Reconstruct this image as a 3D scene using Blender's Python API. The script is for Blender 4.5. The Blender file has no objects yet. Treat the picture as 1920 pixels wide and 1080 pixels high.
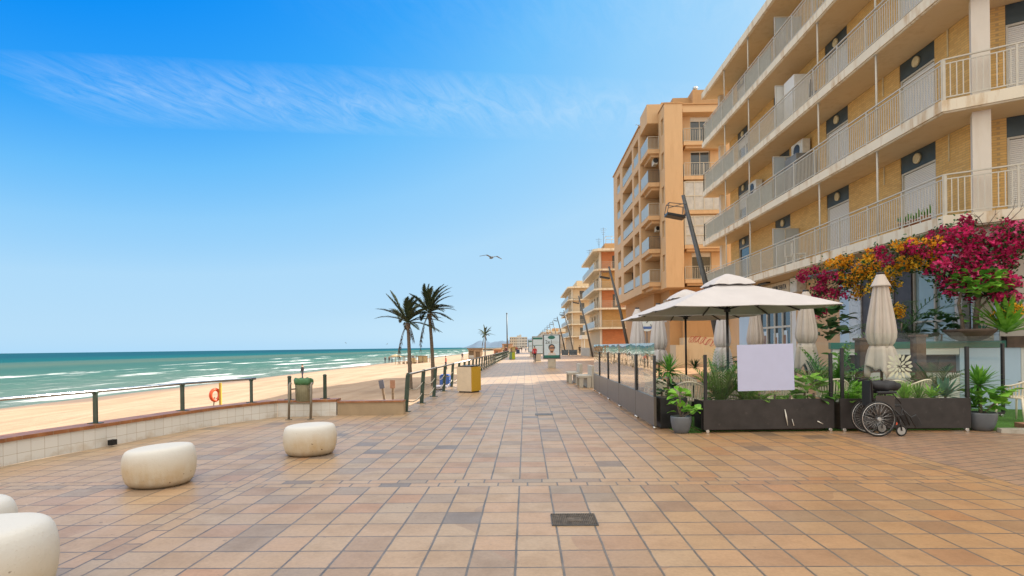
import bpy, math, random
from mathutils import Vector, Matrix
rnd = random.Random(7)
PI = math.pi
S = bpy.context.scene
COL = S.collection

# ---------------------------------------------------------------- camera
F_PX, CAM_H = 1066.67, 1.62
yaw = math.atan(26 / F_PX); roll = math.atan(0.0129)
Fw = Vector((-math.sin(yaw), math.cos(yaw), 0)); R0 = Vector((math.cos(yaw), math.sin(yaw), 0)); U0 = Vector((0, 0, 1))
Rt = R0 * math.cos(roll) - U0 * math.sin(roll); Up = U0 * math.cos(roll) + R0 * math.sin(roll)
cd = bpy.data.cameras.new('camera'); cam = bpy.data.objects.new('camera', cd); COL.objects.link(cam)
cam.matrix_world = Matrix(((Rt.x, Up.x, -Fw.x, 0), (Rt.y, Up.y, -Fw.y, 0), (Rt.z, Up.z, -Fw.z, CAM_H), (0, 0, 0, 1)))
cd.lens = 20.0; cd.sensor_width = 36.0; cd.shift_y = (650.3 - 540) / 1920
cd.clip_start = 0.05; cd.clip_end = 40000
S.camera = cam

# ---------------------------------------------------------------- light
SUN_EL, SUN_AZ = math.radians(35.3), math.radians(55)       # azimuth clockwise from +Y (up the promenade)
w = bpy.data.worlds.new("World"); S.world = w; w.use_nodes = True
nt = w.node_tree; nt.nodes.clear()
out = nt.nodes.new('ShaderNodeOutputWorld'); bg = nt.nodes.new('ShaderNodeBackground')
sky = nt.nodes.new('ShaderNodeTexSky'); sky.sky_type = 'NISHITA'; sky.sun_disc = False
sky.sun_elevation = SUN_EL; sky.sun_rotation = SUN_AZ; sky.air_density = 1.0; sky.dust_density = 0.6; sky.ozone_density = 2.0
bg.inputs['Strength'].default_value = 0.15
EXPO = 1.0
# grade of the Nishita sky: its own brightness picks a deeper, more saturated blue (polarised look of the photo)
ssep = nt.nodes.new('ShaderNodeSeparateColor'); nt.links.new(sky.outputs[0], ssep.inputs[0])
gr = nt.nodes.new('ShaderNodeMapRange'); gr.inputs['From Min'].default_value = 0.8; gr.inputs['From Max'].default_value = 6.0; nt.links.new(ssep.outputs[0], gr.inputs[0])
rp_ = nt.nodes.new('ShaderNodeValToRGB'); nt.links.new(gr.outputs[0], rp_.inputs[0]); cr_ = rp_.color_ramp
while len(cr_.elements) > 1: cr_.elements.remove(cr_.elements[0])
for i, (p_, c_) in enumerate(((0.0, (0.0, 0.215, 0.86)), (0.06, (0.0, 0.27, 0.92)), (0.12, (0.04, 0.38, 0.96)), (0.19, (0.15, 0.52, 0.97)), (0.28, (0.28, 0.62, 0.97)), (0.46, (0.43, 0.71, 0.96)), (0.74, (0.48, 0.735, 0.95)), (1.0, (0.57, 0.80, 0.96)))):
    e_ = cr_.elements[0] if i == 0 else cr_.elements.new(p_)
    e_.position = p_; e_.color = (*c_, 1)
sc_v = nt.nodes.new('ShaderNodeVectorMath'); sc_v.operation = 'SCALE'; nt.links.new(rp_.outputs[0], sc_v.inputs[0]); sc_v.inputs['Scale'].default_value = 1 / (0.15 * 2 ** EXPO)
# high thin cirrus, laid out on the plane of the cloud layer
tc = nt.nodes.new('ShaderNodeTexCoord'); sep = nt.nodes.new('ShaderNodeSeparateXYZ'); nt.links.new(tc.outputs['Generated'], sep.inputs[0])
def wm(op, a, b=None, clamp=False):
    n = nt.nodes.new('ShaderNodeMath'); n.operation = op; n.use_clamp = clamp
    for i, v in enumerate((a, b)):
        if v is None: continue
        if isinstance(v, (int, float)): n.inputs[i].default_value = v
        else: nt.links.new(v, n.inputs[i])
    return n.outputs[0]
zc = wm('MAXIMUM', sep.outputs[2], 0.03)
u_ = wm('DIVIDE', sep.outputs[0], zc); v_ = wm('DIVIDE', sep.outputs[1], zc)
def wcomb(a, b, c=0.0):
    n = nt.nodes.new('ShaderNodeCombineXYZ')
    for i, v in enumerate((a, b, c)):
        if isinstance(v, (int, float)): n.inputs[i].default_value = v
        else: nt.links.new(v, n.inputs[i])
    return n.outputs[0]
def wnoise(vec, sc, det=6, rough=0.6, dist=0.0):
    n = nt.nodes.new('ShaderNodeTexNoise'); n.inputs['Scale'].default_value = sc; n.inputs['Detail'].default_value = det
    n.inputs['Roughness'].default_value = rough; n.inputs['Distortion'].default_value = dist; nt.links.new(vec, n.inputs['Vector']); return n.outputs[0]
# streak fibres run away from the viewer, the main band lies across the view at v ~ 2
fib = wnoise(wcomb(wm('ADD', wm('MULTIPLY', u_, 3.0), wm('MULTIPLY', v_, -0.9)), wm('MULTIPLY', v_, 1.0), 3.1), 4.2, 11, 0.70, 0.9)
puff = wnoise(wcomb(wm('MULTIPLY', u_, 0.55), wm('MULTIPLY', v_, 0.8), 1.7), 1.3, 4, 0.55)
cen = wm('ADD', 2.42, wm('MULTIPLY', u_, 0.15))
dv = wm('ABSOLUTE', wm('SUBTRACT', v_, cen))
band = wm('SUBTRACT', 1.0, wm('DIVIDE', dv, 0.34), True)
band = wm('MULTIPLY', band, wm('MULTIPLY', wm('ADD', u_, 1.92), 1.7, True))
hi = wm('MULTIPLY', wm('MULTIPLY', wm('SUBTRACT', 2.05, v_), 1.6, True), wm('MULTIPLY', wm('ADD', u_, 0.75), 1.0, True))
amt = wm('ADD', wm('MULTIPLY', wm('POWER', band, 0.6), 1.05), wm('MULTIPLY', hi, 0.75))
f2 = wm('MULTIPLY', wm('SUBTRACT', fib, 0.33), 2.1, True)
p2 = wm('MULTIPLY', wm('SUBTRACT', puff, 0.22), 2.8, True)
cl = wm('MULTIPLY', wm('MULTIPLY', amt, f2), p2)
cl = wm('MULTIPLY', cl, 0.52, True)
mixc = nt.nodes.new('ShaderNodeMixRGB'); nt.links.new(cl, mixc.inputs[0]); nt.links.new(sc_v.outputs[0], mixc.inputs[1]); k_ = 1 / (0.15 * 2 ** EXPO); mixc.inputs[2].default_value = (0.72 * k_, 0.87 * k_, 1.0 * k_, 1)
# added fill glow overhead and behind the viewer, out of view, brightens the shade
fill_top = wm('MULTIPLY', wm('SUBTRACT', sep.outputs[2], 0.62), 4.5, True); fill_back = wm('MULTIPLY', wm('SUBTRACT', 0.28, sep.outputs[1]), 2.5, True); fill_mask = wm('MULTIPLY', wm('MAXIMUM', fill_top, fill_back), wm('MULTIPLY', wm('ADD', sep.outputs[2], 0.02), 30.0, True))
mixh = nt.nodes.new('ShaderNodeMixRGB'); nt.links.new(fill_mask, mixh.inputs[0]); nt.links.new(mixc.outputs[0], mixh.inputs[1]); FILL = 1.74 * k_; colh = nt.nodes.new('ShaderNodeMixRGB'); nt.links.new(fill_top, colh.inputs[0]); colh.inputs[1].default_value = (0.82 * FILL, 0.77 * FILL, 0.68 * FILL, 1); colh.inputs[2].default_value = (1.32 * FILL, 1.24 * FILL, 1.13 * FILL, 1); nt.links.new(colh.outputs[0], mixh.inputs[2])
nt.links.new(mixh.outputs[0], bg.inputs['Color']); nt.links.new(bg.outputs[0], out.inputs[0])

sd = bpy.data.lights.new('sun', 'SUN'); sd.energy = 5.0; sd.angle = math.radians(0.53); sd.color = (1.0, 0.92, 0.80)
sun = bpy.data.objects.new('sun', sd); COL.objects.link(sun)
to_sun = Vector((math.sin(SUN_AZ) * math.cos(SUN_EL), math.cos(SUN_AZ) * math.cos(SUN_EL), math.sin(SUN_EL)))
sun.rotation_euler = to_sun.to_track_quat('Z', 'Y').to_euler()
S.view_settings.view_transform = 'Standard'; S.view_settings.look = 'None'; S.view_settings.gamma = 1; S.view_settings.use_curve_mapping = False
S.view_settings.exposure = EXPO

# ---------------------------------------------------------------- helpers: points, meshes, objects
def at(x, y, Y):
    d = Fw + Rt * ((x - 960) / F_PX) + Up * ((650.3 - y) / F_PX); return Vector((0, 0, CAM_H)) + d * (Y / d.y)
class MB:
    def __init__(s): s.v = []; s.f = []; s.mi = []; s.sm = []
    def face(s, pts, mi=0, sm=False):
        b = len(s.v); s.v += [tuple(p) for p in pts]; s.f.append(tuple(range(b, b + len(pts)))); s.mi.append(mi); s.sm.append(sm); return s
    def add(s, vs, fs, mi=0, sm=False):
        b = len(s.v); s.v += [tuple(p) for p in vs]
        for f in fs: s.f.append(tuple(b + i for i in f)); s.mi.append(mi); s.sm.append(sm)
        return s
    def box(s, a, b, mi=0):
        x0, x1 = sorted((a[0], b[0])); y0, y1 = sorted((a[1], b[1])); z0, z1 = sorted((a[2], b[2]))
        v = [(x0, y0, z0), (x1, y0, z0), (x1, y1, z0), (x0, y1, z0), (x0, y0, z1), (x1, y0, z1), (x1, y1, z1), (x0, y1, z1)]
        return s.add(v, [(0, 3, 2, 1), (4, 5, 6, 7), (0, 1, 5, 4), (1, 2, 6, 5), (2, 3, 7, 6), (3, 0, 4, 7)], mi)
    def obox(s, p, q, wd, ht, mi=0, up=(0, 0, 1)):
        # bar from p to q, wd sideways, ht along up
        p = Vector(p); q = Vector(q); d = (q - p).normalized(); up = Vector(up)
        if abs(d.dot(up)) > 0.999: up = Vector((0, 1, 0))
        sd_ = d.cross(up).normalized() * (wd / 2); u = sd_.cross(d).normalized() * (ht / 2)
        v = [p - sd_ - u, p + sd_ - u, q + sd_ - u, q - sd_ - u, p - sd_ + u, p + sd_ + u, q + sd_ + u, q - sd_ + u]
        return s.add(v, [(0, 1, 2, 3), (4, 7, 6, 5), (0, 4, 5, 1), (1, 5, 6, 2), (2, 6, 7, 3), (3, 7, 4, 0)], mi)
    def prism(s, pts, z0, z1, mi=0):
        n = len(pts); v = [(p[0], p[1], z0) for p in pts] + [(p[0], p[1], z1) for p in pts]
        A = sum(pts[i][0] * pts[(i + 1) % n][1] - pts[(i + 1) % n][0] * pts[i][1] for i in range(n))
        top = tuple(range(n, 2 * n)); bot = tuple(range(n - 1, -1, -1)); sides = [(i, (i + 1) % n, n + (i + 1) % n, n + i) for i in range(n)]
        if A < 0: top = top[::-1]; bot = bot[::-1]; sides = [x[::-1] for x in sides]
        return s.add(v, [bot, top] + sides, mi)
    def tube(s, pts, rs, n=8, mi=0, cap=True, sm=True):
        pts = [Vector(p) for p in pts]
        if isinstance(rs, (int, float)): rs = [rs] * len(pts)
        b = len(s.v); prev = None
        for i, p in enumerate(pts):
            d = (pts[min(i + 1, len(pts) - 1)] - pts[max(i - 1, 0)])
            d = d.normalized() if d.length > 1e-9 else Vector((0, 0, 1))
            if prev is None:
                a = Vector((0, 0, 1)) if abs(d.z) < 0.9 else Vector((1, 0, 0)); e = d.cross(a).normalized()
            else: e = (prev - d * prev.dot(d)).normalized()
            prev = e; g = d.cross(e)
            for k in range(n):
                t = 2 * PI * k / n; s.v.append(tuple(p + (e * math.cos(t) + g * math.sin(t)) * rs[i]))
        for i in range(len(pts) - 1):
            for k in range(n):
                a0 = b + i * n + k; a1 = b + i * n + (k + 1) % n
                s.f.append((a0, a1, a1 + n, a0 + n)); s.mi.append(mi); s.sm.append(sm)
        if cap:
            s.f.append(tuple(b + k for k in range(n - 1, -1, -1))); s.mi.append(mi); s.sm.append(False)
            e0 = b + (len(pts) - 1) * n; s.f.append(tuple(e0 + k for k in range(n))); s.mi.append(mi); s.sm.append(False)
        return s
    def lathe(s, c, prof, n=24, mi=0, ex=1.0, ey=1.0, rot=0.0, wob=None, sm=True):
        b = len(s.v); c = Vector(c)
        for i, (r, z) in enumerate(prof):
            for k in range(n):
                t = 2 * PI * k / n; rr = r * (wob(t, i) if wob else 1)
                x = rr * ex * math.cos(t); y = rr * ey * math.sin(t)
                s.v.append((c.x + x * math.cos(rot) - y * math.sin(rot), c.y + x * math.sin(rot) + y * math.cos(rot), c.z + z))
        for i in range(len(prof) - 1):
            for k in range(n):
                a0 = b + i * n + k; a1 = b + i * n + (k + 1) % n
                s.f.append((a0, a1, a1 + n, a0 + n)); s.mi.append(mi); s.sm.append(sm)
        s.f.append(tuple(b + k for k in range(n - 1, -1, -1))); s.mi.append(mi); s.sm.append(sm)
        e0 = b + (len(prof) - 1) * n; s.f.append(tuple(e0 + k for k in range(n))); s.mi.append(mi); s.sm.append(sm)
        return s
    def build(s, name, mats, parent=None, bevel=0, mod=None, weld=False):
        me = bpy.data.meshes.new(name)
        off = Vector((0, 0, 0)); p = parent
        while p is not None: off += p.location; p = p.parent
        vs = s.v if off.length < 1e-9 else [(a - off.x, b_ - off.y, c - off.z) for a, b_, c in s.v]
        me.from_pydata(vs, [], s.f)
        if not isinstance(mats, (list, tuple)): mats = [mats]
        for m in mats: me.materials.append(m)
        me.polygons.foreach_set('material_index', s.mi); me.polygons.foreach_set('use_smooth', s.sm); me.update()
        o = bpy.data.objects.new(name, me); COL.objects.link(o)
        if parent is not None: o.parent = parent
        if bevel:
            m = o.modifiers.new('bevel', 'BEVEL'); m.width = bevel; m.segments = 2; m.limit_method = 'ANGLE'; m.angle_limit = math.radians(40)
        return o
def tag(o, label=None, cat=None, group=None, kind=None):
    if label: o['label'] = label
    if cat: o['category'] = cat
    if group: o['group'] = group
    if kind: o['kind'] = kind
    return o
def thing(name, label, cat, loc=(0, 0, 0), group=None, rz=0):
    o = bpy.data.objects.new(name, None); COL.objects.link(o); o.location = loc; o.rotation_euler = (0, 0, rz); o.empty_display_size = 0.2
    return tag(o, label, cat, group)
def dup(root, loc, rz, label=None, group=None, sc=None):
    r = root.copy(); COL.objects.link(r); r.location = loc; r.rotation_euler = (0, 0, rz)
    if sc: r.scale = (sc, sc, sc)
    if label: r['label'] = label
    if group: r['group'] = group
    for ch in list(root.children):
        c = ch.copy(); COL.objects.link(c); c.parent = r
        for g in list(ch.children):
            d = g.copy(); COL.objects.link(d); d.parent = c
    return r

# ---------------------------------------------------------------- materials
class NT:
    def __init__(s, name):
        s.m = bpy.data.materials.new(name); s.m.use_nodes = True; s.t = s.m.node_tree; s.t.nodes.clear()
        s.out = s.t.nodes.new('ShaderNodeOutputMaterial')
    def n(s, typ, ins=None, **kw):
        x = s.t.nodes.new(typ)
        for k, v in kw.items(): setattr(x, k, v)
        if ins:
            for k, v in ins.items(): s.set(x.inputs[k], v)
        return x
    def set(s, sock, v):
        if isinstance(v, bpy.types.NodeSocket): s.t.links.new(v, sock)
        elif isinstance(v, (tuple, list)) and len(v) == 3 and sock.type == 'RGBA': sock.default_value = (*v, 1)
        else: sock.default_value = v
    def m_(s, op, a, b=0.0, c=0.0, clamp=False): return s.n('ShaderNodeMath', {0: a, 1: b, 2: c}, operation=op, use_clamp=clamp).outputs[0]
    def noise(s, vec, sc, det=4, rough=0.55, dist=0.0):
        return s.n('ShaderNodeTexNoise', {'Vector': vec, 'Scale': sc, 'Detail': det, 'Roughness': rough, 'Distortion': dist}).outputs[0]
    def ramp(s, fac, stops, interp='LINEAR'):
        r = s.n('ShaderNodeValToRGB', {0: fac}); cr = r.color_ramp; cr.interpolation = interp
        while len(cr.elements) > 1: cr.elements.remove(cr.elements[0])
        cr.elements[0].position = stops[0][0]; cr.elements[0].color = (*stops[0][1], 1)
        for p, c in stops[1:]: e = cr.elements.new(p); e.color = (*c, 1)
        return r.outputs[0]
    def mix(s, f, a, b, bt='MIX'): return s.n('ShaderNodeMixRGB', {0: f, 1: a, 2: b}, blend_type=bt).outputs[0]
    def xyz(s, kind='obj'):
        if kind == 'world': v = s.n('ShaderNodeNewGeometry').outputs['Position']
        else: v = s.n('ShaderNodeTexCoord').outputs['Object']
        sp = s.n('ShaderNodeSeparateXYZ', {0: v}); return v, sp.outputs[0], sp.outputs[1], sp.outputs[2]
    def comb(s, a, b, c=0.0): return s.n('ShaderNodeCombineXYZ', {0: a, 1: b, 2: c}).outputs[0]
    def bump(s, h, st=0.3, dist=0.02): return s.n('ShaderNodeBump', {'Height': h, 'Strength': st, 'Distance': dist}).outputs[0]
    def done(s, col, rough=0.6, metal=0.0, normal=None, spec=0.5, **kw):
        b = s.n('ShaderNodeBsdfPrincipled', {'Base Color': col, 'Roughness': rough, 'Metallic': metal, 'Specular IOR Level': spec})
        if normal is not None: s.set(b.inputs['Normal'], normal)
        for k, v in kw.items(): s.set(b.inputs[k], v)
        s.t.links.new(b.outputs[0], s.out.inputs[0]); return s.m
def simple(name, col, rough=0.6, metal=0.0, var=0.15, sc=6.0, spec=0.5, bump=0.0, bsc=60, dirt=None, dsc=1.5, dth=0.55):
    t = NT(name); v, x, y, z = t.xyz('world')
    n1 = t.noise(v, sc, 5)
    dk = tuple(c * (1 - var) for c in col); lt = tuple(min(1, c * (1 + var)) for c in col)
    c = t.ramp(n1, [(0.3, dk), (0.7, lt)])
    if dirt:
        n2 = t.noise(v, dsc, 6, 0.65); f = t.m_('MULTIPLY', t.m_('SUBTRACT', n2, dth), 5.0, clamp=True); c = t.mix(f, c, dirt)
    nm = t.bump(t.noise(v, bsc, 3), bump, 0.01) if bump else None
    return t.done(c, rough, metal, nm, spec)
def glassy(name, tint=(0.9, 0.95, 0.93), ior=1.5, wavy=0.0, refl=1.0, dark=0.0):
    t = NT(name); v, x, y, z = t.xyz('world')
    bf = t.n('ShaderNodeNewGeometry').outputs['Backfacing']; fr = t.n('ShaderNodeFresnel', {'IOR': t.m_('ADD', t.m_('MULTIPLY', t.m_('SUBTRACT', 1.0, bf), ior), t.m_('MULTIPLY', bf, 1 / ior))}).outputs[0]; fr = t.m_('MULTIPLY', fr, refl, clamp=True)
    g = t.n('ShaderNodeBsdfGlossy', {'Color': (0.95, 0.92, 0.87), 'Roughness': 0.01})
    tr = t.n('ShaderNodeBsdfTransparent', {'Color': tint})
    if wavy:
        nz = t.noise(v, 1.6, 1); nm = t.bump(nz, wavy, 0.05); t.set(g.inputs['Normal'], nm)
    m = t.n('ShaderNodeMixShader', {0: fr, 1: tr.outputs[0], 2: g.outputs[0]}); t.t.links.new(m.outputs[0], t.out.inputs[0]); return t.m
M = {}
M['white'] = simple('white paint', (0.74, 0.72, 0.66), 0.5, var=0.06, dirt=(0.55, 0.47, 0.36), dsc=2.2, dth=0.6)
M['steelwhite'] = simple('ivory painted steel', (0.50, 0.47, 0.40), 0.4, var=0.06)
M['black'] = simple('black powder coat', (0.018, 0.018, 0.02), 0.35, var=0.3)
M['rubber'] = simple('black rubber', (0.015, 0.015, 0.015), 0.75)
M['fabricblack'] = simple('black nylon fabric', (0.022, 0.024, 0.03), 0.6, bump=0.3, bsc=200)
M['chrome'] = simple('worn chrome', (0.7, 0.7, 0.7), 0.25, 1.0)
M['green_iron'] = simple('dark green painted iron', (0.035, 0.06, 0.045), 0.35, var=0.25, dirt=(0.10, 0.075, 0.04), dsc=9, dth=0.62)
M['rail'] = simple('brushed galvanised rail', (0.42, 0.44, 0.46), 0.22, 0.9, var=0.08)
M['rope'] = simple('weathered rope', (0.42, 0.38, 0.31), 0.9, bump=0.6, bsc=90)
M['concrete'] = simple('weathered concrete', (0.44, 0.41, 0.35), 0.85, var=0.12, sc=3, bump=0.25, dirt=(0.24, 0.20, 0.15))
M['galv'] = simple('grey steel pole', (0.085, 0.09, 0.095), 0.45, 0.2, var=0.2)
M['wood'] = simple('aged timber', (0.20, 0.14, 0.09), 0.8, var=0.3, sc=12, bump=0.3)
M['soil'] = simple('potting soil', (0.04, 0.028, 0.02), 0.95)
M['canvas'] = simple('light grey canvas', (0.57, 0.54, 0.535), 0.85, var=0.05, sc=2.5, bump=0.15, bsc=250)
M['canvas2'] = simple('sand canvas', (0.54, 0.475, 0.42), 0.85, var=0.06, sc=3, bump=0.15, bsc=250)
M['cream'] = simple('cream plastic', (0.74, 0.67, 0.52), 0.45, var=0.06)
M['tabletop'] = simple('grey laminate', (0.30, 0.28, 0.25), 0.4, var=0.1)
M['plainwhite'] = simple('blank sign board', (0.48, 0.51, 0.72), 0.35, var=0.02)
M['alu'] = simple('satin aluminium', (0.45, 0.46, 0.46), 0.35, 0.8)
M['pot'] = simple('slate grey glazed pot', (0.12, 0.135, 0.155), 0.38, var=0.1)
M['glass'] = glassy('clear screen glass', (0.97, 0.985, 0.975), 1.5, 0.0, 0.35)
M['glasswavy'] = glassy('rippled screen glass', (0.90, 0.92, 0.90), 1.55, 0.12, 1.25)
M['window'] = simple('dark window glass', (0.035, 0.05, 0.065), 0.06, 0.0, var=0.3, sc=0.6, spec=0.9)
M['curtain'] = simple('pale curtain behind glass', (0.45, 0.45, 0.44), 0.25, var=0.12, sc=4)
def frosted(name, col):
    t = NT(name); a = t.n('ShaderNodeBsdfPrincipled', {'Base Color': col, 'Roughness': 0.25}); b = t.n('ShaderNodeBsdfTranslucent', {'Color': col})
    m = t.n('ShaderNodeMixShader', {0: 0.35, 1: a.outputs[0], 2: b.outputs[0]}); t.t.links.new(m.outputs[0], t.out.inputs[0]); return t.m
M['frost'] = frosted('frosted balcony glass', (0.55, 0.60, 0.62))
def leafmat(name, a, b, rough=0.4, trans=0.25):
    t = NT(name); v, x, y, z = t.xyz('world'); n = t.noise(v, 9.0, 3)
    c = t.ramp(n, [(0.35, a), (0.65, b)])
    p = t.n('ShaderNodeBsdfPrincipled', {'Base Color': c, 'Roughness': rough, 'Specular IOR Level': 0.4}); q = t.n('ShaderNodeBsdfTranslucent', {'Color': c})
    m = t.n('ShaderNodeMixShader', {0: trans, 1: p.outputs[0], 2: q.outputs[0]}); t.t.links.new(m.outputs[0], t.out.inputs[0]); return t.m
M['leaf'] = leafmat('mid green leaves', (0.06, 0.20, 0.03), (0.15, 0.36, 0.05))
M['leafb'] = leafmat('bright green leaves', (0.12, 0.36, 0.03), (0.30, 0.58, 0.08))
M['leafd'] = leafmat('dark green leaves', (0.02, 0.075, 0.025), (0.06, 0.15, 0.04))
M['agave'] = leafmat('blue green agave', (0.04, 0.16, 0.12), (0.10, 0.27, 0.18))
M['palmleaf'] = leafmat('dusty palm fronds', (0.04, 0.065, 0.036), (0.10, 0.125, 0.06), 0.55, 0.15)
M['deadleaf'] = leafmat('dry palm fronds', (0.09, 0.07, 0.045), (0.15, 0.12, 0.07), 0.8, 0.1)
M['magenta'] = leafmat('magenta bracts', (0.58, 0.01, 0.13), (0.92, 0.06, 0.27), 0.6, 0.35)
M['crimson'] = leafmat('crimson bracts', (0.30, 0.005, 0.06), (0.55, 0.02, 0.12), 0.6, 0.35)
M['pink'] = leafmat('light pink bracts', (0.80, 0.07, 0.28), (0.95, 0.20, 0.42), 0.6, 0.35)
M['yellowflower'] = leafmat('golden yellow bracts', (0.90, 0.50, 0.02), (0.95, 0.66, 0.06), 0.6, 0.35)
M['orange'] = leafmat('orange bracts', (0.75, 0.27, 0.01), (0.90, 0.52, 0.03), 0.6, 0.35)
M['bark'] = simple('grey brown bark', (0.16, 0.125, 0.095), 0.9, var=0.35, sc=15, bump=0.6)
M['blue'] = simple('blue plastic', (0.04, 0.11, 0.36), 0.5)
M['redplastic'] = simple('orange red plastic', (0.65, 0.09, 0.03), 0.4)
M['yellow'] = simple('mustard enamel', (0.58, 0.33, 0.012), 0.4, var=0.08)
M['binbeige'] = simple('sand coloured panel', (0.60, 0.49, 0.36), 0.5, var=0.06)
M['lime'] = simple('lime painted steel', (0.32, 0.38, 0.01), 0.5)
M['palegreen'] = simple('pale green steel', (0.12, 0.22, 0.15), 0.5)
M['navy'] = simple('navy plastic', (0.02, 0.04, 0.10), 0.5)
M['poster'] = simple('pale blue poster', (0.50, 0.62, 0.72), 0.3, var=0.03)
M['postergreen'] = simple('deep green print', (0.01, 0.13, 0.11), 0.3, var=0.05)
M['ink'] = simple('dark ink', (0.03, 0.04, 0.06), 0.4)
M['skinflat'] = simple('skin tone print', (0.42, 0.24, 0.16), 0.5)
M['silver'] = simple('silver casing', (0.36, 0.37, 0.36), 0.4, 0.4)
M['lintel'] = simple('slate blue lintel tile', (0.035, 0.055, 0.065), 0.4, var=0.25, sc=3)
M['vent'] = simple('cream vent disc', (0.55, 0.46, 0.28), 0.6)
M['acwhite'] = simple('white enamel casing', (0.60, 0.58, 0.52), 0.5, dirt=(0.35, 0.25, 0.15), dsc=3)
M['dark'] = simple('dark void', (0.012, 0.012, 0.012), 0.9)
M['graffiti'] = simple('red spray paint', (0.42, 0.04, 0.05), 0.7)
M['gull'] = simple('gull plumage', (0.20, 0.22, 0.24), 0.8)
# shutters: horizontal slats
def slatmat(name, col):
    t = NT(name); v, x, y, z = t.xyz('world'); f = t.m_('FRACT', t.m_('MULTIPLY', z, 20.0)); e = t.m_('SUBTRACT', 1.0, t.m_('MULTIPLY', t.m_('ABSOLUTE', t.m_('SUBTRACT', f, 0.5)), 2.0))
    g = t.m_('GREATER_THAN', e, 0.22)
    c = t.mix(g, tuple(k * 0.55 for k in col), col); return t.done(c, 0.5, normal=t.bump(e, 0.6, 0.01))
M['shutter'] = slatmat('white roller shutter', (0.66, 0.64, 0.60))
def brickmat(name, ca, cb, mortar, cx=0.24, cz=0.066, bmp=0.5):
    t = NT(name); v, x, y, z = t.xyz('world')
    hv = t.comb(t.m_('ADD', t.m_('MULTIPLY', x, 0.83), y), z)
    b = t.n('ShaderNodeTexBrick', {'Vector': hv, 'Color1': ca, 'Color2': cb, 'Mortar': mortar, 'Scale': 1.0, 'Mortar Size': 0.007, 'Mortar Smooth': 0.2, 'Bias': 0.0, 'Brick Width': cx, 'Row Height': cz})
    n = t.noise(v, 1.2, 5); c = t.mix(0.35, b.outputs[0], t.ramp(n, [(0.3, tuple(k * 0.6 for k in ca)), (0.7, tuple(min(1, k * 1.2) for k in cb))]))
    return t.done(c, 0.75, normal=t.bump(t.m_('SUBTRACT', 1.0, b.outputs[1]), bmp, 0.01))
M['brick'] = brickmat('yellow facing brick', (0.74, 0.47, 0.165), (0.56, 0.33, 0.10), (0.38, 0.26, 0.13))
M['brickorange'] = brickmat('orange facing brick', (0.56, 0.21, 0.08), (0.45, 0.16, 0.06), (0.40, 0.20, 0.11))
M['brickyellow'] = brickmat('ochre facing brick', (0.55, 0.33, 0.12), (0.44, 0.26, 0.09), (0.36, 0.25, 0.13))
# painted render with rust runs below edges
def render_mat(name, col, stain, st=0.5, zs=1.2, seam=0.0):
    t = NT(name); v, x, y, z = t.xyz('world')
    run = t.noise(t.comb(t.m_('MULTIPLY', x, 3.0), t.m_('MULTIPLY', y, 3.0), t.m_('MULTIPLY', z, 0.5)), 1.0, 6, 0.65)
    bl = t.noise(v, zs, 6, 0.6); f = t.m_('MULTIPLY', t.m_('SUBTRACT', t.m_('ADD', t.m_('MULTIPLY', run, 0.75), t.m_('MULTIPLY', bl, 0.45)), 0.61), 5.5, clamp=True)
    c = t.mix(t.m_('MULTIPLY', f, st), t.ramp(bl, [(0.3, tuple(k * 0.9 for k in col)), (0.7, col)]), stain)
    if seam:
        q = t.m_('ABSOLUTE', t.m_('SUBTRACT', t.m_('FRACT', t.m_('DIVIDE', y, seam)), 0.5)); c = t.mix(t.m_('MULTIPLY', t.m_('GREATER_THAN', q, 0.494), 0.5), c, stain)
    return t.done(c, 0.75, normal=t.bump(t.noise(v, 45, 3), 0.15, 0.01))
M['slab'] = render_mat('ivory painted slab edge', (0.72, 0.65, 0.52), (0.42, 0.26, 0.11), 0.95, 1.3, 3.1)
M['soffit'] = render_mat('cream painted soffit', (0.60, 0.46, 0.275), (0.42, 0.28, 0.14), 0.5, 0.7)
M['col'] = render_mat('painted column', (0.66, 0.60, 0.52), (0.45, 0.34, 0.22), 0.35)
M['ochre'] = render_mat('ochre render', (0.58, 0.385, 0.215), (0.42, 0.255, 0.125), 0.45, 0.35)
M['ochred'] = render_mat('deep ochre render', (0.46, 0.27, 0.125), (0.33, 0.18, 0.08), 0.4, 0.5)
M['creamwall'] = render_mat('cream render', (0.60, 0.47, 0.31), (0.42, 0.30, 0.18), 0.4, 0.4)
M['whitewall'] = render_mat('white render', (0.66, 0.67, 0.66), (0.5, 0.45, 0.38), 0.25)
M['farwall'] = render_mat('pale far render', (0.50, 0.44, 0.36), (0.38, 0.30, 0.22), 0.4, 0.1)
M['farwall2'] = render_mat('grey far render', (0.48, 0.48, 0.46), (0.36, 0.33, 0.3), 0.4, 0.1)
def marble():
    t = NT('veined marble'); v, x, y, z = t.xyz('world'); n = t.noise(v, 2.2, 8, 0.6, 1.5); e = t.m_('ABSOLUTE', t.m_('SUBTRACT', n, 0.5))
    return t.done(t.ramp(e, [(0.0, (0.30, 0.33, 0.36)), (0.03, (0.52, 0.55, 0.58)), (0.2, (0.58, 0.61, 0.63))]), 0.15)
M['marble'] = marble()
M['bluewall'] = simple('pale blue glazed wall', (0.40, 0.53, 0.68), 0.3, var=0.05, sc=1.2)
M['tealglass'] = simple('teal back painted glass', (0.05, 0.17, 0.145), 0.4, var=0.2, sc=1, spec=0.2)
M['darkstone'] = simple('dark stone cladding', (0.06, 0.05, 0.055), 0.45, var=0.3)
M['planter'] = simple('rusty brown trough', (0.10, 0.065, 0.05), 0.7, var=0.3, sc=5, dirt=(0.2, 0.12, 0.07))
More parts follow.
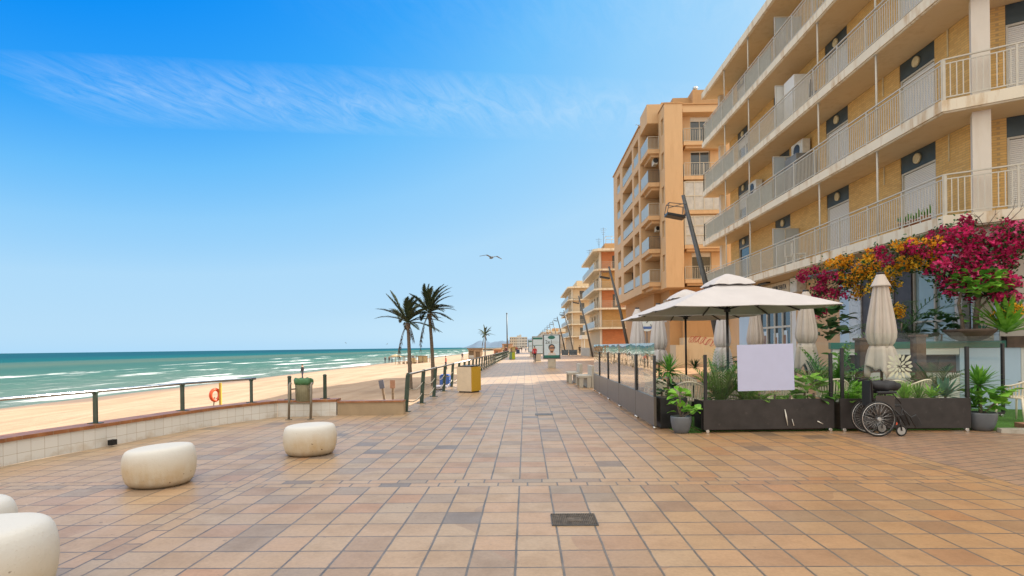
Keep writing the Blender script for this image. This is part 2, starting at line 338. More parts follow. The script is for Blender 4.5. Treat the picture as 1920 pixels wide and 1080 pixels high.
# ================================================================ SETTING
def paving():
    t = NT('ceramic paving'); v, x, y, z = t.xyz('world')
    wz_ = t.noise(v, 2.3, 2, 0.5); x = t.m_('ADD', x, t.m_('MULTIPLY', t.m_('SUBTRACT', wz_, 0.5), 0.014)); y = t.m_('ADD', y, t.m_('MULTIPLY', t.m_('SUBTRACT', t.noise(v, 2.9, 2, 0.5), 0.5), 0.014))
    X0, Y0, P, B, T = -3.58, 6.62, 8.72, 0.34, 0.3492
    def axis(c, o):
        u = t.m_('FLOORED_MODULO', t.m_('SUBTRACT', c, o), P); k = t.m_('FLOOR', t.m_('DIVIDE', t.m_('SUBTRACT', c, o), P)); return u, k
    u, ku = axis(x, X0); vv, kv = axis(y, Y0)
    inu = t.m_('LESS_THAN', u, B); inv = t.m_('LESS_THAN', vv, B)
    def grid(c, o, step):   # index, distance to nearest joint
        q = t.m_('DIVIDE', t.m_('SUBTRACT', c, o), step); i = t.m_('FLOOR', q); f = t.m_('FRACT', q)
        return i, t.m_('MULTIPLY', t.m_('MINIMUM', f, t.m_('SUBTRACT', 1.0, f)), step)
    iu, du = grid(u, B, T); iv, dv = grid(vv, B, T)
    # band running across (courses of half tiles), and band running lengthwise
    jv, ev = grid(vv, 0.0, B / 2); off = t.m_('MULTIPLY', t.m_('MODULO', t.m_('ABSOLUTE', jv), 2.0), T / 2); ju, eu = grid(t.m_('ADD', x, off), 0.0, T)
    lu, gu = grid(u, 0.0, B / 2); offl = t.m_('MULTIPLY', t.m_('MODULO', t.m_('ABSOLUTE', lu), 2.0), T / 2); lv, gv = grid(t.m_('ADD', y, offl), 0.0, T)
    d_f = t.m_('MINIMUM', du, dv); d_v = t.m_('MINIMUM', ev, eu); d_u = t.m_('MINIMUM', gu, gv)
    def sel(c, a, b):       # c ? b : a
        return t.m_('ADD', t.m_('MULTIPLY', a, t.m_('SUBTRACT', 1.0, c)), t.m_('MULTIPLY', b, c))
    # small bricks laid askew to the right of the lengthwise band
    rg = t.m_('MULTIPLY', t.m_('GREATER_THAN', x, 5.50), t.m_('LESS_THAN', t.m_('ADD', y, t.m_('MULTIPLY', t.m_('SUBTRACT', x, 5.5), 0.0)), 10.3))
    rx = t.m_('ADD', t.m_('MULTIPLY', x, 0.94), t.m_('MULTIPLY', y, 0.34)); ry = t.m_('SUBTRACT', t.m_('MULTIPLY', y, 0.94), t.m_('MULTIPLY', x, 0.34))
    bi, bd = grid(ry, 0.0, 0.17); bo = t.m_('MULTIPLY', t.m_('MODULO', t.m_('ABSOLUTE', bi), 2.0), 0.17); bj, be = grid(t.m_('ADD', rx, bo), 0.0, 0.34)
    d_b = t.m_('MINIMUM', bd, be)
    d = sel(rg, sel(inu, sel(inv, d_f, d_v), d_u), d_b)
    def wn(a, b, c):
        return t.n('ShaderNodeTexWhiteNoise', {'Vector': t.comb(a, b, c)}, noise_dimensions='3D')
    ia = sel(rg, sel(inu, sel(inv, t.m_('ADD', iu, t.m_('MULTIPLY', ku, 31.0)), t.m_('ADD', ju, 500.0)), t.m_('ADD', lu, t.m_('MULTIPLY', ku, 7.0))), t.m_('ADD', bi, 900.0))
    ib = sel(rg, sel(inu, sel(inv, t.m_('ADD', iv, t.m_('MULTIPLY', kv, 31.0)), jv), lv), bj)
    w1 = wn(ia, ib, 0.0).outputs[0]; w2 = wn(ia, ib, 5.0).outputs[0]; w3 = wn(ia, ib, 9.0).outputs[0]
    base = t.ramp(w1, [(0.0, (0.46, 0.315, 0.185)), (0.3, (0.49, 0.335, 0.20)), (0.55, (0.46, 0.34, 0.22)), (0.8, (0.50, 0.325, 0.19)), (1.0, (0.42, 0.32, 0.21))])
    acc = t.ramp(w2, [(0.0, (0.48, 0.26, 0.135)), (0.5, (0.33, 0.23, 0.15)), (1.0, (0.40, 0.235, 0.14))], 'LINEAR')
    ac2 = t.ramp(w2, [(0.0, (0.17, 0.14, 0.115)), (1.0, (0.25, 0.20, 0.16))])
    patch = t.noise(v, 0.16, 3, 0.5)
    th = t.m_('SUBTRACT', 0.93, t.m_('MULTIPLY', t.m_('SUBTRACT', patch, 0.40), 1.1))
    c = t.mix(t.m_('MULTIPLY', t.m_('GREATER_THAN', w3, th), 0.62), base, acc)
    c = t.mix(t.m_('MULTIPLY', t.m_('GREATER_THAN', w2, 0.978), 0.95), c, ac2); c = t.mix(t.m_('MULTIPLY', t.m_('GREATER_THAN', w1, 0.86), 0.5), c, (0.30, 0.225, 0.165))
    # redder towards the terrace, greyer towards the sea
    warm = t.m_('MULTIPLY', t.m_('SUBTRACT', x, 0.3), 0.3, clamp=True)
    c = t.mix(t.m_('MULTIPLY', warm, 0.8), c, (1.0, 0.81, 0.60), 'MULTIPLY'); c = t.mix(1.0, c, (0.97, 0.96, 0.955), 'MULTIPLY')
    red = t.m_('MULTIPLY', t.m_('MULTIPLY', t.m_('SUBTRACT', patch, 0.50), 7.0, clamp=True), 0.22)
    c = t.mix(red, c, (0.50, 0.27, 0.15))
    c = t.mix(t.m_('MULTIPLY', rg, 0.62), c, (0.36, 0.235, 0.18))
    fine = t.noise(v, 30.0, 5, 0.7); c = t.mix(0.42, c, t.ramp(fine, [(0.25, (0.5, 0.5, 0.5)), (0.6, (0.95, 0.95, 0.95)), (0.8, (1, 1, 1))]), 'MULTIPLY')
    cl = t.noise(v, 2.2, 6, 0.62); c = t.mix(t.m_('MULTIPLY', t.m_('SUBTRACT', cl, 0.46), 2.6, clamp=True), c, t.mix(1.0, c, (0.70, 0.68, 0.66), 'MULTIPLY')); wl = t.noise(v, 0.45, 5, 0.6); c = t.mix(t.m_('MULTIPLY', t.m_('SUBTRACT', wl, 0.46), 3.0, clamp=True), c, t.mix(1.0, c, (0.84, 0.82, 0.81), 'MULTIPLY'))
    # sand blown against the sea wall
    sn = t.m_('MULTIPLY', t.m_('SUBTRACT', t.noise(v, 1.1, 5), 0.44), 3.0, clamp=True)
    near = t.m_('MULTIPLY', t.m_('SUBTRACT', -4.6, t.m_('SUBTRACT', x, t.m_('MULTIPLY', t.m_('SUBTRACT', y, 10.0), 0.28))), 0.55, clamp=True)
    c = t.mix(t.m_('MULTIPLY', t.m_('MULTIPLY', sn, near), 0.75), c, (0.50, 0.37, 0.23))
    speck = t.m_('GREATER_THAN', t.noise(v, 11.0, 3, 0.6), 0.715); c = t.mix(t.m_('MULTIPLY', speck, 0.6), c, (0.12, 0.09, 0.07)); chips = t.m_('MULTIPLY', t.m_('GREATER_THAN', t.noise(v, 19.0, 3, 0.6), 0.60), t.m_('LESS_THAN', d, 0.02)); c = t.mix(t.m_('MULTIPLY', chips, 0.55), c, (0.24, 0.185, 0.14)); stn = t.m_('MULTIPLY', t.m_('SUBTRACT', t.noise(v, 0.9, 7, 0.7), 0.60), 7.0, clamp=True); c = t.mix(t.m_('MULTIPLY', stn, 0.35), c, (0.22, 0.17, 0.13))
    jw = t.m_('ADD', 0.0052, t.m_('MULTIPLY', t.noise(v, 7.0, 3), 0.0035))
    j = t.m_('SUBTRACT', 1.0, t.m_('MULTIPLY', t.m_('SUBTRACT', d, jw), 220.0, clamp=True))
    jc = t.ramp(t.noise(v, 4.0, 4), [(0.3, (0.10, 0.085, 0.072)), (0.7, (0.20, 0.165, 0.135))])
    c = t.mix(j, c, jc)
    ht = t.m_('ADD', t.m_('SUBTRACT', 1.0, j), t.m_('MULTIPLY', fine, 0.12)); ht = t.m_('ADD', ht, t.m_('MULTIPLY', w1, 0.25))
    r = t.m_('ADD', 0.27, t.m_('MULTIPLY', cl, 0.28))
    return t.done(c, r, normal=t.bump(ht, 0.35, 0.006), spec=0.4)
M['paving'] = paving()
def sandmat():
    t = NT('beach sand'); v, x, y, z = t.xyz('world')
    st = t.noise(t.comb(t.m_('MULTIPLY', x, 0.7), t.m_('MULTIPLY', y, 0.06)), 1.0, 7, 0.6); n = t.noise(v, 0.35, 8, 0.65)
    c = t.ramp(t.m_('ADD', t.m_('MULTIPLY', st, 0.6), t.m_('MULTIPLY', n, 0.4)), [(0.36, (0.28, 0.185, 0.11)), (0.5, (0.36, 0.25, 0.158)), (0.66, (0.42, 0.305, 0.205))])
    edge = t.m_('ADD', x, t.m_('MULTIPLY', t.m_('SUBTRACT', t.noise(t.comb(t.m_('MULTIPLY', x, 0.2), t.m_('MULTIPLY', y, 0.05)), 1.0, 4), 0.5), 9.0))
    wet = t.m_('MULTIPLY', t.m_('SUBTRACT', -31.0, edge), 0.16, clamp=True)
    c = t.mix(wet, c, (0.19, 0.12, 0.07))
    fp = t.noise(v, 2.6, 6, 0.7); trk = t.m_('FRACT', t.m_('MULTIPLY', t.m_('ADD', x, t.m_('MULTIPLY', t.noise(t.comb(0.0, t.m_('MULTIPLY', y, 0.03)), 1.0, 2), 8.0)), 0.21)); trk = t.m_('LESS_THAN', t.m_('ABSOLUTE', t.m_('SUBTRACT', trk, 0.5)), 0.035); c = t.mix(t.m_('MULTIPLY', trk, 0.22), c, (0.22, 0.14, 0.08)); c = t.mix(t.m_('MULTIPLY', t.m_('SUBTRACT', fp, 0.52), 2.2, clamp=True), c, t.mix(1.0, c, (0.78, 0.74, 0.70), 'MULTIPLY')); weed = t.m_('MULTIPLY', t.m_('GREATER_THAN', t.noise(v, 3.5, 4, 0.7), 0.70), t.m_('MULTIPLY', t.m_('LESS_THAN', edge, -22.0), 0.6)); c = t.mix(weed, c, (0.07, 0.05, 0.03))
    return t.done(c, t.m_('SUBTRACT', 0.9, t.m_('MULTIPLY', wet, 0.45)), normal=t.bump(fp, 0.55, 0.12))
M['sand'] = sandmat()
def seamat():
    t = NT('sea water'); v, x, y, z = t.xyz('world')
    wob = t.m_('MULTIPLY', t.m_('SUBTRACT', t.noise(t.comb(t.m_('MULTIPLY', x, 0.01), t.m_('MULTIPLY', y, 0.012)), 1.0, 4), 0.5), 26.0)
    off = t.m_('SUBTRACT', -38.0, t.m_('ADD', x, wob))     # metres out from the shore
    big = t.noise(t.comb(t.m_('MULTIPLY', x, 0.02), t.m_('MULTIPLY', y, 0.006)), 1.0, 4)
    c = t.ramp(t.m_('DIVIDE', t.m_('ADD', off, t.m_('MULTIPLY', t.m_('SUBTRACT', big, 0.5), 60.0)), 420.0),
               [(0.0, (0.12, 0.16, 0.135)), (0.07, (0.05, 0.12, 0.095)), (0.18, (0.028, 0.095, 0.083)), (0.27, (0.062, 0.108, 0.085)), (0.36, (0.045, 0.10, 0.088)), (0.44, (0.0, 0.078, 0.088)), (1.0, (0.0, 0.052, 0.078))])
    # breaker lines run along the shore
    def line(c0, wd, sc, lo, seed):
        w_ = t.m_('MULTIPLY', t.m_('SUBTRACT', t.noise(t.comb(t.m_('MULTIPLY', y, 0.018), seed), 1.0, 3), 0.5), 26.0)
        dd = t.m_('SUBTRACT', t.m_('ADD', off, w_), c0)
        # sharp sea side, ragged shore side
        a = t.m_('SUBTRACT', 1.0, t.m_('ABSOLUTE', t.m_('DIVIDE', dd, wd)), clamp=True)
        g = t.noise(t.comb(t.m_('MULTIPLY', x, 0.16), t.m_('MULTIPLY', y, 0.035), seed), sc, 7, 0.62)
        return t.m_('MULTIPLY', t.m_('SUBTRACT', t.m_('ADD', g, t.m_('MULTIPLY', a, 0.235)), lo), 10.0, clamp=True), a
    fs = None
    for c0, wd, sc, lo, seed in ((3.5, 6.0, 1.0, 0.66, 1.0), (13, 5.0, 1.0, 0.72, 4.0), (27, 6.5, 1.0, 0.70, 9.0), (44, 8.0, 0.9, 0.68, 13.0), (62, 7.0, 0.8, 0.74, 21.0)):
        f, a = line(c0, wd, sc, lo, seed); f = t.m_('MULTIPLY', f, t.m_('GREATER_THAN', a, 0.01)); f = t.m_('MULTIPLY', f, t.m_('MULTIPLY', a, 3.0, clamp=True))
        fs = f if fs is None else t.m_('MAXIMUM', fs, f)
    lace = t.noise(t.comb(t.m_('MULTIPLY', x, 0.5), t.m_('MULTIPLY', y, 0.14)), 1.0, 9, 0.72)
    lz = t.m_('MULTIPLY', t.m_('SUBTRACT', lace, 0.54), 9.0, clamp=True); lz = t.m_('MULTIPLY', lz, t.m_('SUBTRACT', 1.0, t.m_('DIVIDE', off, 60.0), clamp=True)); lz = t.m_('MULTIPLY', lz, 0.35)
    caps = t.noise(t.comb(t.m_('MULTIPLY', x, 0.11), t.m_('MULTIPLY', y, 0.05)), 1.0, 4, 0.6); cp = t.m_('MULTIPLY', t.m_('SUBTRACT', caps, 0.735), 14.0, clamp=True)
    fs = t.m_('MAXIMUM', fs, t.m_('MAXIMUM', lz, cp))
    wv = t.noise(t.comb(t.m_('MULTIPLY', x, 0.9), t.m_('MULTIPLY', y, 0.22)), 1.0, 6, 0.6)
    c = t.mix(t.m_('MULTIPLY', t.m_('SUBTRACT', wv, 0.42), 1.6, clamp=True), c, t.mix(1.0, c, (0.62, 0.66, 0.7), 'MULTIPLY'))
    c = t.mix(fs, c, (0.70, 0.73, 0.74))
    wb = t.noise(t.comb(t.m_('MULTIPLY', x, 0.45), t.m_('MULTIPLY', y, 0.12)), 1.0, 7, 0.6)
    nm = t.bump(t.m_('ADD', wb, t.m_('MULTIPLY', fs, 0.6)), 0.9, 0.8)
    df = t.n('ShaderNodeBsdfDiffuse', {'Color': c, 'Normal': nm}); gl = t.n('ShaderNodeBsdfGlossy', {'Color': (0.8, 0.9, 1.0), 'Roughness': 0.35, 'Normal': nm})
    mx = t.n('ShaderNodeMixShader', {0: t.m_('MULTIPLY', t.m_('SUBTRACT', 1.0, fs), 0.07), 1: df.outputs[0], 2: gl.outputs[0]}); t.t.links.new(mx.outputs[0], t.out.inputs[0]); return t.m
M['sea'] = seamat()
M['hill'] = simple('haze tinted headland scrub', (0.075, 0.125, 0.19), 1.0, var=0.2, sc=0.004)  # distance haze is mixed into the bluish base colour
M['asphalt'] = simple('side street asphalt', (0.06, 0.058, 0.055), 0.9, var=0.2, sc=2)
M['grass'] = simple('artificial grass', (0.06, 0.17, 0.015), 0.9, var=0.35, sc=25, bump=0.9, bsc=160)

# promenade deck: one sheet, bulging out to the sea wall near the viewer
WALL = [(-6.2, -12), (-6.3, 0.0), (-6.9, 4.0), (-7.35, 6.6), (-7.52, 7.96), (-7.22, 9.6), (-6.87, 11.5), (-6.6, 12.4), (-6.0, 13.55), (-4.62, 13.72), (-3.0, 13.78)]
m = MB(); deck = WALL + [(-3.25, 13.78), (-3.25, 640), (60, 640), (60, -12)]
m.face([(x, y, 0) for x, y in deck[::-1]])
b = list(deck)
for i in range(len(b) - 1): m.face([(b[i][0], b[i][1], 0), (b[i][0], b[i][1], -2), (b[i + 1][0], b[i + 1][1], -2), (b[i + 1][0], b[i + 1][1], 0)], 1)
tag(m.build('promenade', [M['paving'], M['concrete']]), kind='structure')
# land behind everything, reaches the horizon
m = MB(); m.box((60, -400, -0.4), (16000, 30000, -0.02)); m.box((-60, 640, -2.6), (60, 30000, -0.06)); tag(m.build('ground', M['sand']), kind='structure')
# sand: a sheet with a real profile down to the water and gentle hummocks
m = MB(); xs = [-3.0, -3.6, -4.5, -6, -8, -10, -12.5, -15, -18, -21, -24, -27, -30, -33, -36, -39, -43, -50, -70]; ys = [-60, -30, -10, 0] + [i * 2.5 + 2.5 for i in range(28)] + [75, 85, 100, 120, 150, 190, 240, 300, 400, 520, 700, 1000, 1600, 3000]
def sz(x, y):
    z = -0.95 - max(0, -x - 8) * 0.043
    if x < -36: z -= (-36 - x) * 0.05
    if -34 < x < -5: z += 0.10 * math.sin(x * 0.7 + y * 0.13) * math.sin(y * 0.21 + 1) + 0.05 * math.sin(x * 1.9 - y * 0.5)
    return z
nx = len(xs)
for y in ys:
    for x in xs: m.v.append((x, y, sz(x, y)))
for j in range(len(ys) - 1):
    for i in range(nx - 1): a = j * nx + i; m.f.append((a, a + nx, a + nx + 1, a + 1)); m.mi.append(0); m.sm.append(True)
tag(m.build('sand', M['sand']), kind='structure')
# sea: one sheet, with real swell lines near the shore
m = MB(); xs = [-30 - i * 1.0 for i in range(60)] + [-92, -96, -102, -110, -120, -135, -155, -180, -220, -300, -450, -800, -2000, -6000, -24000]; ys = [-300, -60] + [i * 4.0 - 20 for i in range(50)] + [190, 205, 225, 250, 290, 340, 400, 500, 650, 900, 1400, 2400, 5000, 12000, 26000]
def wz(x, y):
    o = -38 - x; 
    if o > 130 or y > 900: return -2.2
    k = max(0, 1 - o / 130); zz = 0
    for c0, hgt, sd_ in ((13, 0.14, 0.3), (27, 0.28, 1.3), (44, 0.36, 2.1), (62, 0.3, 3.3), (84, 0.2, 0.9)):
        cc = c0 + 3.5 * math.sin(y * 0.021 + sd_ * 3) + 1.5 * math.sin(y * 0.07 + sd_); dd = (o - cc) / 2.0
        zz += hgt * math.exp(-dd * dd) * (0.6 + 0.4 * math.sin(y * 0.045 + sd_ * 5))
    return -2.2 + zz
nx = len(xs)
for y in ys:
    for x in xs: m.v.append((x, y, wz(x, y)))
for j in range(len(ys) - 1):
    for i in range(nx - 1): a = j * nx + i; m.f.append((a, a + 1, a + nx + 1, a + nx)); m.mi.append(0); m.sm.append(True)
tag(m.build('sea', M['sea']), kind='structure')
# headland ridge
def ridge(name, Y, x0, x1, hs, dep):
    m = MB(); n = len(hs)
    for i, h in enumerate(hs):
        x = x0 + (x1 - x0) * i / (n - 1)
        h *= 1.7; m.v += [(x, Y, -2), (x, Y + dep * 0.4, h), (x, Y + dep, -2)]; 
        if i: a = 3 * i; m.f += [(a - 3, a, a + 1, a - 2), (a - 2, a + 1, a + 2, a - 1)]; m.mi += [0, 0]; m.sm += [True, True]
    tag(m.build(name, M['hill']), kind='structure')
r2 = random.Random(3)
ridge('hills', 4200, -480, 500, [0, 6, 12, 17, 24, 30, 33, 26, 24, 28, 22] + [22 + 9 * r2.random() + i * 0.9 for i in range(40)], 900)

# ================================================================ SEA WALL
def offset_poly(pts, d):
    o = []
    for i, p in enumerate(pts):
        a = Vector(pts[max(i - 1, 0)]); b_ = Vector(pts[min(i + 1, len(pts) - 1)]); t_ = (b_ - a).normalized(); nrm = Vector((-t_.y, t_.x)); o.append(tuple(Vector(p) + nrm * d))
    return o
def smooth(pts, n=6):
    res = []
    for i in range(len(pts) - 1):
        p0 = Vector(pts[max(i - 1, 0)]); p1 = Vector(pts[i]); p2 = Vector(pts[i + 1]); p3 = Vector(pts[min(i + 2, len(pts) - 1)])
        for k in range(n):
            t_ = k / n; res.append(tuple(0.5 * ((2 * p1) + (p2 - p0) * t_ + (2 * p0 - 5 * p1 + 4 * p2 - p3) * t_ ** 2 + (3 * p1 - p0 - 3 * p2 + p3) * t_ ** 3)))
    res.append(tuple(pts[-1])); return res
def strip(m, pin, pout, z0, z1, mi=0):
    for i in range(len(pin) - 1):
        a, b_, c, d = pin[i], pin[i + 1], pout[i + 1], pout[i]
        m.face([(*a, z0), (*b_, z0), (*b_, z1), (*a, z1)][::1], mi); m.face([(*d, z0), (*d, z1), (*c, z1), (*c, z0)], mi); m.face([(*a, z1), (*b_, z1), (*c, z1), (*d, z1)], mi); m.face([(*a, z0), (*d, z0), (*c, z0), (*b_, z0)], mi)
    for k in (0, len(pin) - 1): a, d = pin[k], pout[k]; m.face([(*a, z0), (*a, z1), (*d, z1), (*d, z0)], mi)
def tilewall(name, colr, stain):
    t = NT(name); v, x, y, z = t.xyz('world')
    L = t.n('ShaderNodeTexCoord').outputs['UV']; sp = t.n('ShaderNodeSeparateXYZ', {0: L}); u, q = sp.outputs[0], sp.outputs[1]
    def jd(a, s_): f = t.m_('FRACT', t.m_('DIVIDE', a, s_)); return t.m_('MULTIPLY', t.m_('MINIMUM', f, t.m_('SUBTRACT', 1.0, f)), s_)
    d = t.m_('MINIMUM', jd(u, 0.205), t.m_('ABSOLUTE', t.m_('SUBTRACT', q, 0.145)))
    n = t.noise(v, 3.0, 6, 0.65); lo = t.m_('SUBTRACT', 1.0, t.m_('MULTIPLY', q, 6.0), clamp=True)
    wn = t.n('ShaderNodeTexWhiteNoise', {'Vector': t.comb(t.m_('FLOOR', t.m_('DIVIDE', u, 0.205)), t.m_('GREATER_THAN', q, 0.145))}, noise_dimensions='3D').outputs[0]
    c = t.ramp(wn, [(0, tuple(k * 0.93 for k in colr)), (1, colr)]); f = t.m_('MULTIPLY', t.m_('SUBTRACT', t.m_('ADD', n, t.m_('MULTIPLY', lo, 0.22)), 0.60), 3.5, clamp=True)
    c = t.mix(t.m_('MULTIPLY', f, 0.65), c, stain); j = t.m_('LESS_THAN', d, 0.0028); c = t.mix(j, c, (0.42, 0.36, 0.28))
    return t.done(c, 0.3, normal=t.bump(t.m_('SUBTRACT', 1.0, j), 0.3, 0.004))
M['walltile'] = tilewall('white glazed wall tile', (0.72, 0.715, 0.69), (0.46, 0.34, 0.20))
def coping():
    t = NT('terracotta coping'); v, x, y, z = t.xyz('world'); n = t.noise(v, 5, 5, 0.6); f = t.m_('FRACT', t.m_('MULTIPLY', t.m_('ADD', y, t.m_('MULTIPLY', x, 0.5)), 4.0)); j = t.m_('LESS_THAN', f, 0.03)
    c = t.mix(j, t.ramp(n, [(0.3, (0.22, 0.085, 0.035)), (0.6, (0.36, 0.15, 0.06)), (0.8, (0.48, 0.28, 0.14))]), (0.3, 0.22, 0.15)); return t.done(c, 0.45)
M['coping'] = coping()
sw = smooth(WALL[:9], 6); pin = offset_poly(sw, 0.0); pout = offset_poly(sw, 0.34)
wall = thing('sea_wall', 'low curved sea wall of white glazed tiles with terracotta coping on the left edge of the promenade', 'wall', (-7.4, 8, 0))
def tiled_strip(name, parent, pin, pout, z0, z1, mat):
    m = MB(); strip(m, pin, pout, z0, z1); o = m.build(name, mat, parent)
    uv = o.data.uv_layers.new(name='UVMap'); L = [0]
    for i in range(len(pin) - 1): L.append(L[-1] + (Vector(pin[i + 1]) - Vector(pin[i])).length)
    for p in o.data.polygons:
        seg = p.index // 4
        for li in p.loop_indices:
            co = o.data.vertices[o.data.loops[li].vertex_index].co; 
            if seg < len(pin) - 1:
                q = Vector((co.x + parent.location.x, co.y + parent.location.y)); d0 = min((q - Vector(pin[seg])).length, (q - Vector(pout[seg])).length); d1 = min((q - Vector(pin[seg + 1])).length, (q - Vector(pout[seg + 1])).length)
                uv.data[li].uv = (L[seg] if d0 < d1 else L[seg + 1], co.z - z0 if True else 0)
    return o
tiled_strip('wall_face', wall, pin, pout, 0.0, 0.34, M['walltile'])
m = MB(); strip(m, offset_poly(sw, -0.03), offset_poly(sw, 0.37), 0.342, 0.40); m.build('coping', M['coping'], wall, bevel=0.012)
m = MB(); m.box((-7.13, 9.50, 0.03), (-7.05, 9.62, 0.12)); m.build('drain_outlet', M['dark'], wall)
w2 = thing('tiled_wall', 'short white tiled wall behind the litter bin, joining the end of the curved sea wall', 'wall', (-5.3, 13.6, 0))
p_in = [(-6.0, 13.56), (-4.63, 13.72)]; p_out = [(-6.1, 13.9), (-4.63, 14.06)]
tiled_strip('wall_face', w2, p_in, p_out, 0.0, 0.34, M['walltile'])
m = MB(); strip(m, [(-5.98, 13.53), (-4.63, 13.69)], [(-6.15, 13.93), (-4.63, 14.09)], 0.342, 0.40); m.build('coping', M['coping'], w2, bevel=0.01)
w3 = thing('ramp_wall', 'plain beige rendered low wall with thin brown coping between the white wall and the railing', 'wall', (-3.8, 13.7, 0))
m = MB(); strip(m, [(-4.6, 13.725), (-3.0, 13.8)], [(-4.6, 13.95), (-3.0, 14.02)], 0.0, 0.31); m.build('wall_face', simple('sand coloured render', (0.36, 0.27, 0.175), 0.9, var=0.12, sc=3, bump=0.3, dirt=(0.26, 0.19, 0.12)), w3)
m = MB(); strip(m, [(-4.6, 13.70), (-3.0, 13.77)], [(-4.6, 13.98), (-3.0, 14.05)], 0.312, 0.35); m.build('coping', M['coping'], w3)
# sea wall rail
rl = thing('sea_wall_railing', 'single steel handrail on flat green posts fixed to the sea wall coping', 'railing', (-7.4, 9.5, 0.4))
def on_wall(y): 
    for i in range(len(sw) - 1):
        if sw[i][1] <= y <= sw[i + 1][1]:
            t_ = (y - sw[i][1]) / (sw[i + 1][1] - sw[i][1] + 1e-9); return Vector(sw[i]).lerp(Vector(sw[i + 1]), t_), (Vector(sw[i + 1]) - Vector(sw[i])).normalized()
def flatpost(m, p, tdir, z0, z1, wd=0.085, th=0.025, lean=0.0):
    p = Vector((p[0], p[1])); t_ = Vector(tdir).normalized(); n_ = Vector((-t_.y, t_.x))
    a = Vector((p.x, p.y, z0)); b_ = Vector((p.x - n_.x * lean, p.y - n_.y * lean, z1)); m.obox(a, b_, wd, th, up=(t_.x, t_.y, 0))
    m.box((p.x - 0.11, p.y - 0.05, z0 - 0.001), (p.x + 0.11, p.y + 0.05, z0 + 0.012)); m.tube([b_ - Vector((t_.x, t_.y, 0)) * 0.035, b_ + Vector((t_.x, t_.y, 0)) * 0.035], 0.035, 10)
for y in (-1.5, 1.2, 3.9, 6.7, 9.55, 11.45, 13.05):
    p, t_ = on_wall(y); n_ = Vector((-t_.y, t_.x)); p = p + n_ * 0.17; m = MB(); flatpost(m, p, t_, 0.40, 0.93); m.build('post', M['green_iron'], rl)
m = MB(); pts = []
for k in range(60):
    y = -3 + k * (16.15 / 59); p, t_ = on_wall(y); n_ = Vector((-t_.y, t_.x)); p = p + n_ * 0.17; pts.append((p.x, p.y, 0.95))
m.tube(pts, 0.028, 10); m.build('handrail', M['rail'], rl)
for (x_, y_, hh, lab) in ((-5.78, 13.75, 0.95, 'lone flat green post standing on the coping left of the litter bin'), (-4.98, 13.95, 0.97, 'flat green post on the coping just behind the right side of the litter bin')):
    m = MB(); flatpost(m, (x_, y_), (0.2, 1), 0.40, hh); o = m.build('railing_post', M['green_iron']); tag(o, lab, 'post')

# ================================================================ PROMENADE RAILING WITH ROPES
rg = thing('promenade_railing', 'long green iron railing with steel handrail and two slack ropes along the beach edge', 'railing', (-3.05, 14.4, 0))
ys = [14.42, 16.62, 18.85, 21.1, 23.35] + [25.6 + 2.25 * i for i in range(34)]
def rpost(m, x, y):
    m.obox((x - 0.0, y, 0), (x + 0.07, y, 0.93), 0.105, 0.06, up=(0, 1, 0)); m.box((x - 0.13, y - 0.06, 0.0), (x + 0.13, y + 0.06, 0.014)); m.tube([(x + 0.075, y - 0.045, 0.95), (x + 0.075, y + 0.045, 0.95)], 0.045, 12)
    m.tube([(x + 0.045, y - 0.05, 0.63), (x + 0.045, y + 0.05, 0.63)], 0.03, 8); m.tube([(x + 0.02, y - 0.05, 0.30), (x + 0.02, y + 0.05, 0.30)], 0.03, 8)
for y in ys: m = MB(); rpost(m, -3.08, y); m.build('post', M['green_iron'], rg)
m = MB(); m.tube([(-3.005, ys[0], 0.95), (-3.005, ys[-1], 0.95)], 0.03, 10); m.build('handrail', M['rail'], rg)
for z, xo in ((0.62, -3.04), (0.30, -3.06)):
    m = MB(); pts = []
    for i in range(len(ys) - 1):
        nn = 8 if i < 10 else 3
        for k in range(nn): u = k / nn; pts.append((xo, ys[i] + (ys[i + 1] - ys[i]) * u, z - 0.13 * 4 * u * (1 - u)))
    pts.append((xo, ys[-1], z)); m.tube(pts, 0.016, 6); m.build('rope', M['rope'], rg)
# ================================================================ BUILDINGS
def facade(m, O, ux, n, W, z0, z1, holes, dep=0.2, mi=0, rmi=None):
    """wall panel from O along ux, n = outward normal; rectangular holes with reveals going inward"""
    O = Vector(O); ux = Vector(ux).normalized(); n = Vector(n).normalized(); rmi = mi if rmi is None else rmi
    us = sorted(set([0, W] + [h[0] for h in holes] + [h[1] for h in holes])); zs = sorted(set([z0, z1] + [h[2] for h in holes] + [h[3] for h in holes]))
    def P(u, z, d=0.0): p = O + ux * u - n * d; return (p.x, p.y, z)
    flip = ux.cross(Vector((0, 0, 1))).dot(n) < 0
    for i in range(len(us) - 1):
        for j in range(len(zs) - 1):
            uc = (us[i] + us[i + 1]) / 2; zc_ = (zs[j] + zs[j + 1]) / 2
            if any(h[0] < uc < h[1] and h[2] < zc_ < h[3] for h in holes): continue
            q = [P(us[i], zs[j]), P(us[i + 1], zs[j]), P(us[i + 1], zs[j + 1]), P(us[i], zs[j + 1])]; m.face(q[::-1] if flip else q, mi)
    for a, b_, c, d in holes:
        for (u0, zz0, u1, zz1) in ((a, c, a, d), (b_, d, b_, c), (a, d, b_, d), (b_, c, a, c)):
            m.face([P(u0, zz0), P(u0, zz0, dep), P(u1, zz1, dep), P(u1, zz1)], rmi)
def panel(m, O, ux, n, a, b_, c, d, dep, th=0.04, mi=0):
    """a slab-like panel set back dep from the facade plane"""
    O = Vector(O); ux = Vector(ux).normalized(); n = Vector(n).normalized(); p = O + ux * ((a + b_) / 2) - n * (dep + th / 2)
    m.obox((p.x, p.y, c), (p.x, p.y, d), b_ - a, th, mi, up=tuple(n))
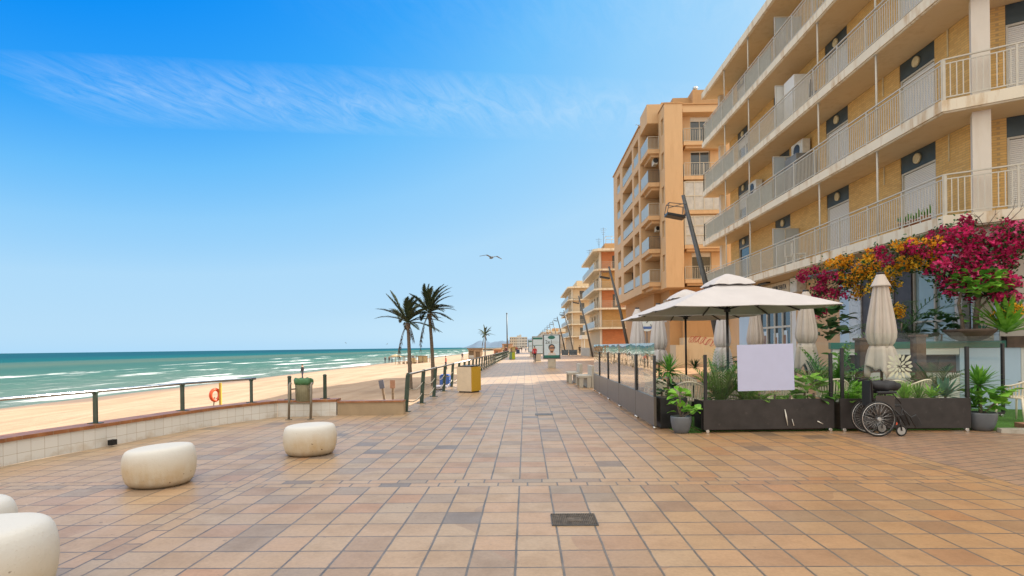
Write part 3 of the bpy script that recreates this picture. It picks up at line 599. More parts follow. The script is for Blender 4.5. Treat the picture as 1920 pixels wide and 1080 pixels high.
def winframe(m, O, ux, n, a, b_, c, d, dep, bars=1, fr=0.06, hb=0):
    O = Vector(O); ux = Vector(ux).normalized(); n = Vector(n).normalized()
    def Q(u, z): p = O + ux * u - n * dep; return (p.x, p.y, z)
    up = tuple(n)
    m.obox(Q(a, c + fr / 2), Q(b_, c + fr / 2), fr, 0.05, up=up); m.obox(Q(a, d - fr / 2), Q(b_, d - fr / 2), fr, 0.05, up=up)
    for i in range(bars + 2): u = a + fr / 2 + (b_ - a - fr) * i / (bars + 1); m.obox(Q(u, c + fr), Q(u, d - fr), fr, 0.05, up=up)
    for i in range(hb): z = c + (d - c) * (i + 1) / (hb + 1); m.obox(Q(a + fr, z), Q(b_ - fr, z), fr, 0.045, up=up)
def railing(m, pts, z0, h=1.0, step=0.11, r=0.008, post=1.6, gap=0.08, top2=True):
    for i in range(len(pts) - 1):
        a = Vector((*pts[i], 0)); b_ = Vector((*pts[i + 1], 0)); L = (b_ - a).length; d = (b_ - a) / L
        m.obox((a.x, a.y, z0 + h), (b_.x, b_.y, z0 + h), 0.05, 0.03)
        if top2: m.obox((a.x, a.y, z0 + h - 0.11), (b_.x, b_.y, z0 + h - 0.11), 0.025, 0.025)
        m.obox((a.x, a.y, z0 + gap), (b_.x, b_.y, z0 + gap), 0.03, 0.025)
        nb = max(1, int(L / step))
        for k in range(1, nb): p = a + d * (L * k / nb); m.obox((p.x, p.y, z0 + gap), (p.x, p.y, z0 + h - 0.11), 2 * r, 2 * r, up=tuple(d))
        npst = max(1, round(L / post))
        for k in range(npst + 1): p = a + d * (L * k / npst); m.obox((p.x, p.y, z0), (p.x, p.y, z0 + h), 0.04, 0.04, up=tuple(d))
def solid(m, x0, x1, y0, y1, z0, z1, mi=0): m.box((x0, y0, z0), (x1, y1, z1), mi)

# ---- near block: five floors of long balconies
b1 = thing('apartment_block', 'nearest block on the right, yellow brick with continuous white railed balconies', 'building', (11.6, 15.1, 0))
XB, XW = 10.37, 11.6; Y0, Y1 = 14.32, 33.2
WD = Vector((0.855, -0.519, 0)); WN = Vector((-0.519, -0.855, 0))       # wing direction and its outward normal
SB = [4.42, 7.27, 10.12, 12.97, 15.80]; TH = 0.31
doors = [(16.3, 17.8), (20.6, 22.1), (25.1, 26.6), (29.7, 31.1)]
wc = (XW, 15.1)
m = MB(); holes = []
for k in range(4):
    for a, b_ in doors: holes.append((a - 15.1, b_ - 15.1, SB[k] + TH + 0.002, SB[k + 1] - 0.0))
facade(m, (XW, 15.1, 0), (0, 1, 0), (-1, 0, 0), 17.2, 4.43, 16.0, holes, 0.12)
wh = [(0.75, 3.6, SB[k] + TH + 0.002, SB[k + 1]) for k in range(4)] + [(4.6, 7.2, SB[k] + TH + 0.002, SB[k + 1]) for k in range(4)]
facade(m, (XW, 15.1, 0), WD, WN, 9.0, 4.43, 16.0, wh, 0.12)
facade(m, (XW, 32.3, 0), (1, 0, 0), (0, 1, 0), 12.0, 4.43, 16.0, [], 0.12)
m.build('wall', M['brick'], b1)
m = MB(); e = Vector((XW, 15.1, 0)) + WD * 9.0; pr = [(XW + 0.3, 15.5), (e.x + 0.2, e.y + 0.35), (24, e.y + 0.35), (24, 32.2), (XW + 0.3, 32.2)]
m.prism(pr, 0, 15.9); m.build('core', M['creamwall'], b1)
f3 = Vector((10.42, 14.32, 0)); fe = f3 + WD * 9.6
edge = [(XB, Y1 + 0.1), (XB, 14.36), (f3.x, f3.y), (fe.x, fe.y)]
def slab_poly(ins=0.0):
    a = f3 + WN * (-ins); c = fe + WN * (-ins)
    q = Vector((XW, 15.1, 0)) + WD * 9.6 + WN * 0.006
    return [(XB + ins, Y1 + 0.1 - ins), (XB + ins, 14.34 + ins * 0.3), (a.x, a.y), (c.x, c.y), (q.x, q.y), (XW - 0.006, 15.09), (XW - 0.006, Y1 + 0.1 - ins)]
for k in range(4):
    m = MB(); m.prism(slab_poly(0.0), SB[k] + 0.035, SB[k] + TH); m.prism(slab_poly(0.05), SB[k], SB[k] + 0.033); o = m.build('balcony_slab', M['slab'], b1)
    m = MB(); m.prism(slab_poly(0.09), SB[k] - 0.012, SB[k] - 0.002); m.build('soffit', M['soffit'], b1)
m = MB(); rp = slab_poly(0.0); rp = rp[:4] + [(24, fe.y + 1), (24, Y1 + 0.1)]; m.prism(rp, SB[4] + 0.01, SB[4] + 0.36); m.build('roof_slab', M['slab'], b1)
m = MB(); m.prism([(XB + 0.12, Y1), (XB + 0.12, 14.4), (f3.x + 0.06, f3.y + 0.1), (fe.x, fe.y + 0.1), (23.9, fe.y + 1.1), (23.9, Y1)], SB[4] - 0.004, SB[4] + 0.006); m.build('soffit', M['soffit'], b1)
for k in range(4):
    z = SB[k] + TH; m = MB(); railing(m, [(XB + 0.06, Y1), (XB + 0.06, 14.40), (f3.x + 0.05, f3.y + 0.05)], z, 1.02, 0.105, 0.009, 1.6)
    g0 = f3 - WN * 0.06; g1 = fe - WN * 0.06; railing(m, [(g0.x, g0.y), (g1.x, g1.y)], z, 1.02, 0.125, 0.011, 1.35)
    railing(m, [(XB + 0.06, Y1), (XW, Y1)], z, 1.02, 0.125, 0.011, 1.2)
    m.build('balcony_railing', M['steelwhite'], b1)
    for (a, b_) in [(28.6, 33.0)] + ([(24.2, 27.0)] if k in (1, 3) else []):
        m = MB(); m.box((XB + 0.085, a, z + 0.09), (XB + 0.10, b_, z + 0.88)); m.build('windbreak_sheet', M['windbreak'] if 'windbreak' in M else M.setdefault('windbreak', simple('faded grey green windbreak', (0.34, 0.35, 0.29), 0.7, var=0.1)), b1)
# slim balcony poles between slabs
for k in range(4):
    for y in (17.1, 20.42, 26.65, 29.8):
        m = MB(); m.tube([(XB + 0.1, y, SB[k] + TH), (XB + 0.1, y, SB[k + 1])], 0.03, 8); m.tube([(XB + 0.1, y, SB[k + 1] - 0.02), (XB + 0.1, y, SB[k + 1])], 0.07, 8); m.build('pole', M['steelwhite'], b1)
# columns: one at the wing corner, one at the far end
for k in range(-1, 4):
    z0 = 0 if k < 0 else SB[k] + TH; z1 = SB[k + 1]
    if k >= 0 or True:
        c0 = Vector((11.32, 14.36, 0)); m = MB(); m.obox((c0.x, c0.y, z0 + 0.001), (c0.x, c0.y, z1 - 0.001), 0.36, 0.34, up=tuple(WN)); m.build('column', M['col'], b1)
    m = MB(); m.box((11.2, 32.65, z0 + 0.001), (11.45, 32.95, z1 - 0.001)); m.build('column', M['col'], b1)
def opening(parent, O, ux, n, a, b_, z0, z1, vent=True, openh=0.0):
    """dark lintel panel with vent disc above a white roller shutter"""
    m = MB(); panel(m, O, ux, n, a + 0.002, b_ - 0.002, z1 - 0.50, z1 - 0.002, 0.02, 0.06); lt = m.build('lintel_panel', M['lintel'], parent)
    if vent:
        c = Vector(O) + Vector(ux).normalized() * ((a + b_) / 2) + Vector((0, 0, z1 - 0.25)) - Vector(O) * 0
        c = Vector((Vector(O).x, Vector(O).y, 0)) + Vector(ux).normalized() * ((a + b_) / 2); c.z = z1 - 0.25; nn = Vector(n).normalized()
        m = MB(); m.tube([c - nn * 0.02, c + nn * 0.035, c + nn * 0.045], [0.15, 0.15, 0.12], 20); m.build('vent_disc', M['vent'], lt)
    m = MB(); winframe(m, O, ux, n, a + 0.01, b_ - 0.01, z0 + 0.01, z1 - 0.51, 0.05, 0, 0.05); fr = m.build('door_frame', M['steelwhite'], parent)
    zb = z0 + 0.06 + openh
    m = MB(); panel(m, O, ux, n, a + 0.06, b_ - 0.06, zb, z1 - 0.57, 0.07, 0.03); m.build('roller_shutter', M['shutter'], fr)
    if openh: m = MB(); panel(m, O, ux, n, a + 0.06, b_ - 0.06, z0 + 0.06, zb - 0.002, 0.085, 0.02); m.build('pane', M['window'], fr)
oh = {(0, 3): 2.0, (1, 3): 1.2, (2, 1): 0.9, (3, 1): 1.3, (2, 3): 1.6, (3, 0): 1.0, (1, 2): 0.8}
for k in range(4):
    for i, (a, b_) in enumerate(doors): opening(b1, (XW, 0, 0), (0, 1, 0), (-1, 0, 0), a, b_, SB[k] + TH, SB[k + 1], True, oh.get((k, i), 0))
    for (a, b_) in ((0.75, 3.6), (4.6, 7.2)): opening(b1, (XW, 15.1, 0), WD, WN, a, b_, SB[k] + TH, SB[k + 1], False)
    # service conduit down the brickwork
    m = MB(); m.box((XW - 0.03, 15.75, SB[k + 1] - 0.75), (XW - 0.002, 15.79, SB[k + 1])); m.box((XW - 0.03, 18.55, SB[k + 1] - 0.6), (XW - 0.002, 18.59, SB[k + 1])); m.build('conduit', M['vent'], b1)
def acunit(parent, c, s=1.0, face=(-1, 0, 0)):
    c = Vector(c); m = MB(); m.box((c.x - 0.16, c.y - 0.42 * s, c.z), (c.x + 0.16, c.y + 0.42 * s, c.z + 0.6 * s)); o = m.build('air_conditioner', M['acwhite'], parent, bevel=0.02)
    f = Vector(face); q = c + f * 0.165 if abs(f.x) > 0.5 else c + f * (0.42 * s + 0.005); q.z = c.z + 0.3 * s
    m = MB(); m.tube([q - f * 0.004, q + f * 0.012], 0.22 * s, 20); m.build('fan_grille', M['black'], o)
for c, s in (((11.4, 24.2, 11.9 + 0.1), 1.0), ((11.36, 23.6, 9.15), 1.15), ((11.35, 28.2, 8.9), 1.1), ((11.4, 28.6, 14.6), 0.9), ((11.4, 29.2, 3.3), 0.9)): acunit(b1, c, s)
# partitions between flats
for k, y, hh, mt in ((0, 24.3, 1.75, 'frost'), (1, 24.2, 1.9, 'frost'), (2, 23.9, 1.9, 'whitewall'), (3, 23.9, 1.9, 'frost')):
    z = SB[k] + TH; m = MB(); m.box((XB + 0.12, y, z + 0.05), (XW - 0.01, y + 0.03, z + hh)); pt_ = m.build('balcony_partition', M[mt], b1)
    m = MB()
    for xx in (XB + 0.12, (XB + XW) / 2, XW - 0.05): m.box((xx, y - 0.02, z), (xx + 0.04, y - 0.002, z + hh))
    m.box((XB + 0.12, y - 0.018, z + hh - 0.04), (XW - 0.01, y - 0.004, z + hh)); m.build('partition_frame', M['steelwhite'], pt_)
m = MB(); m.box((10.75, 22.7, SB[1] + TH), (11.5, 23.7, SB[1] + TH + 1.55)); m.build('storage_cabinet', simple('grey storage cabinet', (0.16, 0.16, 0.15), 0.6), b1, bevel=0.01)
m = MB(); m.box((10.8, 22.9, SB[2] + TH), (11.5, 23.8, SB[2] + TH + 1.9)); m.build('storage_cabinet', M['whitewall'], b1, bevel=0.01)
# ground floor: shop fronts and marble piers
gf = [(33.2, 'ochre', 31.5), (31.5, 'bluewall', 24.6), (24.6, 'creamwall', 21.4), (21.4, 'bluewall', 20.5)]
def gpart(name, y0, y1, mt, x=XW, z0=0.0, z1=4.41, th=0.2): m = MB(); m.box((x, y0, z0), (x + th, y1, z1)); return m.build(name, M[mt], b1)
gpart('shop_wall', 31.2, 33.0, 'ochre'); gpart('shop_wall', 29.3, 31.2, 'bluewall'); gpart('shop_wall', 24.7, 25.1, 'whitewall'); gpart('shop_wall', 21.2, 24.7, 'ochre')
gpart('shop_wall', 25.1, 29.3, 'bluewall', z0=0, z1=1.0); 
m = MB(); m.box((XW + 0.05, 25.1, 1.0), (XW + 0.1, 29.3, 3.75)); sg = m.build('shop_window', M['window'], b1)
m = MB(); winframe(m, (XW, 25.1, 0), (0, 1, 0), (-1, 0, 0), 0.0, 4.2, 1.0, 3.75, 0.0, 4, 0.09, 1); m.build('window_frame', M['steelwhite'], sg)
pbr = simple('brown poster print', (0.22, 0.12, 0.09), 0.4, var=0.4, sc=8)
for yy, zz0, zz1 in ((25.6, 1.15, 2.2), (26.5, 1.1, 2.1), (27.7, 1.2, 2.2)): m = MB(); m.box((XW + 0.03, yy, zz0), (XW + 0.045, yy + 0.5, zz1)); m.box((XW + 0.02, yy + 0.12, zz0 + 0.1), (XW + 0.0305, yy + 0.36, zz1 - 0.2), 1); m.build('window_poster', [M['poster'], pbr], sg)
m = MB(); m.box((XW - 0.12, 25.05, 3.80), (XW - 0.01, 29.3, 4.38)); sign = m.build('shop_sign', M['creamsign'] if 'creamsign' in M else M.setdefault('creamsign', simple('cream sign board', (0.62, 0.54, 0.40), 0.5)), b1)
def text(body, size, loc, rot, mat, name, parent, ext=0.006, sx=1.0):
    cu = bpy.data.curves.new(name, 'FONT'); cu.body = body; cu.size = size; cu.extrude = ext; cu.align_x = 'CENTER'; cu.align_y = 'CENTER'; cu.resolution_u = 2
    o = bpy.data.objects.new(name, cu); COL.objects.link(o); dg = bpy.context.evaluated_depsgraph_get(); me = bpy.data.meshes.new_from_object(o.evaluated_get(dg)); bpy.data.objects.remove(o)
    q = bpy.data.objects.new(name, me); COL.objects.link(q); me.materials.clear(); me.materials.append(mat)
    off = Vector((0, 0, 0)); p = parent
    while p is not None: off += p.location; p = p.parent
    q.parent = parent; q.location = Vector(loc) - off; q.rotation_euler = rot; q.scale = (sx, 1, 1); return q
text('HORCHATA', 0.32, (XW - 0.13, 26.0, 4.12), (PI / 2, 0, -PI / 2), M['ink'], 'sign_lettering', sign, 0.006, 0.8)
for y0, y1, mt in ((20.6, 21.2, 'bluewall'), (19.9, 20.6, 'marble'), (19.35, 19.9, 'darkstone'), (18.75, 19.0, 'whitewall'), (18.2, 18.75, 'marble'), (17.4, 18.2, 'darkstone'), (15.35, 15.6, 'whitewall')):
    gpart('pier', y0, y1, mt, x=XW - (0.05 if mt != 'darkstone' else 0.0))
m = MB(); m.box((XW + 0.12, 15.6, 0.1), (XW + 0.16, 17.4, 4.3)); m.box((XW + 0.12, 19.0, 0.1), (XW + 0.16, 19.35, 4.3)); sw_ = m.build('shop_window', simple('pale reflective glass', (0.30, 0.42, 0.45), 0.05, var=0.15, sc=0.8, spec=0.9), b1)
m = MB(); winframe(m, (XW, 15.6, 0), (0, 1, 0), (-1, 0, 0), 0.0, 1.8, 0.1, 4.3, 0.08, 1, 0.06, 1); m.build('window_frame', M['steelwhite'], sw_)
# wing ground floor
O2 = Vector((XW, 15.1, 0))
def wpan(name, a, b_, c, d, dep, mt, th=0.1): m = MB(); panel(m, O2, WD, WN, a, b_, c, d, dep, th); return m.build(name, M[mt], b1)
wpan('shop_wall', 0.0, 0.55, 0, 4.41, -0.05, 'bluewall'); wpan('shop_wall', 0.56, 1.25, 0, 4.41, -0.04, 'col'); wpan('shop_window', 1.26, 6.5, 0, 4.3, 0.1, 'dark')
# aerials and ceiling light
m = MB(); m.box((10.95, 27.2, 4.30), (11.15, 28.1, 4.40)); m.box((10.85, 25.9, 4.33), (11.05, 26.8, 4.41)); m.build('ceiling_light', M['black'], b1)
m = MB(); m.box((11.2, 23.75, 3.75), (11.58, 24.35, 4.35)); m.build('junction_box', M['acwhite'], b1)

# ---- ochre tower
b2 = thing('apartment_tower', 'tall ochre rendered apartment tower with frosted balcony panels, second building along the promenade', 'building', (11.4, 46.2, 0))
FL = [18.05 - 2.79 * k for k in range(5)]     # balcony floor levels from top
ZT = 21.05; ZB = 6.25
m = MB(); holes = []
for f in FL: holes.append((0.35, 1.15, f + 0.75, f + 2.1))
facade(m, (11.4, 46.2, 0), (0, 1, 0), (-1, 0, 0), 2.0, ZB, ZT, holes, 0.25)             # pier with slit windows
sh = [(1.7, 3.35, f + 0.02, f + 2.25) for f in FL]
facade(m, (11.4, 46.2, 0), (1, 0, 0), (0, -1, 0), 1.45, ZB, ZT + 0.02, [], 0.25)
facade(m, (12.85, 47.2, 0), (1, 0, 0), (0, -1, 0), 9.0, ZB, ZT + 0.3, [(0.9, 2.5, f + 0.02, f + 2.3) for f in FL], 0.25)
facade(m, (12.85, 46.2, 0), (0, 1, 0), (1, 0, 0), 1.0, ZB, ZT, [], 0.25)
facade(m, (11.4, 48.2, 0), (1, 0, 0), (0, 1, 0), 1.2, ZB, ZT, [], 0.25)
facade(m, (12.6, 48.2, 0), (0, 1, 0), (-1, 0, 0), 2.9, ZB, ZT, [(0.5, 1.9, f + 0.02, f + 2.2) for f in FL], 0.2)   # back of projecting balconies
facade(m, (10.4, 51.1, 0), (1, 0, 0), (0, -1, 0), 2.2, ZB, ZT + 0.0, [], 0.2)
wh = []
for f in FL: wh += [(0.75, 3.0, f + 0.15, f + 2.3), (3.8, 9.1, f + 0.1, f + 2.35), (10.7, 12.6, f + 0.3, f + 2.25)]
facade(m, (10.4, 51.1, 0), (0, 1, 0), (-1, 0, 0), 15.1, ZB, ZT + 0.05, wh, 0.9)
facade(m, (10.4, 66.2, 0), (1, 0, 0), (0, 1, 0), 12, ZB, ZT, [], 0.2)
m.face([(10.4, 51.1, ZB), (10.4, 66.2, ZB), (22, 66.2, ZB), (22, 51.1, ZB)][::-1]); m.face([(11.4, 46.2, ZB), (11.4, 51.1, ZB), (22, 51.1, ZB), (22, 46.2, ZB)])
m.build('wall', M['ochre'], b2)
m = MB(); m.prism([(13.2, 48.0), (13.2, 51.6), (11.6, 51.6), (11.6, 66.0), (22, 66.0), (22, 48.0)], 0, 21.0); m.build('core', M['ochred'], b2)
m = MB(); m.box((10.3, 51.0, ZT + 0.052), (22, 66.3, ZT + 0.16)); m.box((11.35, 46.15, ZT + 0.022), (12.9, 51.0, ZT + 0.12)); m.box((12.9, 47.1, ZT + 0.31), (22, 51.0, ZT + 0.42)); m.build('parapet_cap', M['ochred'], b2)
m = MB(); m.prism([(10.45, 48.22), (10.45, 51.08), (12.6, 51.08), (12.6, 48.22)], 20.3, 21.9); m.build('canopy', M['ochre'], b2)
m = MB(); m.box((11.9, 49.2, ZT + 0.125), (13.6, 56, ZT + 1.4)); m.box((12.9, 49.3, ZT + 0.425), (14.6, 54, 22.85)); m.box((14.4, 48.6, ZT + 0.425), (22, 56, 23.2)); m.build('stair_tower', M['ochred'], b2)
m = MB(); m.lathe((14.75, 49.0, 23.2), [(0.08, 0), (0.08, 0.1), (0.17, 0.15), (0.22, 0.28), (0.17, 0.42), (0.03, 0.47)], 14); m.build('roof_vent', M['alu'], b2)
m = MB(); m.box((12.9, 46.3, 20.4), (17.4, 47.19, 20.75)); m.build('canopy', M['ochre'], b2)
for i, f in enumerate(FL):
    # projecting sea balconies
    m = MB(); m.prism([(10.42, 48.0), (10.42, 51.08), (12.59, 51.08), (12.59, 48.22), (11.38, 48.22), (11.38, 48.0)], f - 0.35, f); m.prism([(10.75, 48.23), (10.75, 51.07), (12.59, 51.07), (12.59, 48.23)], f - 0.6, f - 0.352); bl = m.build('balcony', M['ochre'], b2)
    m = MB(); m.box((10.44, 48.1, f + 0.05), (10.46, 51.0, f + 1.05)); m.build('frosted_panel', M['frost'], bl)
    m = MB(); railing(m, [(10.46, 48.04), (11.36, 48.04)], f, 1.05, 0.11, 0.010, 0.9, 0.06, False); m.build('balcony_railing', M['galv'] if i % 2 else M['steelwhite'], bl)
    # south balconies
    m = MB(); m.prism([(12.95, 46.3), (12.95, 47.19), (16.2, 47.19), (16.2, 46.3)], f - 0.3, f); m.prism([(13.15, 46.5), (13.15, 47.18), (16.2, 47.18), (16.2, 46.5)], f - 0.5, f - 0.302); bl = m.build('balcony', M['ochre'], b2)
    if i in (0, 1, 4):
        m = MB(); railing(m, [(16.1, 46.34), (12.99, 46.34)], f, 1.05, 0.13, 0.011, 1.5, 0.06, False); m.build('balcony_railing', M['steelwhite'], bl)
        m = MB(); m.box((12.97, 46.4, f + 0.05), (12.99, 47.15, f + 1.0)); m.build('frosted_panel', M['frost'], bl)
    else:
        m = MB(); m.box((13.0, 46.36, f + 0.04), (16.1, 46.39, f + 2.3)); m.box((12.98, 46.4, f + 0.04), (13.0, 47.1, f + 2.3)); gl = m.build('glazed_enclosure', M['curtain'], bl)
        m = MB(); winframe(m, (12.98, 46.34, 0), (1, 0, 0), (0, -1, 0), 0, 3.14, f + 0.02, f + 2.34, 0.0, 3, 0.07, 1 if i == 2 else 2); winframe(m, (12.96, 46.36, 0), (0, 1, 0), (-1, 0, 0), 0, 0.8, f + 0.02, f + 2.34, 0.0, 0, 0.07, 1); m.build('window_frame', M['steelwhite'], gl)
    def win(O, ux, n, a, b_, c, d, dep, bars, frm='steelwhite', sh_=0.0, pane='window'):
        m = MB(); panel(m, O, ux, n, a, b_, c, d, dep + 0.02, 0.02); wdo = m.build('window', M[pane], b2)
        m = MB(); winframe(m, O, ux, n, a, b_, c, d, dep, bars, 0.06); m.build('window_frame', M[frm], wdo)
        if sh_: m = MB(); panel(m, O, ux, n, a + 0.03, b_ - 0.03, d - sh_, d, dep - 0.06, 0.03); m.build('roller_shutter', M['shutter'], wdo)
    win((11.4, 46.2, 0), (0, 1, 0), (-1, 0, 0), 0.36, 1.14, f + 0.76, f + 2.09, 0.18, 0)
    win((12.85, 47.2, 0), (1, 0, 0), (0, -1, 0), 0.91, 2.49, f + 0.03, f + 2.29, 0.15, 1, sh_=0.35 if i % 2 == 0 else 0.1)
    win((12.6, 48.2, 0), (0, 1, 0), (-1, 0, 0), 0.51, 1.89, f + 0.03, f + 2.19, 0.1, 1, sh_=[0.3, 0.9, 0, 1.4, 0.5][i])
    win((10.4, 51.1, 0), (0, 1, 0), (-1, 0, 0), 0.8, 2.95, f + 0.16, f + 2.29, 0.85, 1, sh_=[0.4, 1.2, 0.8, 0.3, 1.5][i], pane='window' if i % 2 else 'curtain')
    win((10.4, 51.1, 0), (0, 1, 0), (-1, 0, 0), 3.85, 9.05, f + 0.12, f + 2.34, 0.87, 3, frm='ochrewin' if 'ochrewin' in M else M.setdefault('ochrewin', M['wood']) and 'ochrewin')
    win((10.4, 51.1, 0), (0, 1, 0), (-1, 0, 0), 10.75, 12.55, f + 0.31, f + 2.24, 0.85, 0, sh_=[0.5, 0.2, 1.0, 0.6, 0.3][i])
    for a, b_ in ((0.78, 2.97), (3.83, 9.07), (10.73, 12.57)):
        m = MB(); m.box((10.42, 51.1 + a, f + 0.2), (10.44, 51.1 + b_, f + 1.02)); pn = m.build('balcony_panel', M['frost'], b2)
        m = MB(); m.box((10.40, 51.1 + a, f + 1.02), (10.46, 51.1 + b_, f + 1.07)); m.build('handrail', M['steelwhite'], pn)
acunit(b2, (11.2, 48.9, FL[1] + 1.7), 1.0, (0, -1, 0)); acunit(b2, (11.5, 49.6, FL[3] + 1.75), 0.8, (0, -1, 0))
# recessed ground floors of the tower
m = MB(); facade(m, (12.2, 48.5, 0), (0, 1, 0), (-1, 0, 0), 17.5, 0, ZB, [(1.0, 2.6, 3.6, 5.6), (4.0, 6.6, 3.2, 5.6), (8.0, 9.2, 3.6, 5.6), (11.0, 13.0, 0.2, 2.6), (3.0, 5.5, 0.2, 2.6)], 0.15)
facade(m, (12.2, 48.5, 0), (1, 0, 0), (0, -1, 0), 10, 0, ZB, [(5.3, 8.0, 0.1, 5.5)], 0.3); m.build('ground_floor_wall', M['ochred'], b2)
m = MB(); panel(m, (12.2, 48.5, 0), (0, 1, 0), (-1, 0, 0), 1, 2.6, 3.6, 5.6, 0.1, 0.03); panel(m, (12.2, 48.5, 0), (0, 1, 0), (-1, 0, 0), 4, 6.6, 3.2, 5.6, 0.1, 0.03); panel(m, (12.2, 48.5, 0), (0, 1, 0), (-1, 0, 0), 8, 9.2, 3.6, 5.6, 0.1, 0.03); m.build('roller_shutter', M['shutter'], b2)
m = MB(); m.box((12.2, 46.6, 0), (13.0, 48.49, 1.6)); m.box((13.0, 47.2, 0), (22, 48.49, 2.2)); m.build('low_wall', M['creamwall'], b2)
# red scribble on the wall
m = MB(); cx, cz = 13.6, 2.05
for q in range(5):
    pts = []
    for k in range(26): a = k / 25 * PI * 3.2; pts.append((cx + q * 0.42 + 0.26 * math.cos(a + q) + 0.01 * k, 48.485 if cx < 0 else 47.19, cz - 0.19 * (q > 1) * (q - 1) * 0.6 + 0.25 * math.sin(a * 1.3 + q)))
    m.tube(pts, 0.014, 4)
m.build('graffiti', M['graffiti'], b2)

# ---- further blocks with wrap-round balconies
def block(name, label, X, Ya, Yb, ztop, floors, step, mats, ext=14, slabm='slab', prefix_x=0.9):
    b = thing(name, label, 'building', (X, Ya, 0))
    xw = X + prefix_x; yw = Ya + 1.1
    m = MB(); holes = []; sh = []
    for k in range(floors):
        zb = ztop - step * (k + 1) + 0.25
        y = 0.8
        while y < Yb - yw - 2.4: holes.append((y, y + 1.5, zb + 0.02, zb + 2.1)); y += 3.6
    facade(m, (xw, yw, 0), (0, 1, 0), (-1, 0, 0), Yb - yw, 0, ztop, holes, 0.15)
    m.build('wall', M[mats[1]], b)
    m = MB(); shh = [(1.6, 2.7, ztop - step * (k + 1) + 0.27, ztop - step * (k + 1) + 2.3) for k in range(floors)]
    facade(m, (xw, yw, 0), (1, 0, 0), (0, -1, 0), ext, 0, ztop, shh, 0.15); m.build('end_wall', M[mats[0]], b)
    m = MB(); m.box((xw + 0.16, yw + 0.16, 0), (xw + ext, Yb, ztop - 0.01)); m.build('core', M['creamwall'], b)
    for k in range(floors):
        zb = ztop - step * (k + 1)
        m = MB(); m.prism([(X, Yb), (X, Ya + 0.7), (X + 0.6, Ya), (X + ext, Ya), (X + ext, yw - 0.002), (xw - 0.002, yw - 0.002), (xw - 0.002, Yb)], zb, zb + 0.24); m.build('balcony_slab', M[slabm], b)
        m = MB(); m.box((X + 0.05, Ya + 0.9, zb + 0.3), (X + 0.08, Yb, zb + 1.2)); m.build('frosted_panel', M['frost'], b)
        m = MB(); railing(m, [(X + 0.06, Ya + 0.75), (X + 0.62, Ya + 0.06), (X + ext, Ya + 0.06)], zb + 0.24, 1.0, 0.16, 0.012, 1.8, 0.06, False); m.build('balcony_railing', M['steelwhite'], b)
        for h in holes[:]:
            if abs(h[2] - (zb + 0.27)) < 0.01:
                m = MB(); panel(m, (xw, yw, 0), (0, 1, 0), (-1, 0, 0), h[0], h[1], h[2], h[3], 0.1, 0.03); m.build('window', M['window'] if rnd.random() < 0.5 else M['shutter'], b)
        m = MB(); panel(m, (xw, yw, 0), (1, 0, 0), (0, -1, 0), *shh[k], 0.1, 0.03); m.build('window', M['window'], b)
    m = MB(); m.prism([(X - 0.1, Yb), (X - 0.1, Ya + 0.6), (X + 0.55, Ya - 0.1), (X + ext, Ya - 0.1), (X + ext, Yb)], ztop + 0.002, ztop + 0.35); m.build('roof_slab', M[slabm], b)
    m = MB(); m.box((X + 0.85, Ya + 0.9, 0), (X + 1.1, Ya + 1.05, ztop)); m.build('corner_column', M['col'], b)
    return b
b3 = block('balcony_block', 'five storey block with orange brick end wall and chamfered white balconies beyond the ochre tower', 10.1, 83.2, 101, 15.45, 4, 2.85, ('brickorange', 'creamwall'), prefix_x=1.2)
# ochre infill storeys on the orange block and roof things
m = MB(); m.box((11.31, 84.27, 4.3), (24, 84.29, 6.9)); m.box((11.31, 84.27, 9.9), (24, 84.29, 12.5)); m.build('end_wall_panel', M['brickyellow'], b3)
m = MB(); m.prism([(12.2, 87), (12.2, 98), (22, 98), (22, 87)], 15.81, 17.2); m.build('penthouse', M['ochred'], b3)
m = MB()
for k in range(5): m.tube([(12.4 + k * 0.9, 87.2, 17.2), (12.4 + k * 0.9, 87.2, 18.3)], 0.03, 5)
m.tube([(12.4, 87.2, 18.3), (16, 87.2, 18.3)], 0.03, 5); m.tube([(12.4, 87.2, 17.8), (16, 87.2, 17.8)], 0.03, 5); m.tube([(12.4, 87.2, 18.3), (12.4, 90, 18.3)], 0.03, 5); m.build('roof_railing', M['steelwhite'], b3)
for x_, y_, h_ in ((11.9, 86, 3.6), (11.6, 89, 2.6), (10.9, 93, 1.6), (11.0, 97, 2.2)):
    m = MB(); m.tube([(x_, y_, 15.8), (x_, y_, 15.8 + h_)], 0.03, 5)
    for q in range(4): m.tube([(x_ - 0.5 + 0.1 * q, y_, 15.6 + h_ - 0.28 * q), (x_ + 0.5 - 0.1 * q, y_, 15.6 + h_ - 0.28 * q)], 0.018, 4)
    m.build('antenna', M['galv'], b3)
b4 = block('balcony_block', 'cream five storey block with white balconies, fourth building along the promenade', 10.1, 134.2, 162, 15.3, 4, 2.9, ('creamwall', 'creamwall'), prefix_x=1.2)
m = MB(); m.box((12.5, 138, 15.7), (24, 158, 17.4)); m.build('penthouse', M['creamwall'], b4)
m = MB(); m.box((10.2, 104.0, 2.9), (13.0, 109.0, 3.6)); m.box((10.6, 104.2, 0.0), (10.8, 104.4, 2.9)); m.box((12.7, 104.2, 0), (12.9, 104.4, 2.9)); m.box((10.6, 108.6, 0.0), (10.8, 108.8, 2.9)); tag(m.build('shop_awning', M['whitewall']), 'small white awning frame projecting onto the pavement between the orange and cream blocks', 'awning')
m = MB(); m.box((9.6, 86.0, 0), (10.0, 100, 1.3)); m.box((10.0, 84.0, 0), (13.5, 84.25, 1.3)); tag(m.build('garden_wall', M['concrete']), 'low grey wall along the foot of the orange brick block', 'wall')
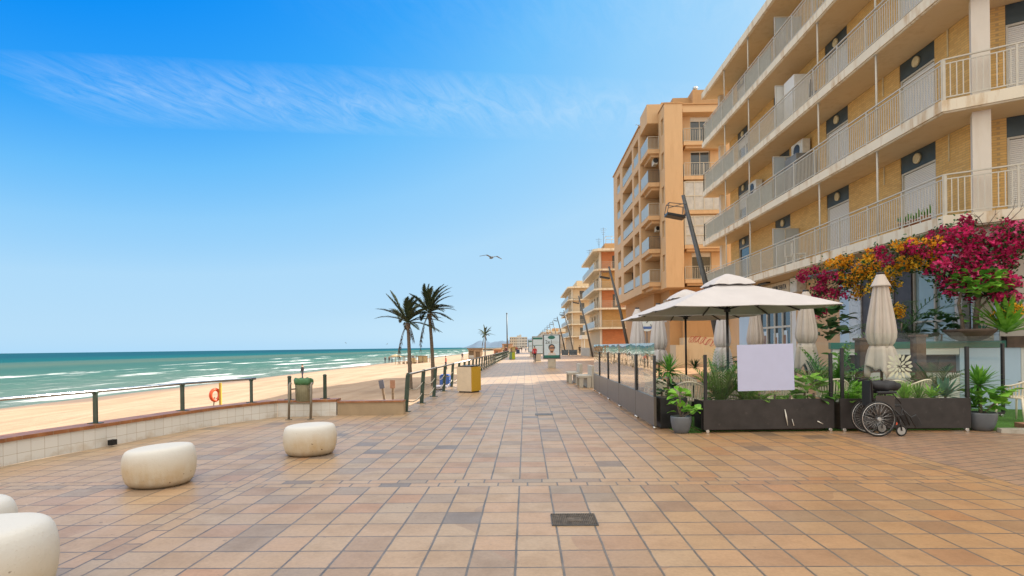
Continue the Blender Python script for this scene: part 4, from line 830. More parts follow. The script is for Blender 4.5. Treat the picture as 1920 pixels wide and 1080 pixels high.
# far low row
r3 = random.Random(11)
fl = [('low cream house beyond the fourth block, with three windows', 168, 186, 5.2, 11.5, 'creamwall'), ('low ochre house in the far row behind the street lamps', 190, 212, 6.4, 11.8, 'ochre'), ('pale two storey house halfway down the far row', 216, 246, 6.0, 11.4, 'farwall'),
      ('long beige terrace in the far row of houses', 252, 300, 7.6, 12, 'farwall'), ('brownish terrace block near the far end of the promenade', 306, 380, 9.4, 11.6, 'ochred'), ('last tan block before the far hotel', 390, 560, 11.2, 11.2, 'farwall')]
for lab, ya, yb, h, x_, mt in fl:
    b = thing('terraced_house', lab, 'building', (x_, ya, 0), 'far row of low houses')
    m = MB(); hs = []; nf = max(1, int(h // 3)); n = max(3, int((yb - ya) / 5))
    for f in range(nf):
        for k in range(n): a = (yb - ya) * (k + 0.25) / n; hs.append((a, a + (yb - ya) / n * 0.45, 0.9 + f * 3, 2.3 + f * 3))
    facade(m, (x_, ya, 0), (0, 1, 0), (-1, 0, 0), yb - ya, 0, h, hs, 0.2); facade(m, (x_, ya, 0), (1, 0, 0), (0, -1, 0), 12, 0, h, [(2, 3.2, 1, 2.4), (5, 6.2, 1, 2.4)], 0.2); facade(m, (x_, yb, 0), (1, 0, 0), (0, 1, 0), 12, 0, h, [], 0.2)
    m.build('wall', M[mt], b); m = MB(); m.box((x_ + 0.1, ya + 0.1, 0), (x_ + 12, yb - 0.1, h - 0.2)) if False else m.box((x_ + 0.22, ya + 0.22, 0.01), (x_ + 12, yb - 0.22, h - 0.1)); m.build('window', M['window'], b)
    m = MB(); m.box((x_ - 0.25, ya - 0.25, h + 0.002), (x_ + 12, yb + 0.25, h + 0.3)); m.build('roof', M['slab'], b)
    if h > 6: m = MB(); m.box((x_ + 3, ya + 3, h + 0.3), (x_ + 8, ya + 9, h + 2.0)); m.build('roof_hut', M[mt], b)
h_ = thing('far_hotel', 'pale grey and cream hotel closing the view at the far end of the promenade', 'building', (-8, 620, 0))
for x0, x1, z1, mt in ((-17.5, -9.6, 12.4, 'farwall'), (-9.6, -4.8, 13.9, 'farwall2'), (-4.8, 1.6, 12.2, 'farwall2')):
    m = MB(); hs = []
    n = int((x1 - x0) / 1.6)
    for f in range(4):
        for k in range(n): a = (k + 0.25) * (x1 - x0) / n; hs.append((a, a + 0.9, 1 + f * 2.9, 2.6 + f * 2.9))
    facade(m, (x0, 620, 0), (1, 0, 0), (0, -1, 0), x1 - x0, 0, z1, hs, 0.3); m.face([(x0, 620, z1), (x1, 620, z1), (x1, 640, z1), (x0, 640, z1)]); m.face([(x0, 620, 0), (x0, 620, z1), (x0, 640, z1), (x0, 640, 0)]); m.build('wall', M[mt], h_)
    m = MB(); m.box((x0 + 0.02, 620.25, 0), (x1 - 0.02, 639, z1 - 0.1)); m.build('window', M['window'], h_)
m = MB(); m.box((-7, 624, 13.9), (-4.9, 630, 15)); m.build('roof_hut', M['farwall2'], h_)

# things standing on the near balconies
def garden_chair(x, y, z, rz, label, mt):
    t_ = thing('garden_chair', label, 'chair', (x, y, z), 'garden chairs on the balconies', rz)
    def B(name, *boxes):
        m = MB()
        for a, b_ in boxes: m.box(a, b_)
        me = bpy.data.meshes.new(name); me.from_pydata(m.v, [], m.f); me.materials.append(M[mt]); o = bpy.data.objects.new(name, me); COL.objects.link(o); o.parent = t_
    B('seat', ((-0.23, -0.23, 0.41), (0.23, 0.23, 0.44))); B('backrest', ((-0.23, 0.231, 0.40), (0.23, 0.265, 0.88)))
    for sx in (-0.24, 0.20):
        for sy in (-0.23, 0.19): B('leg', ((sx, sy, 0.0), (sx + 0.04, sy + 0.04, 0.409)))
for k, y, mt, lab in ((0, 22.9, 'white', 'white garden chair on the lowest balcony beside the glazed partition'), (0, 23.5, 'white', 'second white garden chair on the lowest balcony, nearer the partition'), (2, 21.3, 'black', 'dark garden chair behind the rails of the third balcony'), (3, 18.5, 'black', 'dark garden chair behind the rails of the top balcony')):
    garden_chair(10.9, y, SB[k] + TH + 0.002, 1.2, lab, mt)
def flower_box(x, y, z, label, n=4):
    t_ = thing('terracotta_pot', label, 'flower pot', (x, y, z), 'terracotta pots on the lowest balcony'); m = MB(); m.lathe((x, y, z), [(0.09, 0), (0.13, 0.22), (0.145, 0.24), (0.12, 0.24)], 14); m.build('pot', M['coping'], t_); m = MB()
    for q in range(14): a = q * 2.4; m.face([(x, y, z + 0.24), (x + 0.15 * math.cos(a), y + 0.15 * math.sin(a), z + 0.34 + 0.1 * (q % 3)), (x + 0.15 * math.cos(a + 0.5), y + 0.15 * math.sin(a + 0.5), z + 0.33)])
    m.build('plant', M['leaf'], t_)
for i, (y, lab) in enumerate(((15.5, 'terracotta pot nearest the rail corner of the lowest balcony'), (15.95, 'middle terracotta pot on the lowest balcony'), (16.4, 'terracotta pot farthest from the rail corner of the lowest balcony'))): flower_box(10.75, y, SB[0] + TH + 0.002, lab)
# ================================================================ STREET THINGS
def stonemat():
    t = NT('cast stone seat'); v, x, y, z = t.xyz('obj'); ro = t.n('ShaderNodeObjectInfo').outputs['Random']; v = t.comb(t.m_('ADD', x, t.m_('MULTIPLY', ro, 17.0)), t.m_('ADD', y, t.m_('MULTIPLY', ro, 9.0)), z)
    n = t.noise(v, 3.2, 7, 0.66); run = t.noise(t.comb(t.m_('MULTIPLY', x, 9.0), t.m_('MULTIPLY', y, 9.0), t.m_('MULTIPLY', z, 1.5)), 1.0, 6, 0.6)
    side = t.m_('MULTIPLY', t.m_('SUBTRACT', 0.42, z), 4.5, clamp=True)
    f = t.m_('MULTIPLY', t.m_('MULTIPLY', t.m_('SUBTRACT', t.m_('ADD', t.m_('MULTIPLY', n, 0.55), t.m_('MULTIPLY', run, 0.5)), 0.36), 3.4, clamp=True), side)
    blt = t.noise(v, 1.3, 3, 0.5); f = t.m_('MULTIPLY', f, t.m_('MULTIPLY', t.m_('SUBTRACT', blt, 0.30), 3.4, clamp=True)); c = t.mix(side, (0.60, 0.59, 0.56), (0.58, 0.52, 0.42)); c = t.mix(t.m_('MULTIPLY', f, 0.9), c, (0.46, 0.30, 0.135)); ft = t.m_('MULTIPLY', t.m_('SUBTRACT', t.m_('ADD', 0.05, t.m_('MULTIPLY', n, 0.08)), z), 14.0, clamp=True); c = t.mix(t.m_('MULTIPLY', ft, 0.7), c, (0.24, 0.18, 0.12))  # sides creamier than the top: warm bounce off the paving put into the colour
    sp = t.m_('GREATER_THAN', t.noise(v, 22.0, 2, 0.5), 0.715); c = t.mix(t.m_('MULTIPLY', sp, t.m_('MULTIPLY', side, 0.9)), c, (0.13, 0.08, 0.05))
    chip = t.m_('MULTIPLY', t.m_('GREATER_THAN', t.noise(v, 6.0, 4, 0.7), 0.735), side); c = t.mix(chip, c, (0.22, 0.15, 0.10))
    pore = t.noise(v, 60.0, 4, 0.7); c = t.mix(t.m_('MULTIPLY', t.m_('GREATER_THAN', pore, 0.66), 0.35), c, (0.35, 0.28, 0.20)); return t.done(c, 0.8, normal=t.bump(t.m_('SUBTRACT', t.m_('ADD', t.noise(v, 7.0, 5), t.m_('MULTIPLY', pore, 0.4)), t.m_('MULTIPLY', chip, 1.5)), 0.35, 0.02), spec=0.2)
M['stone'] = stonemat()
def stool(x, y, ex, ey, h, rot, tilt, label, z=0):
    prof = []
    # rounded cushion: narrow foot, widest above the middle, flat top with a soft rim
    for r, zz in [(0.0001, 0.0), (0.66, 0.0), (0.76, 0.01), (0.84, 0.045), (0.90, 0.11), (0.95, 0.22), (0.985, 0.36), (1.0, 0.50), (0.997, 0.64), (0.98, 0.77), (0.95, 0.87), (0.905, 0.94), (0.85, 0.975), (0.77, 0.993), (0.6, 1.0), (0.3, 1.0), (0.0001, 1.0)]:
        prof.append((r, zz * h))
    m = MB(); m.lathe((0, 0, 0), prof, 56, ex=ex, ey=ey, wob=lambda t, i: 1 + 0.03 * math.cos(2 * t + 0.6))
    # slanted top: higher towards one side
    m.v = [(a, b_, c * (1 + tilt * a / ex * min(1, c / h))) for a, b_, c in m.v]
    o = m.build('stone_seat', M['stone']); o.location = (x, y, z); o.rotation_euler = (0, 0, rot); tag(o, label, 'stone seat', 'cast stone seats on the left of the promenade'); return o
stool(-4.50, 6.86, 0.395, 0.40, 0.46, 0.1, 0.06, 'chipped rounded white stone seat between the corner seats and the one by the bin')
stool(-3.36, 8.74, 0.385, 0.37, 0.46, 0.5, 0.02, 'rounded white stone seat with an orange stain low down, nearest to the litter bin')
stool(-3.60, 3.55, 0.48, 0.45, 0.505, 0.2, 0.05, 'largest rounded stone seat cut off by the bottom left corner of the photo')
stool(-4.42, 4.2, 0.42, 0.41, 0.48, 0.7, 0.02, 'rounded stone seat mostly hidden behind the bottom left corner seat')
# access cover
mc = thing('access_cover', 'cast iron ribbed access cover set in the paving, near the viewer', 'manhole cover', (0.42, 5.30, 0))
m = MB(); m.box((0.215, 5.13, 0.001), (0.635, 5.135, 0.012)); m.box((0.215, 5.475, 0.001), (0.635, 5.48, 0.012)); m.box((0.215, 5.136, 0.001), (0.22, 5.474, 0.012)); m.box((0.63, 5.136, 0.001), (0.635, 5.474, 0.012)); m.build('frame', M['galv'], mc)
m = MB(); m.box((0.221, 5.136, 0.001), (0.629, 5.474, 0.005))
for k in range(24):
    x_ = 0.228 + k * 0.0170
    if 8 <= k <= 15: m.box((x_, 5.14, 0.0052), (x_ + 0.008, 5.235, 0.012)); m.box((x_, 5.375, 0.0052), (x_ + 0.008, 5.47, 0.012))
    else: m.box((x_, 5.14, 0.0052), (x_ + 0.008, 5.47, 0.012))
m.box((0.365, 5.25, 0.0052), (0.495, 5.36, 0.011)); m.build('cover_plate', simple('rusty cast iron', (0.12, 0.095, 0.07), 0.7, 0.3, var=0.4, sc=20), mc)
m = MB(); m.box((0.20, 13.38, 0.001), (0.62, 13.72, 0.008)); o = m.build('access_cover', simple('grey steel cover', (0.12, 0.12, 0.12), 0.6, var=0.4, sc=15)); tag(o, 'small grey flush access cover further up the paving', 'manhole cover')
# litter bin
M['binleg'] = simple('bronze painted tube', (0.22, 0.19, 0.15), 0.4, 0.4, var=0.15)
bn = thing('litter_bin', 'open litter bin with a green bag on a two legged steel frame by the wall', 'litter bin', (-5.24, 13.27, 0))
for x_ in (-5.50, -4.99): m = MB(); m.tube([(x_, 13.02, 0), (x_ + 0.0, 13.06, 0.52), (x_, 13.08, 0.80), (x_, 13.14, 0.84)], 0.030, 8); m.box((x_ - 0.06, 12.96, 0), (x_ + 0.06, 13.08, 0.015)); m.build('leg', M['binleg'], bn)
m = MB(); m.obox((-5.47, 13.06, 0.37), (-5.02, 13.06, 0.37), 0.05, 0.04); m.obox((-5.47, 13.06, 0.70), (-5.40, 13.2, 0.70), 0.03, 0.03); m.obox((-5.02, 13.06, 0.70), (-5.08, 13.2, 0.70), 0.03, 0.03); m.build('crossbar', M['binleg'], bn)
def meshmat():
    t = NT('perforated steel'); v, x, y, z = t.xyz('obj'); c = t.ramp(t.noise(v, 5, 4), [(0.3, (0.24, 0.23, 0.15)), (0.7, (0.40, 0.37, 0.25))]); return t.done(c, 0.5, 0.2)
m = MB(); m.lathe((-5.24, 13.27, 0.40), [(0.145, 0), (0.16, 0.02), (0.178, 0.48), (0.18, 0.50)], 28, ex=1.08, ey=0.9)
for k in range(28): a = 2 * PI * k / 28; m.tube([(-5.24 + 0.185 * math.cos(a), 13.27 + 0.155 * math.sin(a), 0.42), (-5.24 + 0.195 * math.cos(a), 13.27 + 0.165 * math.sin(a), 0.90)], 0.005, 4)
m.build('bucket', meshmat(), bn)
m = MB(); m.lathe((-5.24, 13.27, 0.86), [(0.190, -0.06), (0.198, -0.01), (0.199, 0.05), (0.188, 0.085), (0.15, 0.05), (0.11, 0.0)], 30, ex=1.08, ey=0.9, wob=lambda t, i: 1 + 0.05 * math.sin(5 * t + i) + 0.03 * math.sin(9 * t))
m.v = [(a, b_, c + 0.015 * math.sin(a * 40 + b_ * 25)) for a, b_, c in m.v]; m.build('bin_bag', simple('green plastic bag', (0.05, 0.15, 0.06), 0.4, var=0.3), bn)
# square planter-like bin
yb = thing('square_bin', 'big square bin with one sand coloured side and one mustard yellow side beside the railing', 'bin', (-2.07, 20.6, 0))
a = Vector((-2.50, 20.45)); b_ = Vector((-1.95, 20.14)); ax = (b_ - a); ay = Vector((-ax.y, ax.x)) * 0.96
P4 = [a, b_, b_ + ay, a + ay]
def off2(P, d):
    c = sum(P, Vector((0, 0))) / 4; return [p + (p - c).normalized() * d for p in P]
m = MB(); m.prism([tuple(p) for p in off2(P4, -0.07)], 0, 0.05); m.build('foot', M['black'], yb)
n4 = len(P4)
names = ('side_panel',) * 4
for i in range(4):
    p, q = P4[i], P4[(i + 1) % 4]; e = (q - p).normalized(); nn = Vector((-e.y, e.x)); m = MB()
    m.prism([tuple(p), tuple(q), tuple(q + nn * 0.04 - e * 0.041), tuple(p + nn * 0.04 + e * 0.041)], 0.052, 0.92)
    def diam():
        t = NT('quilted mustard panel'); v, x, y, z = t.xyz('world'); u = t.m_('ADD', t.m_('MULTIPLY', x, 9.0), t.m_('MULTIPLY', y, 9.0)); f1 = t.m_('FRACT', t.m_('ADD', u, t.m_('MULTIPLY', z, 6.0))); f2_ = t.m_('FRACT', t.m_('SUBTRACT', u, t.m_('MULTIPLY', z, 6.0)))
        j = t.m_('MAXIMUM', t.m_('LESS_THAN', f1, 0.06), t.m_('LESS_THAN', f2_, 0.06)); return t.done(t.mix(j, (0.56, 0.33, 0.015), (0.66, 0.46, 0.10)), 0.4)
    m.build('side_panel', [M['binbeige'], diam()][i % 2], yb)
m = MB(); m.prism([tuple(p) for p in off2(P4, -0.055)], 0.3, 0.90); m.prism([tuple(p) for p in off2(P4, -0.09)], 0.902, 0.96); m.build('lid', M['black'], yb)
gb = thing('square_bin', 'small green and lime square bin far along the railing', 'bin', (-1.8, 73, 0))
m = MB(); m.box((-2.15, 72.8, 0.03), (-1.78, 73.5, 0.92)); m.build('side_panel', M['palegreen'], gb); m = MB(); m.box((-1.777, 72.78, 0.03), (-1.40, 73.5, 0.92)); m.build('side_panel', M['lime'], gb); m = MB(); m.box((-2.05, 72.9, 0), (-1.5, 73.4, 0.028)); m.box((-2.1, 72.85, 0.922), (-1.45, 73.45, 0.98)); m.build('lid', M['black'], gb)
nb = thing('wheeled_bin', 'dark navy wheeled bin standing far down the promenade', 'bin', (-1.8, 128, 0))
m = MB(); m.prism([(-2.2, 127.7), (-1.4, 127.7), (-1.4, 128.5), (-2.2, 128.5)], 0.12, 0.95); m.build('body', M['navy'], nb, bevel=0.03); m = MB(); m.box((-2.25, 127.65, 0.952), (-1.35, 128.55, 1.03)); m.build('lid', M['navy'], nb); m = MB(); m.tube([(-2.1, 127.75, 0.1), (-2.0, 127.75, 0.1)], 0.1, 10); m.build('wheel', M['rubber'], nb)
# blue box and folded mats behind railing on sand
m = MB(); m.box((-3.95, 25.8, -0.9), (-3.5, 26.4, 0.36)); m.box((-3.9, 25.75, 0.361), (-3.55, 26.35, 0.40)); tag(m.build('blue_box', M['blue'], bevel=0.02), 'upright blue plastic box on the sand just behind the railing', 'box')
m = MB()
for k in range(6): m.box((-4.0 + 0.02 * (k % 2), 24.2, -0.95 + k * 0.16), (-3.4, 25.2, -0.83 + k * 0.16))
tag(m.build('folded_mats', simple('lilac grey beach mat', (0.25, 0.24, 0.28), 0.9, var=0.2, sc=20)), 'stack of grey folded beach mats in front of the blue box', 'mats')
# concrete bench units
def bench(x, y, label):
    b = thing('concrete_bench', label, 'bench', (x, y, 0), 'concrete benches beside the glass screens')
    m = MB(); m.box((x - 0.37, y, 0.38), (x + 0.12, y + 1.5, 0.47)); m.build('seat', M['concrete'], b, bevel=0.01)
    m = MB(); m.box((x - 0.34, y + 0.02, 0), (x - 0.20, y + 0.14, 0.379)); m.build('leg', M['concrete'], b, bevel=0.008)
    m = MB(); m.box((x - 0.34, y + 1.34, 0), (x - 0.20, y + 1.46, 0.379)); m.build('leg', M['concrete'], b, bevel=0.008)
    m = MB(); m.box((x - 0.05, y + 0.0, 0), (x + 0.11, y + 1.5, 0.379)); m.build('leg', M['concrete'], b, bevel=0.008)
    m = MB(); m.box((x + 0.125, y, 0), (x + 0.25, y + 1.5, 0.84)); m.build('backrest', M['concrete'], b, bevel=0.01)
bench(2.40, 22.0, 'nearer of the two concrete benches at the far end of the glass screens'); bench(2.18, 24.6, 'farther of the two concrete benches, just beyond the other')
# advertising panels
def adpanel(x, y, wd, z0, z1, label, full=True, ang=0.06):
    t_ = thing('advertising_panel', label, 'advertising sign', (x, y, 0))
    m = MB(); m.box((x - 0.29, y - 0.12, 0), (x + 0.29, y + 0.16, z0 + 0.02)); m.build('pedestal', M['concrete'], t_, bevel=0.02)
    m = MB(); m.box((x - wd / 2, y - 0.13, z0), (x + wd / 2, y + 0.13, z1)); cs = m.build('casing', M['silver'], t_, bevel=0.03)
    yf = y - 0.132
    m = MB(); m.box((x - wd / 2 + 0.05, yf - 0.004, z0 + 0.05), (x + wd / 2 - 0.05, yf, z1 - 0.05)); m.build('frame', M['ink'], cs)
    yf -= 0.006; m = MB(); m.box((x - wd / 2 + 0.11, yf - 0.003, z0 + 0.11), (x + wd / 2 - 0.11, yf, z1 - 0.09)); ps = m.build('poster', M['poster'], cs)
    yf -= 0.005
    if full:
        m = MB(); m.box((x - wd / 2 + 0.11, yf - 0.002, z0 + 0.11), (x + wd / 2 - 0.11, yf, z0 + 0.30))
        m.face([(x + 0.27 * math.cos(2 * PI * k / 24), yf - 0.001, z1 - 0.24 + 0.13 * math.sin(2 * PI * k / 24)) for k in range(24)]); cs['_'] = 1; m.build('print_area', M['postergreen'], cs)
        text('2x1', 0.36, (x - 0.20, yf - 0.004, z1 - 0.58), (PI / 2, 0, 0), M['ink'], 'poster_lettering', cs)
        m = MB()
        for k, (a, L) in enumerate(((0.02, 0.42), (0.04, 0.46), (-0.36, 0.80))): m.box((x + a, yf - 0.003, z1 - 0.53 - 0.08 * k), (x + a + L, yf, z1 - 0.51 - 0.08 * k))
        m.build('small_print', M['silver'], cs)
        def ell(m, cx, cz, a, b_, d, mi=0): m.face([(cx + a * math.cos(2 * PI * k / 20), yf - d, cz + b_ * math.sin(2 * PI * k / 20)) for k in range(20)], mi)
        zc2 = z0 + 0.78; m = MB(); ell(m, x + 0.0, zc2 + 0.10, 0.24, 0.25, 0.002); m.face([(x - 0.30, yf - 0.002, z0 + 0.305), (x + 0.34, yf - 0.002, z0 + 0.305), (x + 0.2, yf - 0.002, z0 + 0.52), (x - 0.2, yf - 0.002, z0 + 0.52)], 1); ell(m, x + 0.02, zc2 + 0.0, 0.19, 0.26, 0.004, 2); m.box((x - 0.12, yf - 0.008, zc2 + 0.02), (x + 0.25, yf - 0.005, zc2 + 0.1), 0); m.box((x - 0.1, yf - 0.004, z0 + 0.45), (x + 0.1, yf - 0.003, z0 + 0.6), 2)
        m.build('printed_portrait', [M['ink'], M['canvas'], M['skinflat']], cs)
        del cs['_']
    else:
        m = MB(); m.box((x - wd / 2 + 0.11, yf - 0.002, z1 - 0.35), (x + wd / 2 - 0.11, yf, z1 - 0.15)); m.box((x - wd / 2 + 0.11, yf - 0.002, (z0 + z1) / 2 - 0.03), (x + wd / 2 - 0.11, yf, (z0 + z1) / 2 + 0.03)); m.build('print_area', M['postergreen'], cs)
    return t_
adpanel(1.91, 42.4, 1.34, 0.66, 2.52, 'large advertising panel with green oval and a woman in glasses on a concrete pedestal')
adpanel(1.35, 62.5, 1.34, 0.75, 2.75, 'second advertising panel half hidden behind the large one', False)
adpanel(0.95, 92, 1.2, 0.7, 2.7, 'farthest advertising panel, a dark narrow sliver left of the others', False)
# leaning street lamps
lampm = M['galv']
def lamp(Y, label, head=True):
    t_ = thing('street_lamp', label, 'street lamp', (9.75, Y, 0), 'leaning street lamps along the building side')
    m = MB(); m.tube([(9.75, Y, 0), (8.85, Y, 4.6), (7.80, Y, 8.95)], [0.15, 0.13, 0.085], 12); m.build('pole', lampm, t_)
    z = 8.15; xh = 7.93
    m = MB(); m.obox((xh - 0.02, Y, z + 0.42), (xh - 0.85, Y, z + 0.18), 0.03, 0.03); m.obox((xh - 0.02, Y, z - 0.32), (xh - 0.22, Y, z - 0.22), 0.04, 0.04)
    for dy in (-0.28, 0.28): m.obox((xh - 0.06, Y + dy, z + 0.28), (xh - 0.88, Y + dy, z + 0.38), 0.03, 0.03); m.obox((xh - 0.88, Y + dy, z + 0.38), (xh - 0.98, Y + dy, z - 0.10), 0.03, 0.03); m.obox((xh - 0.06, Y + dy, z + 0.28), (xh - 0.12, Y + dy, z - 0.28), 0.03, 0.03)
    m.obox((xh - 0.88, Y - 0.28, z + 0.38), (xh - 0.88, Y + 0.28, z + 0.38), 0.03, 0.03); m.build('bracket', lampm, t_)
    m = MB(); m.obox((xh - 0.10, Y, z - 0.32), (xh - 0.98, Y, z - 0.14), 0.62, 0.14); m.build('lamp_head', M['black'], t_, bevel=0.02)
    return t_
ordn = ['nearest leaning street lamp, its pole passing behind the open parasol', 'second leaning street lamp from the viewer, in front of the ochre tower end', 'third leaning street lamp, before the orange brick block', 'fourth leaning street lamp, in front of the cream block', 'fifth leaning street lamp, just right of the large advertising panel', 'sixth leaning street lamp from the viewer', 'seventh leaning street lamp from the viewer', 'eighth leaning street lamp from the viewer', 'ninth leaning street lamp from the viewer', 'tenth leaning street lamp from the viewer', 'eleventh leaning street lamp from the viewer', 'farthest leaning street lamp in the row']
L0 = None
for Y, lab in zip((28.1, 53.0, 83.4, 116, 141, 164, 187, 209, 235, 265, 300, 350), ordn):
    if L0 is None: L0 = lamp(Y, lab)
    else: dup(L0, (9.75, Y, 0), 0, lab)
m = MB(); m.tube([(-3.6, 110, 0), (-3.6, 110, 8.0)], [0.13, 0.1], 8); m.tube([(-3.6, 110, 8.0), (-3.6, 110, 8.2)], 0.14, 8); tag(m.build('mast', M['galv']), 'tall straight dark mast at the beach side railing', 'mast')
m = MB(); m.tube([(-9.5, 300, -1), (-9.5, 300, 7.8)], [0.2, 0.15], 6); tag(m.build('mast', M['galv']), 'short distant mast left of the tall one, above the beach huts', 'mast')
# dark windbreaks of a far cafe
for x_, w_, lab in ((6.0, 1.0, 'left one of the dark low fabric windbreaks of the far cafe'), (7.2, 1.3, 'right one of the dark low fabric windbreaks of the far cafe')):
    f = thing('cafe_windbreak', lab, 'windbreak', (x_, 95, 0), 'low windbreaks of the far cafe')
    m = MB(); m.box((x_, 95, 0.12), (x_ + w_, 95.05, 1.0)); m.build('fabric_panel', simple('slate fabric', (0.10, 0.13, 0.16), 0.8, var=0.4, sc=3), f); 
    for q in (x_ - 0.04, x_ + w_ + 0.0): m = MB(); m.box((q, 94.98, 0), (q + 0.04, 95.07, 1.1)); m.build('post', M['black'], f)
# round sign behind closed parasols
rs = thing('round_shop_sign', 'small round white and blue shop sign on a post between the closed far parasols', 'sign', (8.9, 42.0, 0))
m = MB(); m.tube([(8.9, 42, 0), (8.9, 42, 2.9)], 0.04, 8); m.build('post', M['galv'], rs); m = MB(); m.tube([(8.9, 41.9, 3.15), (8.9, 41.96, 3.15)], 0.52, 28); m.build('sign_disc', M['poster'], rs)
m = MB(); m.box((8.55, 41.885, 2.80), (9.25, 41.897, 2.98)); m.build('blue_band', M['blue'], rs); m = MB(); m.tube([(8.8, 41.89, 3.5), (8.95, 41.89, 3.35), (8.85, 41.89, 3.25)], 0.03, 5); m.tube([(9.15, 41.89, 3.15), (9.2, 41.89, 3.0)], 0.03, 5); m.build('emblem', M['ink'], rs)

# ================================================================ PEOPLE AND BIRDS
def person(loc, h, rz, top, legs, hair, label, stride=0.12, bag=None, group=None, armf=0.1):
    s = h / 1.75
    t = NT('clothes of ' + label[:18]); v, x, y, z = t.xyz('obj')
    c = t.ramp(t.m_('DIVIDE', z, 1.8 * s), [(0, (0.05, 0.05, 0.05)), (0.045, legs), (0.53, top), (0.80, (0.40, 0.24, 0.16)), (0.905, hair)], 'CONSTANT'); mt = t.done(c, 0.8)
    V = [(0, 0, .95), (0, 0, 1.12), (0, .01, 1.32), (0, 0, 1.46), (0, .02, 1.56), (0, .03, 1.66), (0, .02, 1.75),
         (.10, 0, .90), (.11, stride, .50), (.11, stride * 0.9 - .02, .09), (.12, stride + .12, .04), (-.10, 0, .90), (-.11, -stride * .3, .50), (-.11, -stride * 1.3, .10), (-.12, -stride * 1.2 + .14, .04),
         (.19, 0, 1.42), (.24, -.03, 1.16), (.24, armf, .94), (.24, armf + .05, .84), (-.19, 0, 1.42), (-.24, .02, 1.16), (-.24, armf, .94), (-.24, armf + .05, .84)]
    E_ = [(0, 1), (1, 2), (2, 3), (3, 4), (4, 5), (5, 6), (0, 7), (7, 8), (8, 9), (9, 10), (0, 11), (11, 12), (12, 13), (13, 14), (3, 15), (15, 16), (16, 17), (17, 18), (3, 19), (19, 20), (20, 21), (21, 22)]
    R_ = [(.15, .11), (.135, .10), (.165, .11), (.09, .08), (.058, .058), (.085, .10), (.065, .075), (.085, .09), (.062, .062), (.042, .045), (.04, .03), (.085, .09), (.062, .062), (.042, .045), (.04, .03), (.058, .058), (.045, .045), (.036, .036), (.032, .02), (.058, .058), (.045, .045), (.036, .036), (.032, .02)]
    me = bpy.data.meshes.new('person'); me.from_pydata([(a * s, b_ * s, c_ * s) for a, b_, c_ in V], E_, []); o = bpy.data.objects.new('person', me); COL.objects.link(o); me.materials.append(mt)
    md = o.modifiers.new('skin', 'SKIN'); md.use_smooth_shade = True
    for i, r in enumerate(R_): me.skin_vertices[0].data[i].radius = (r[0] * s, r[1] * s)
    me.skin_vertices[0].data[0].use_root = True; o.modifiers.new('sub', 'SUBSURF').levels = 2; o.modifiers['sub'].render_levels = 2
    o.location = loc; o.rotation_euler = (0, 0, rz); return tag(o, label, 'person', group)
person((0.90, 58.6, 0), 1.68, 0.5, (0.50, 0.04, 0.05), (0.03, 0.03, 0.035), (0.03, 0.02, 0.015), 'person in a red top and black trousers standing by the advertising panels', 0.06)
person((10.1, 107, 0), 1.75, 0.2, (0.02, 0.02, 0.025), (0.02, 0.02, 0.025), (0.02, 0.015, 0.01), 'person in black walking by the cream block shop front', 0.14)
person((-3.2, 92, 0), 1.75, 2.9, (0.12, 0.03, 0.03), (0.03, 0.03, 0.05), (0.03, 0.02, 0.01), 'person in a dark jacket beside the lime bin', 0.1)
for i, (x_, y_, c_, l_) in enumerate(((-2.4, 150, (0.3, 0.05, 0.05), 'far walker in a red top left of the navy bin'), (-1.2, 160, (0.05, 0.05, 0.07), 'far walker in dark clothes just right of the navy bin'), (-0.1, 172, (0.35, 0.35, 0.38), 'far walker in a light top, rightmost of the distant group'), (-3.3, 185, (0.25, 0.12, 0.06), 'most distant walker, beside the railing'))):
    person((x_, y_, 0), 1.72, 3.0 + i, c_, (0.03, 0.03, 0.05), (0.03, 0.02, 0.01), l_, 0.12, group='walkers far down the promenade')
def beachz(x, y): return sz(x, y)
for p_, c_, l_ in (((-23.4, 59.0), (0.02, 0.02, 0.025), 'person in dark clothes standing on the wet sand behind the litter bin'), ((-35.6, 143), (0.05, 0.05, 0.08), 'leftmost of the three bathers at the water line'), ((-34.8, 144), (0.10, 0.04, 0.03), 'middle one of the three bathers at the water line'), ((-33.4, 141), (0.02, 0.04, 0.12), 'rightmost of the three bathers at the water line'),
                 ((-28.5, 143), (0.02, 0.05, 0.12), 'person sitting out near the beach bar frames by the water'), ((-9.6, 68), (0.45, 0.10, 0.06), 'person in orange red standing on the dry sand behind the second palm'), ((-14.8, 132), (0.06, 0.06, 0.07), 'distant person in dark clothes on the open sand left of the kiosk')):
    person((p_[0], p_[1], beachz(*p_)), 1.72, rnd.random() * 6, c_, (0.03, 0.03, 0.06), (0.03, 0.02, 0.01), l_, 0.1)
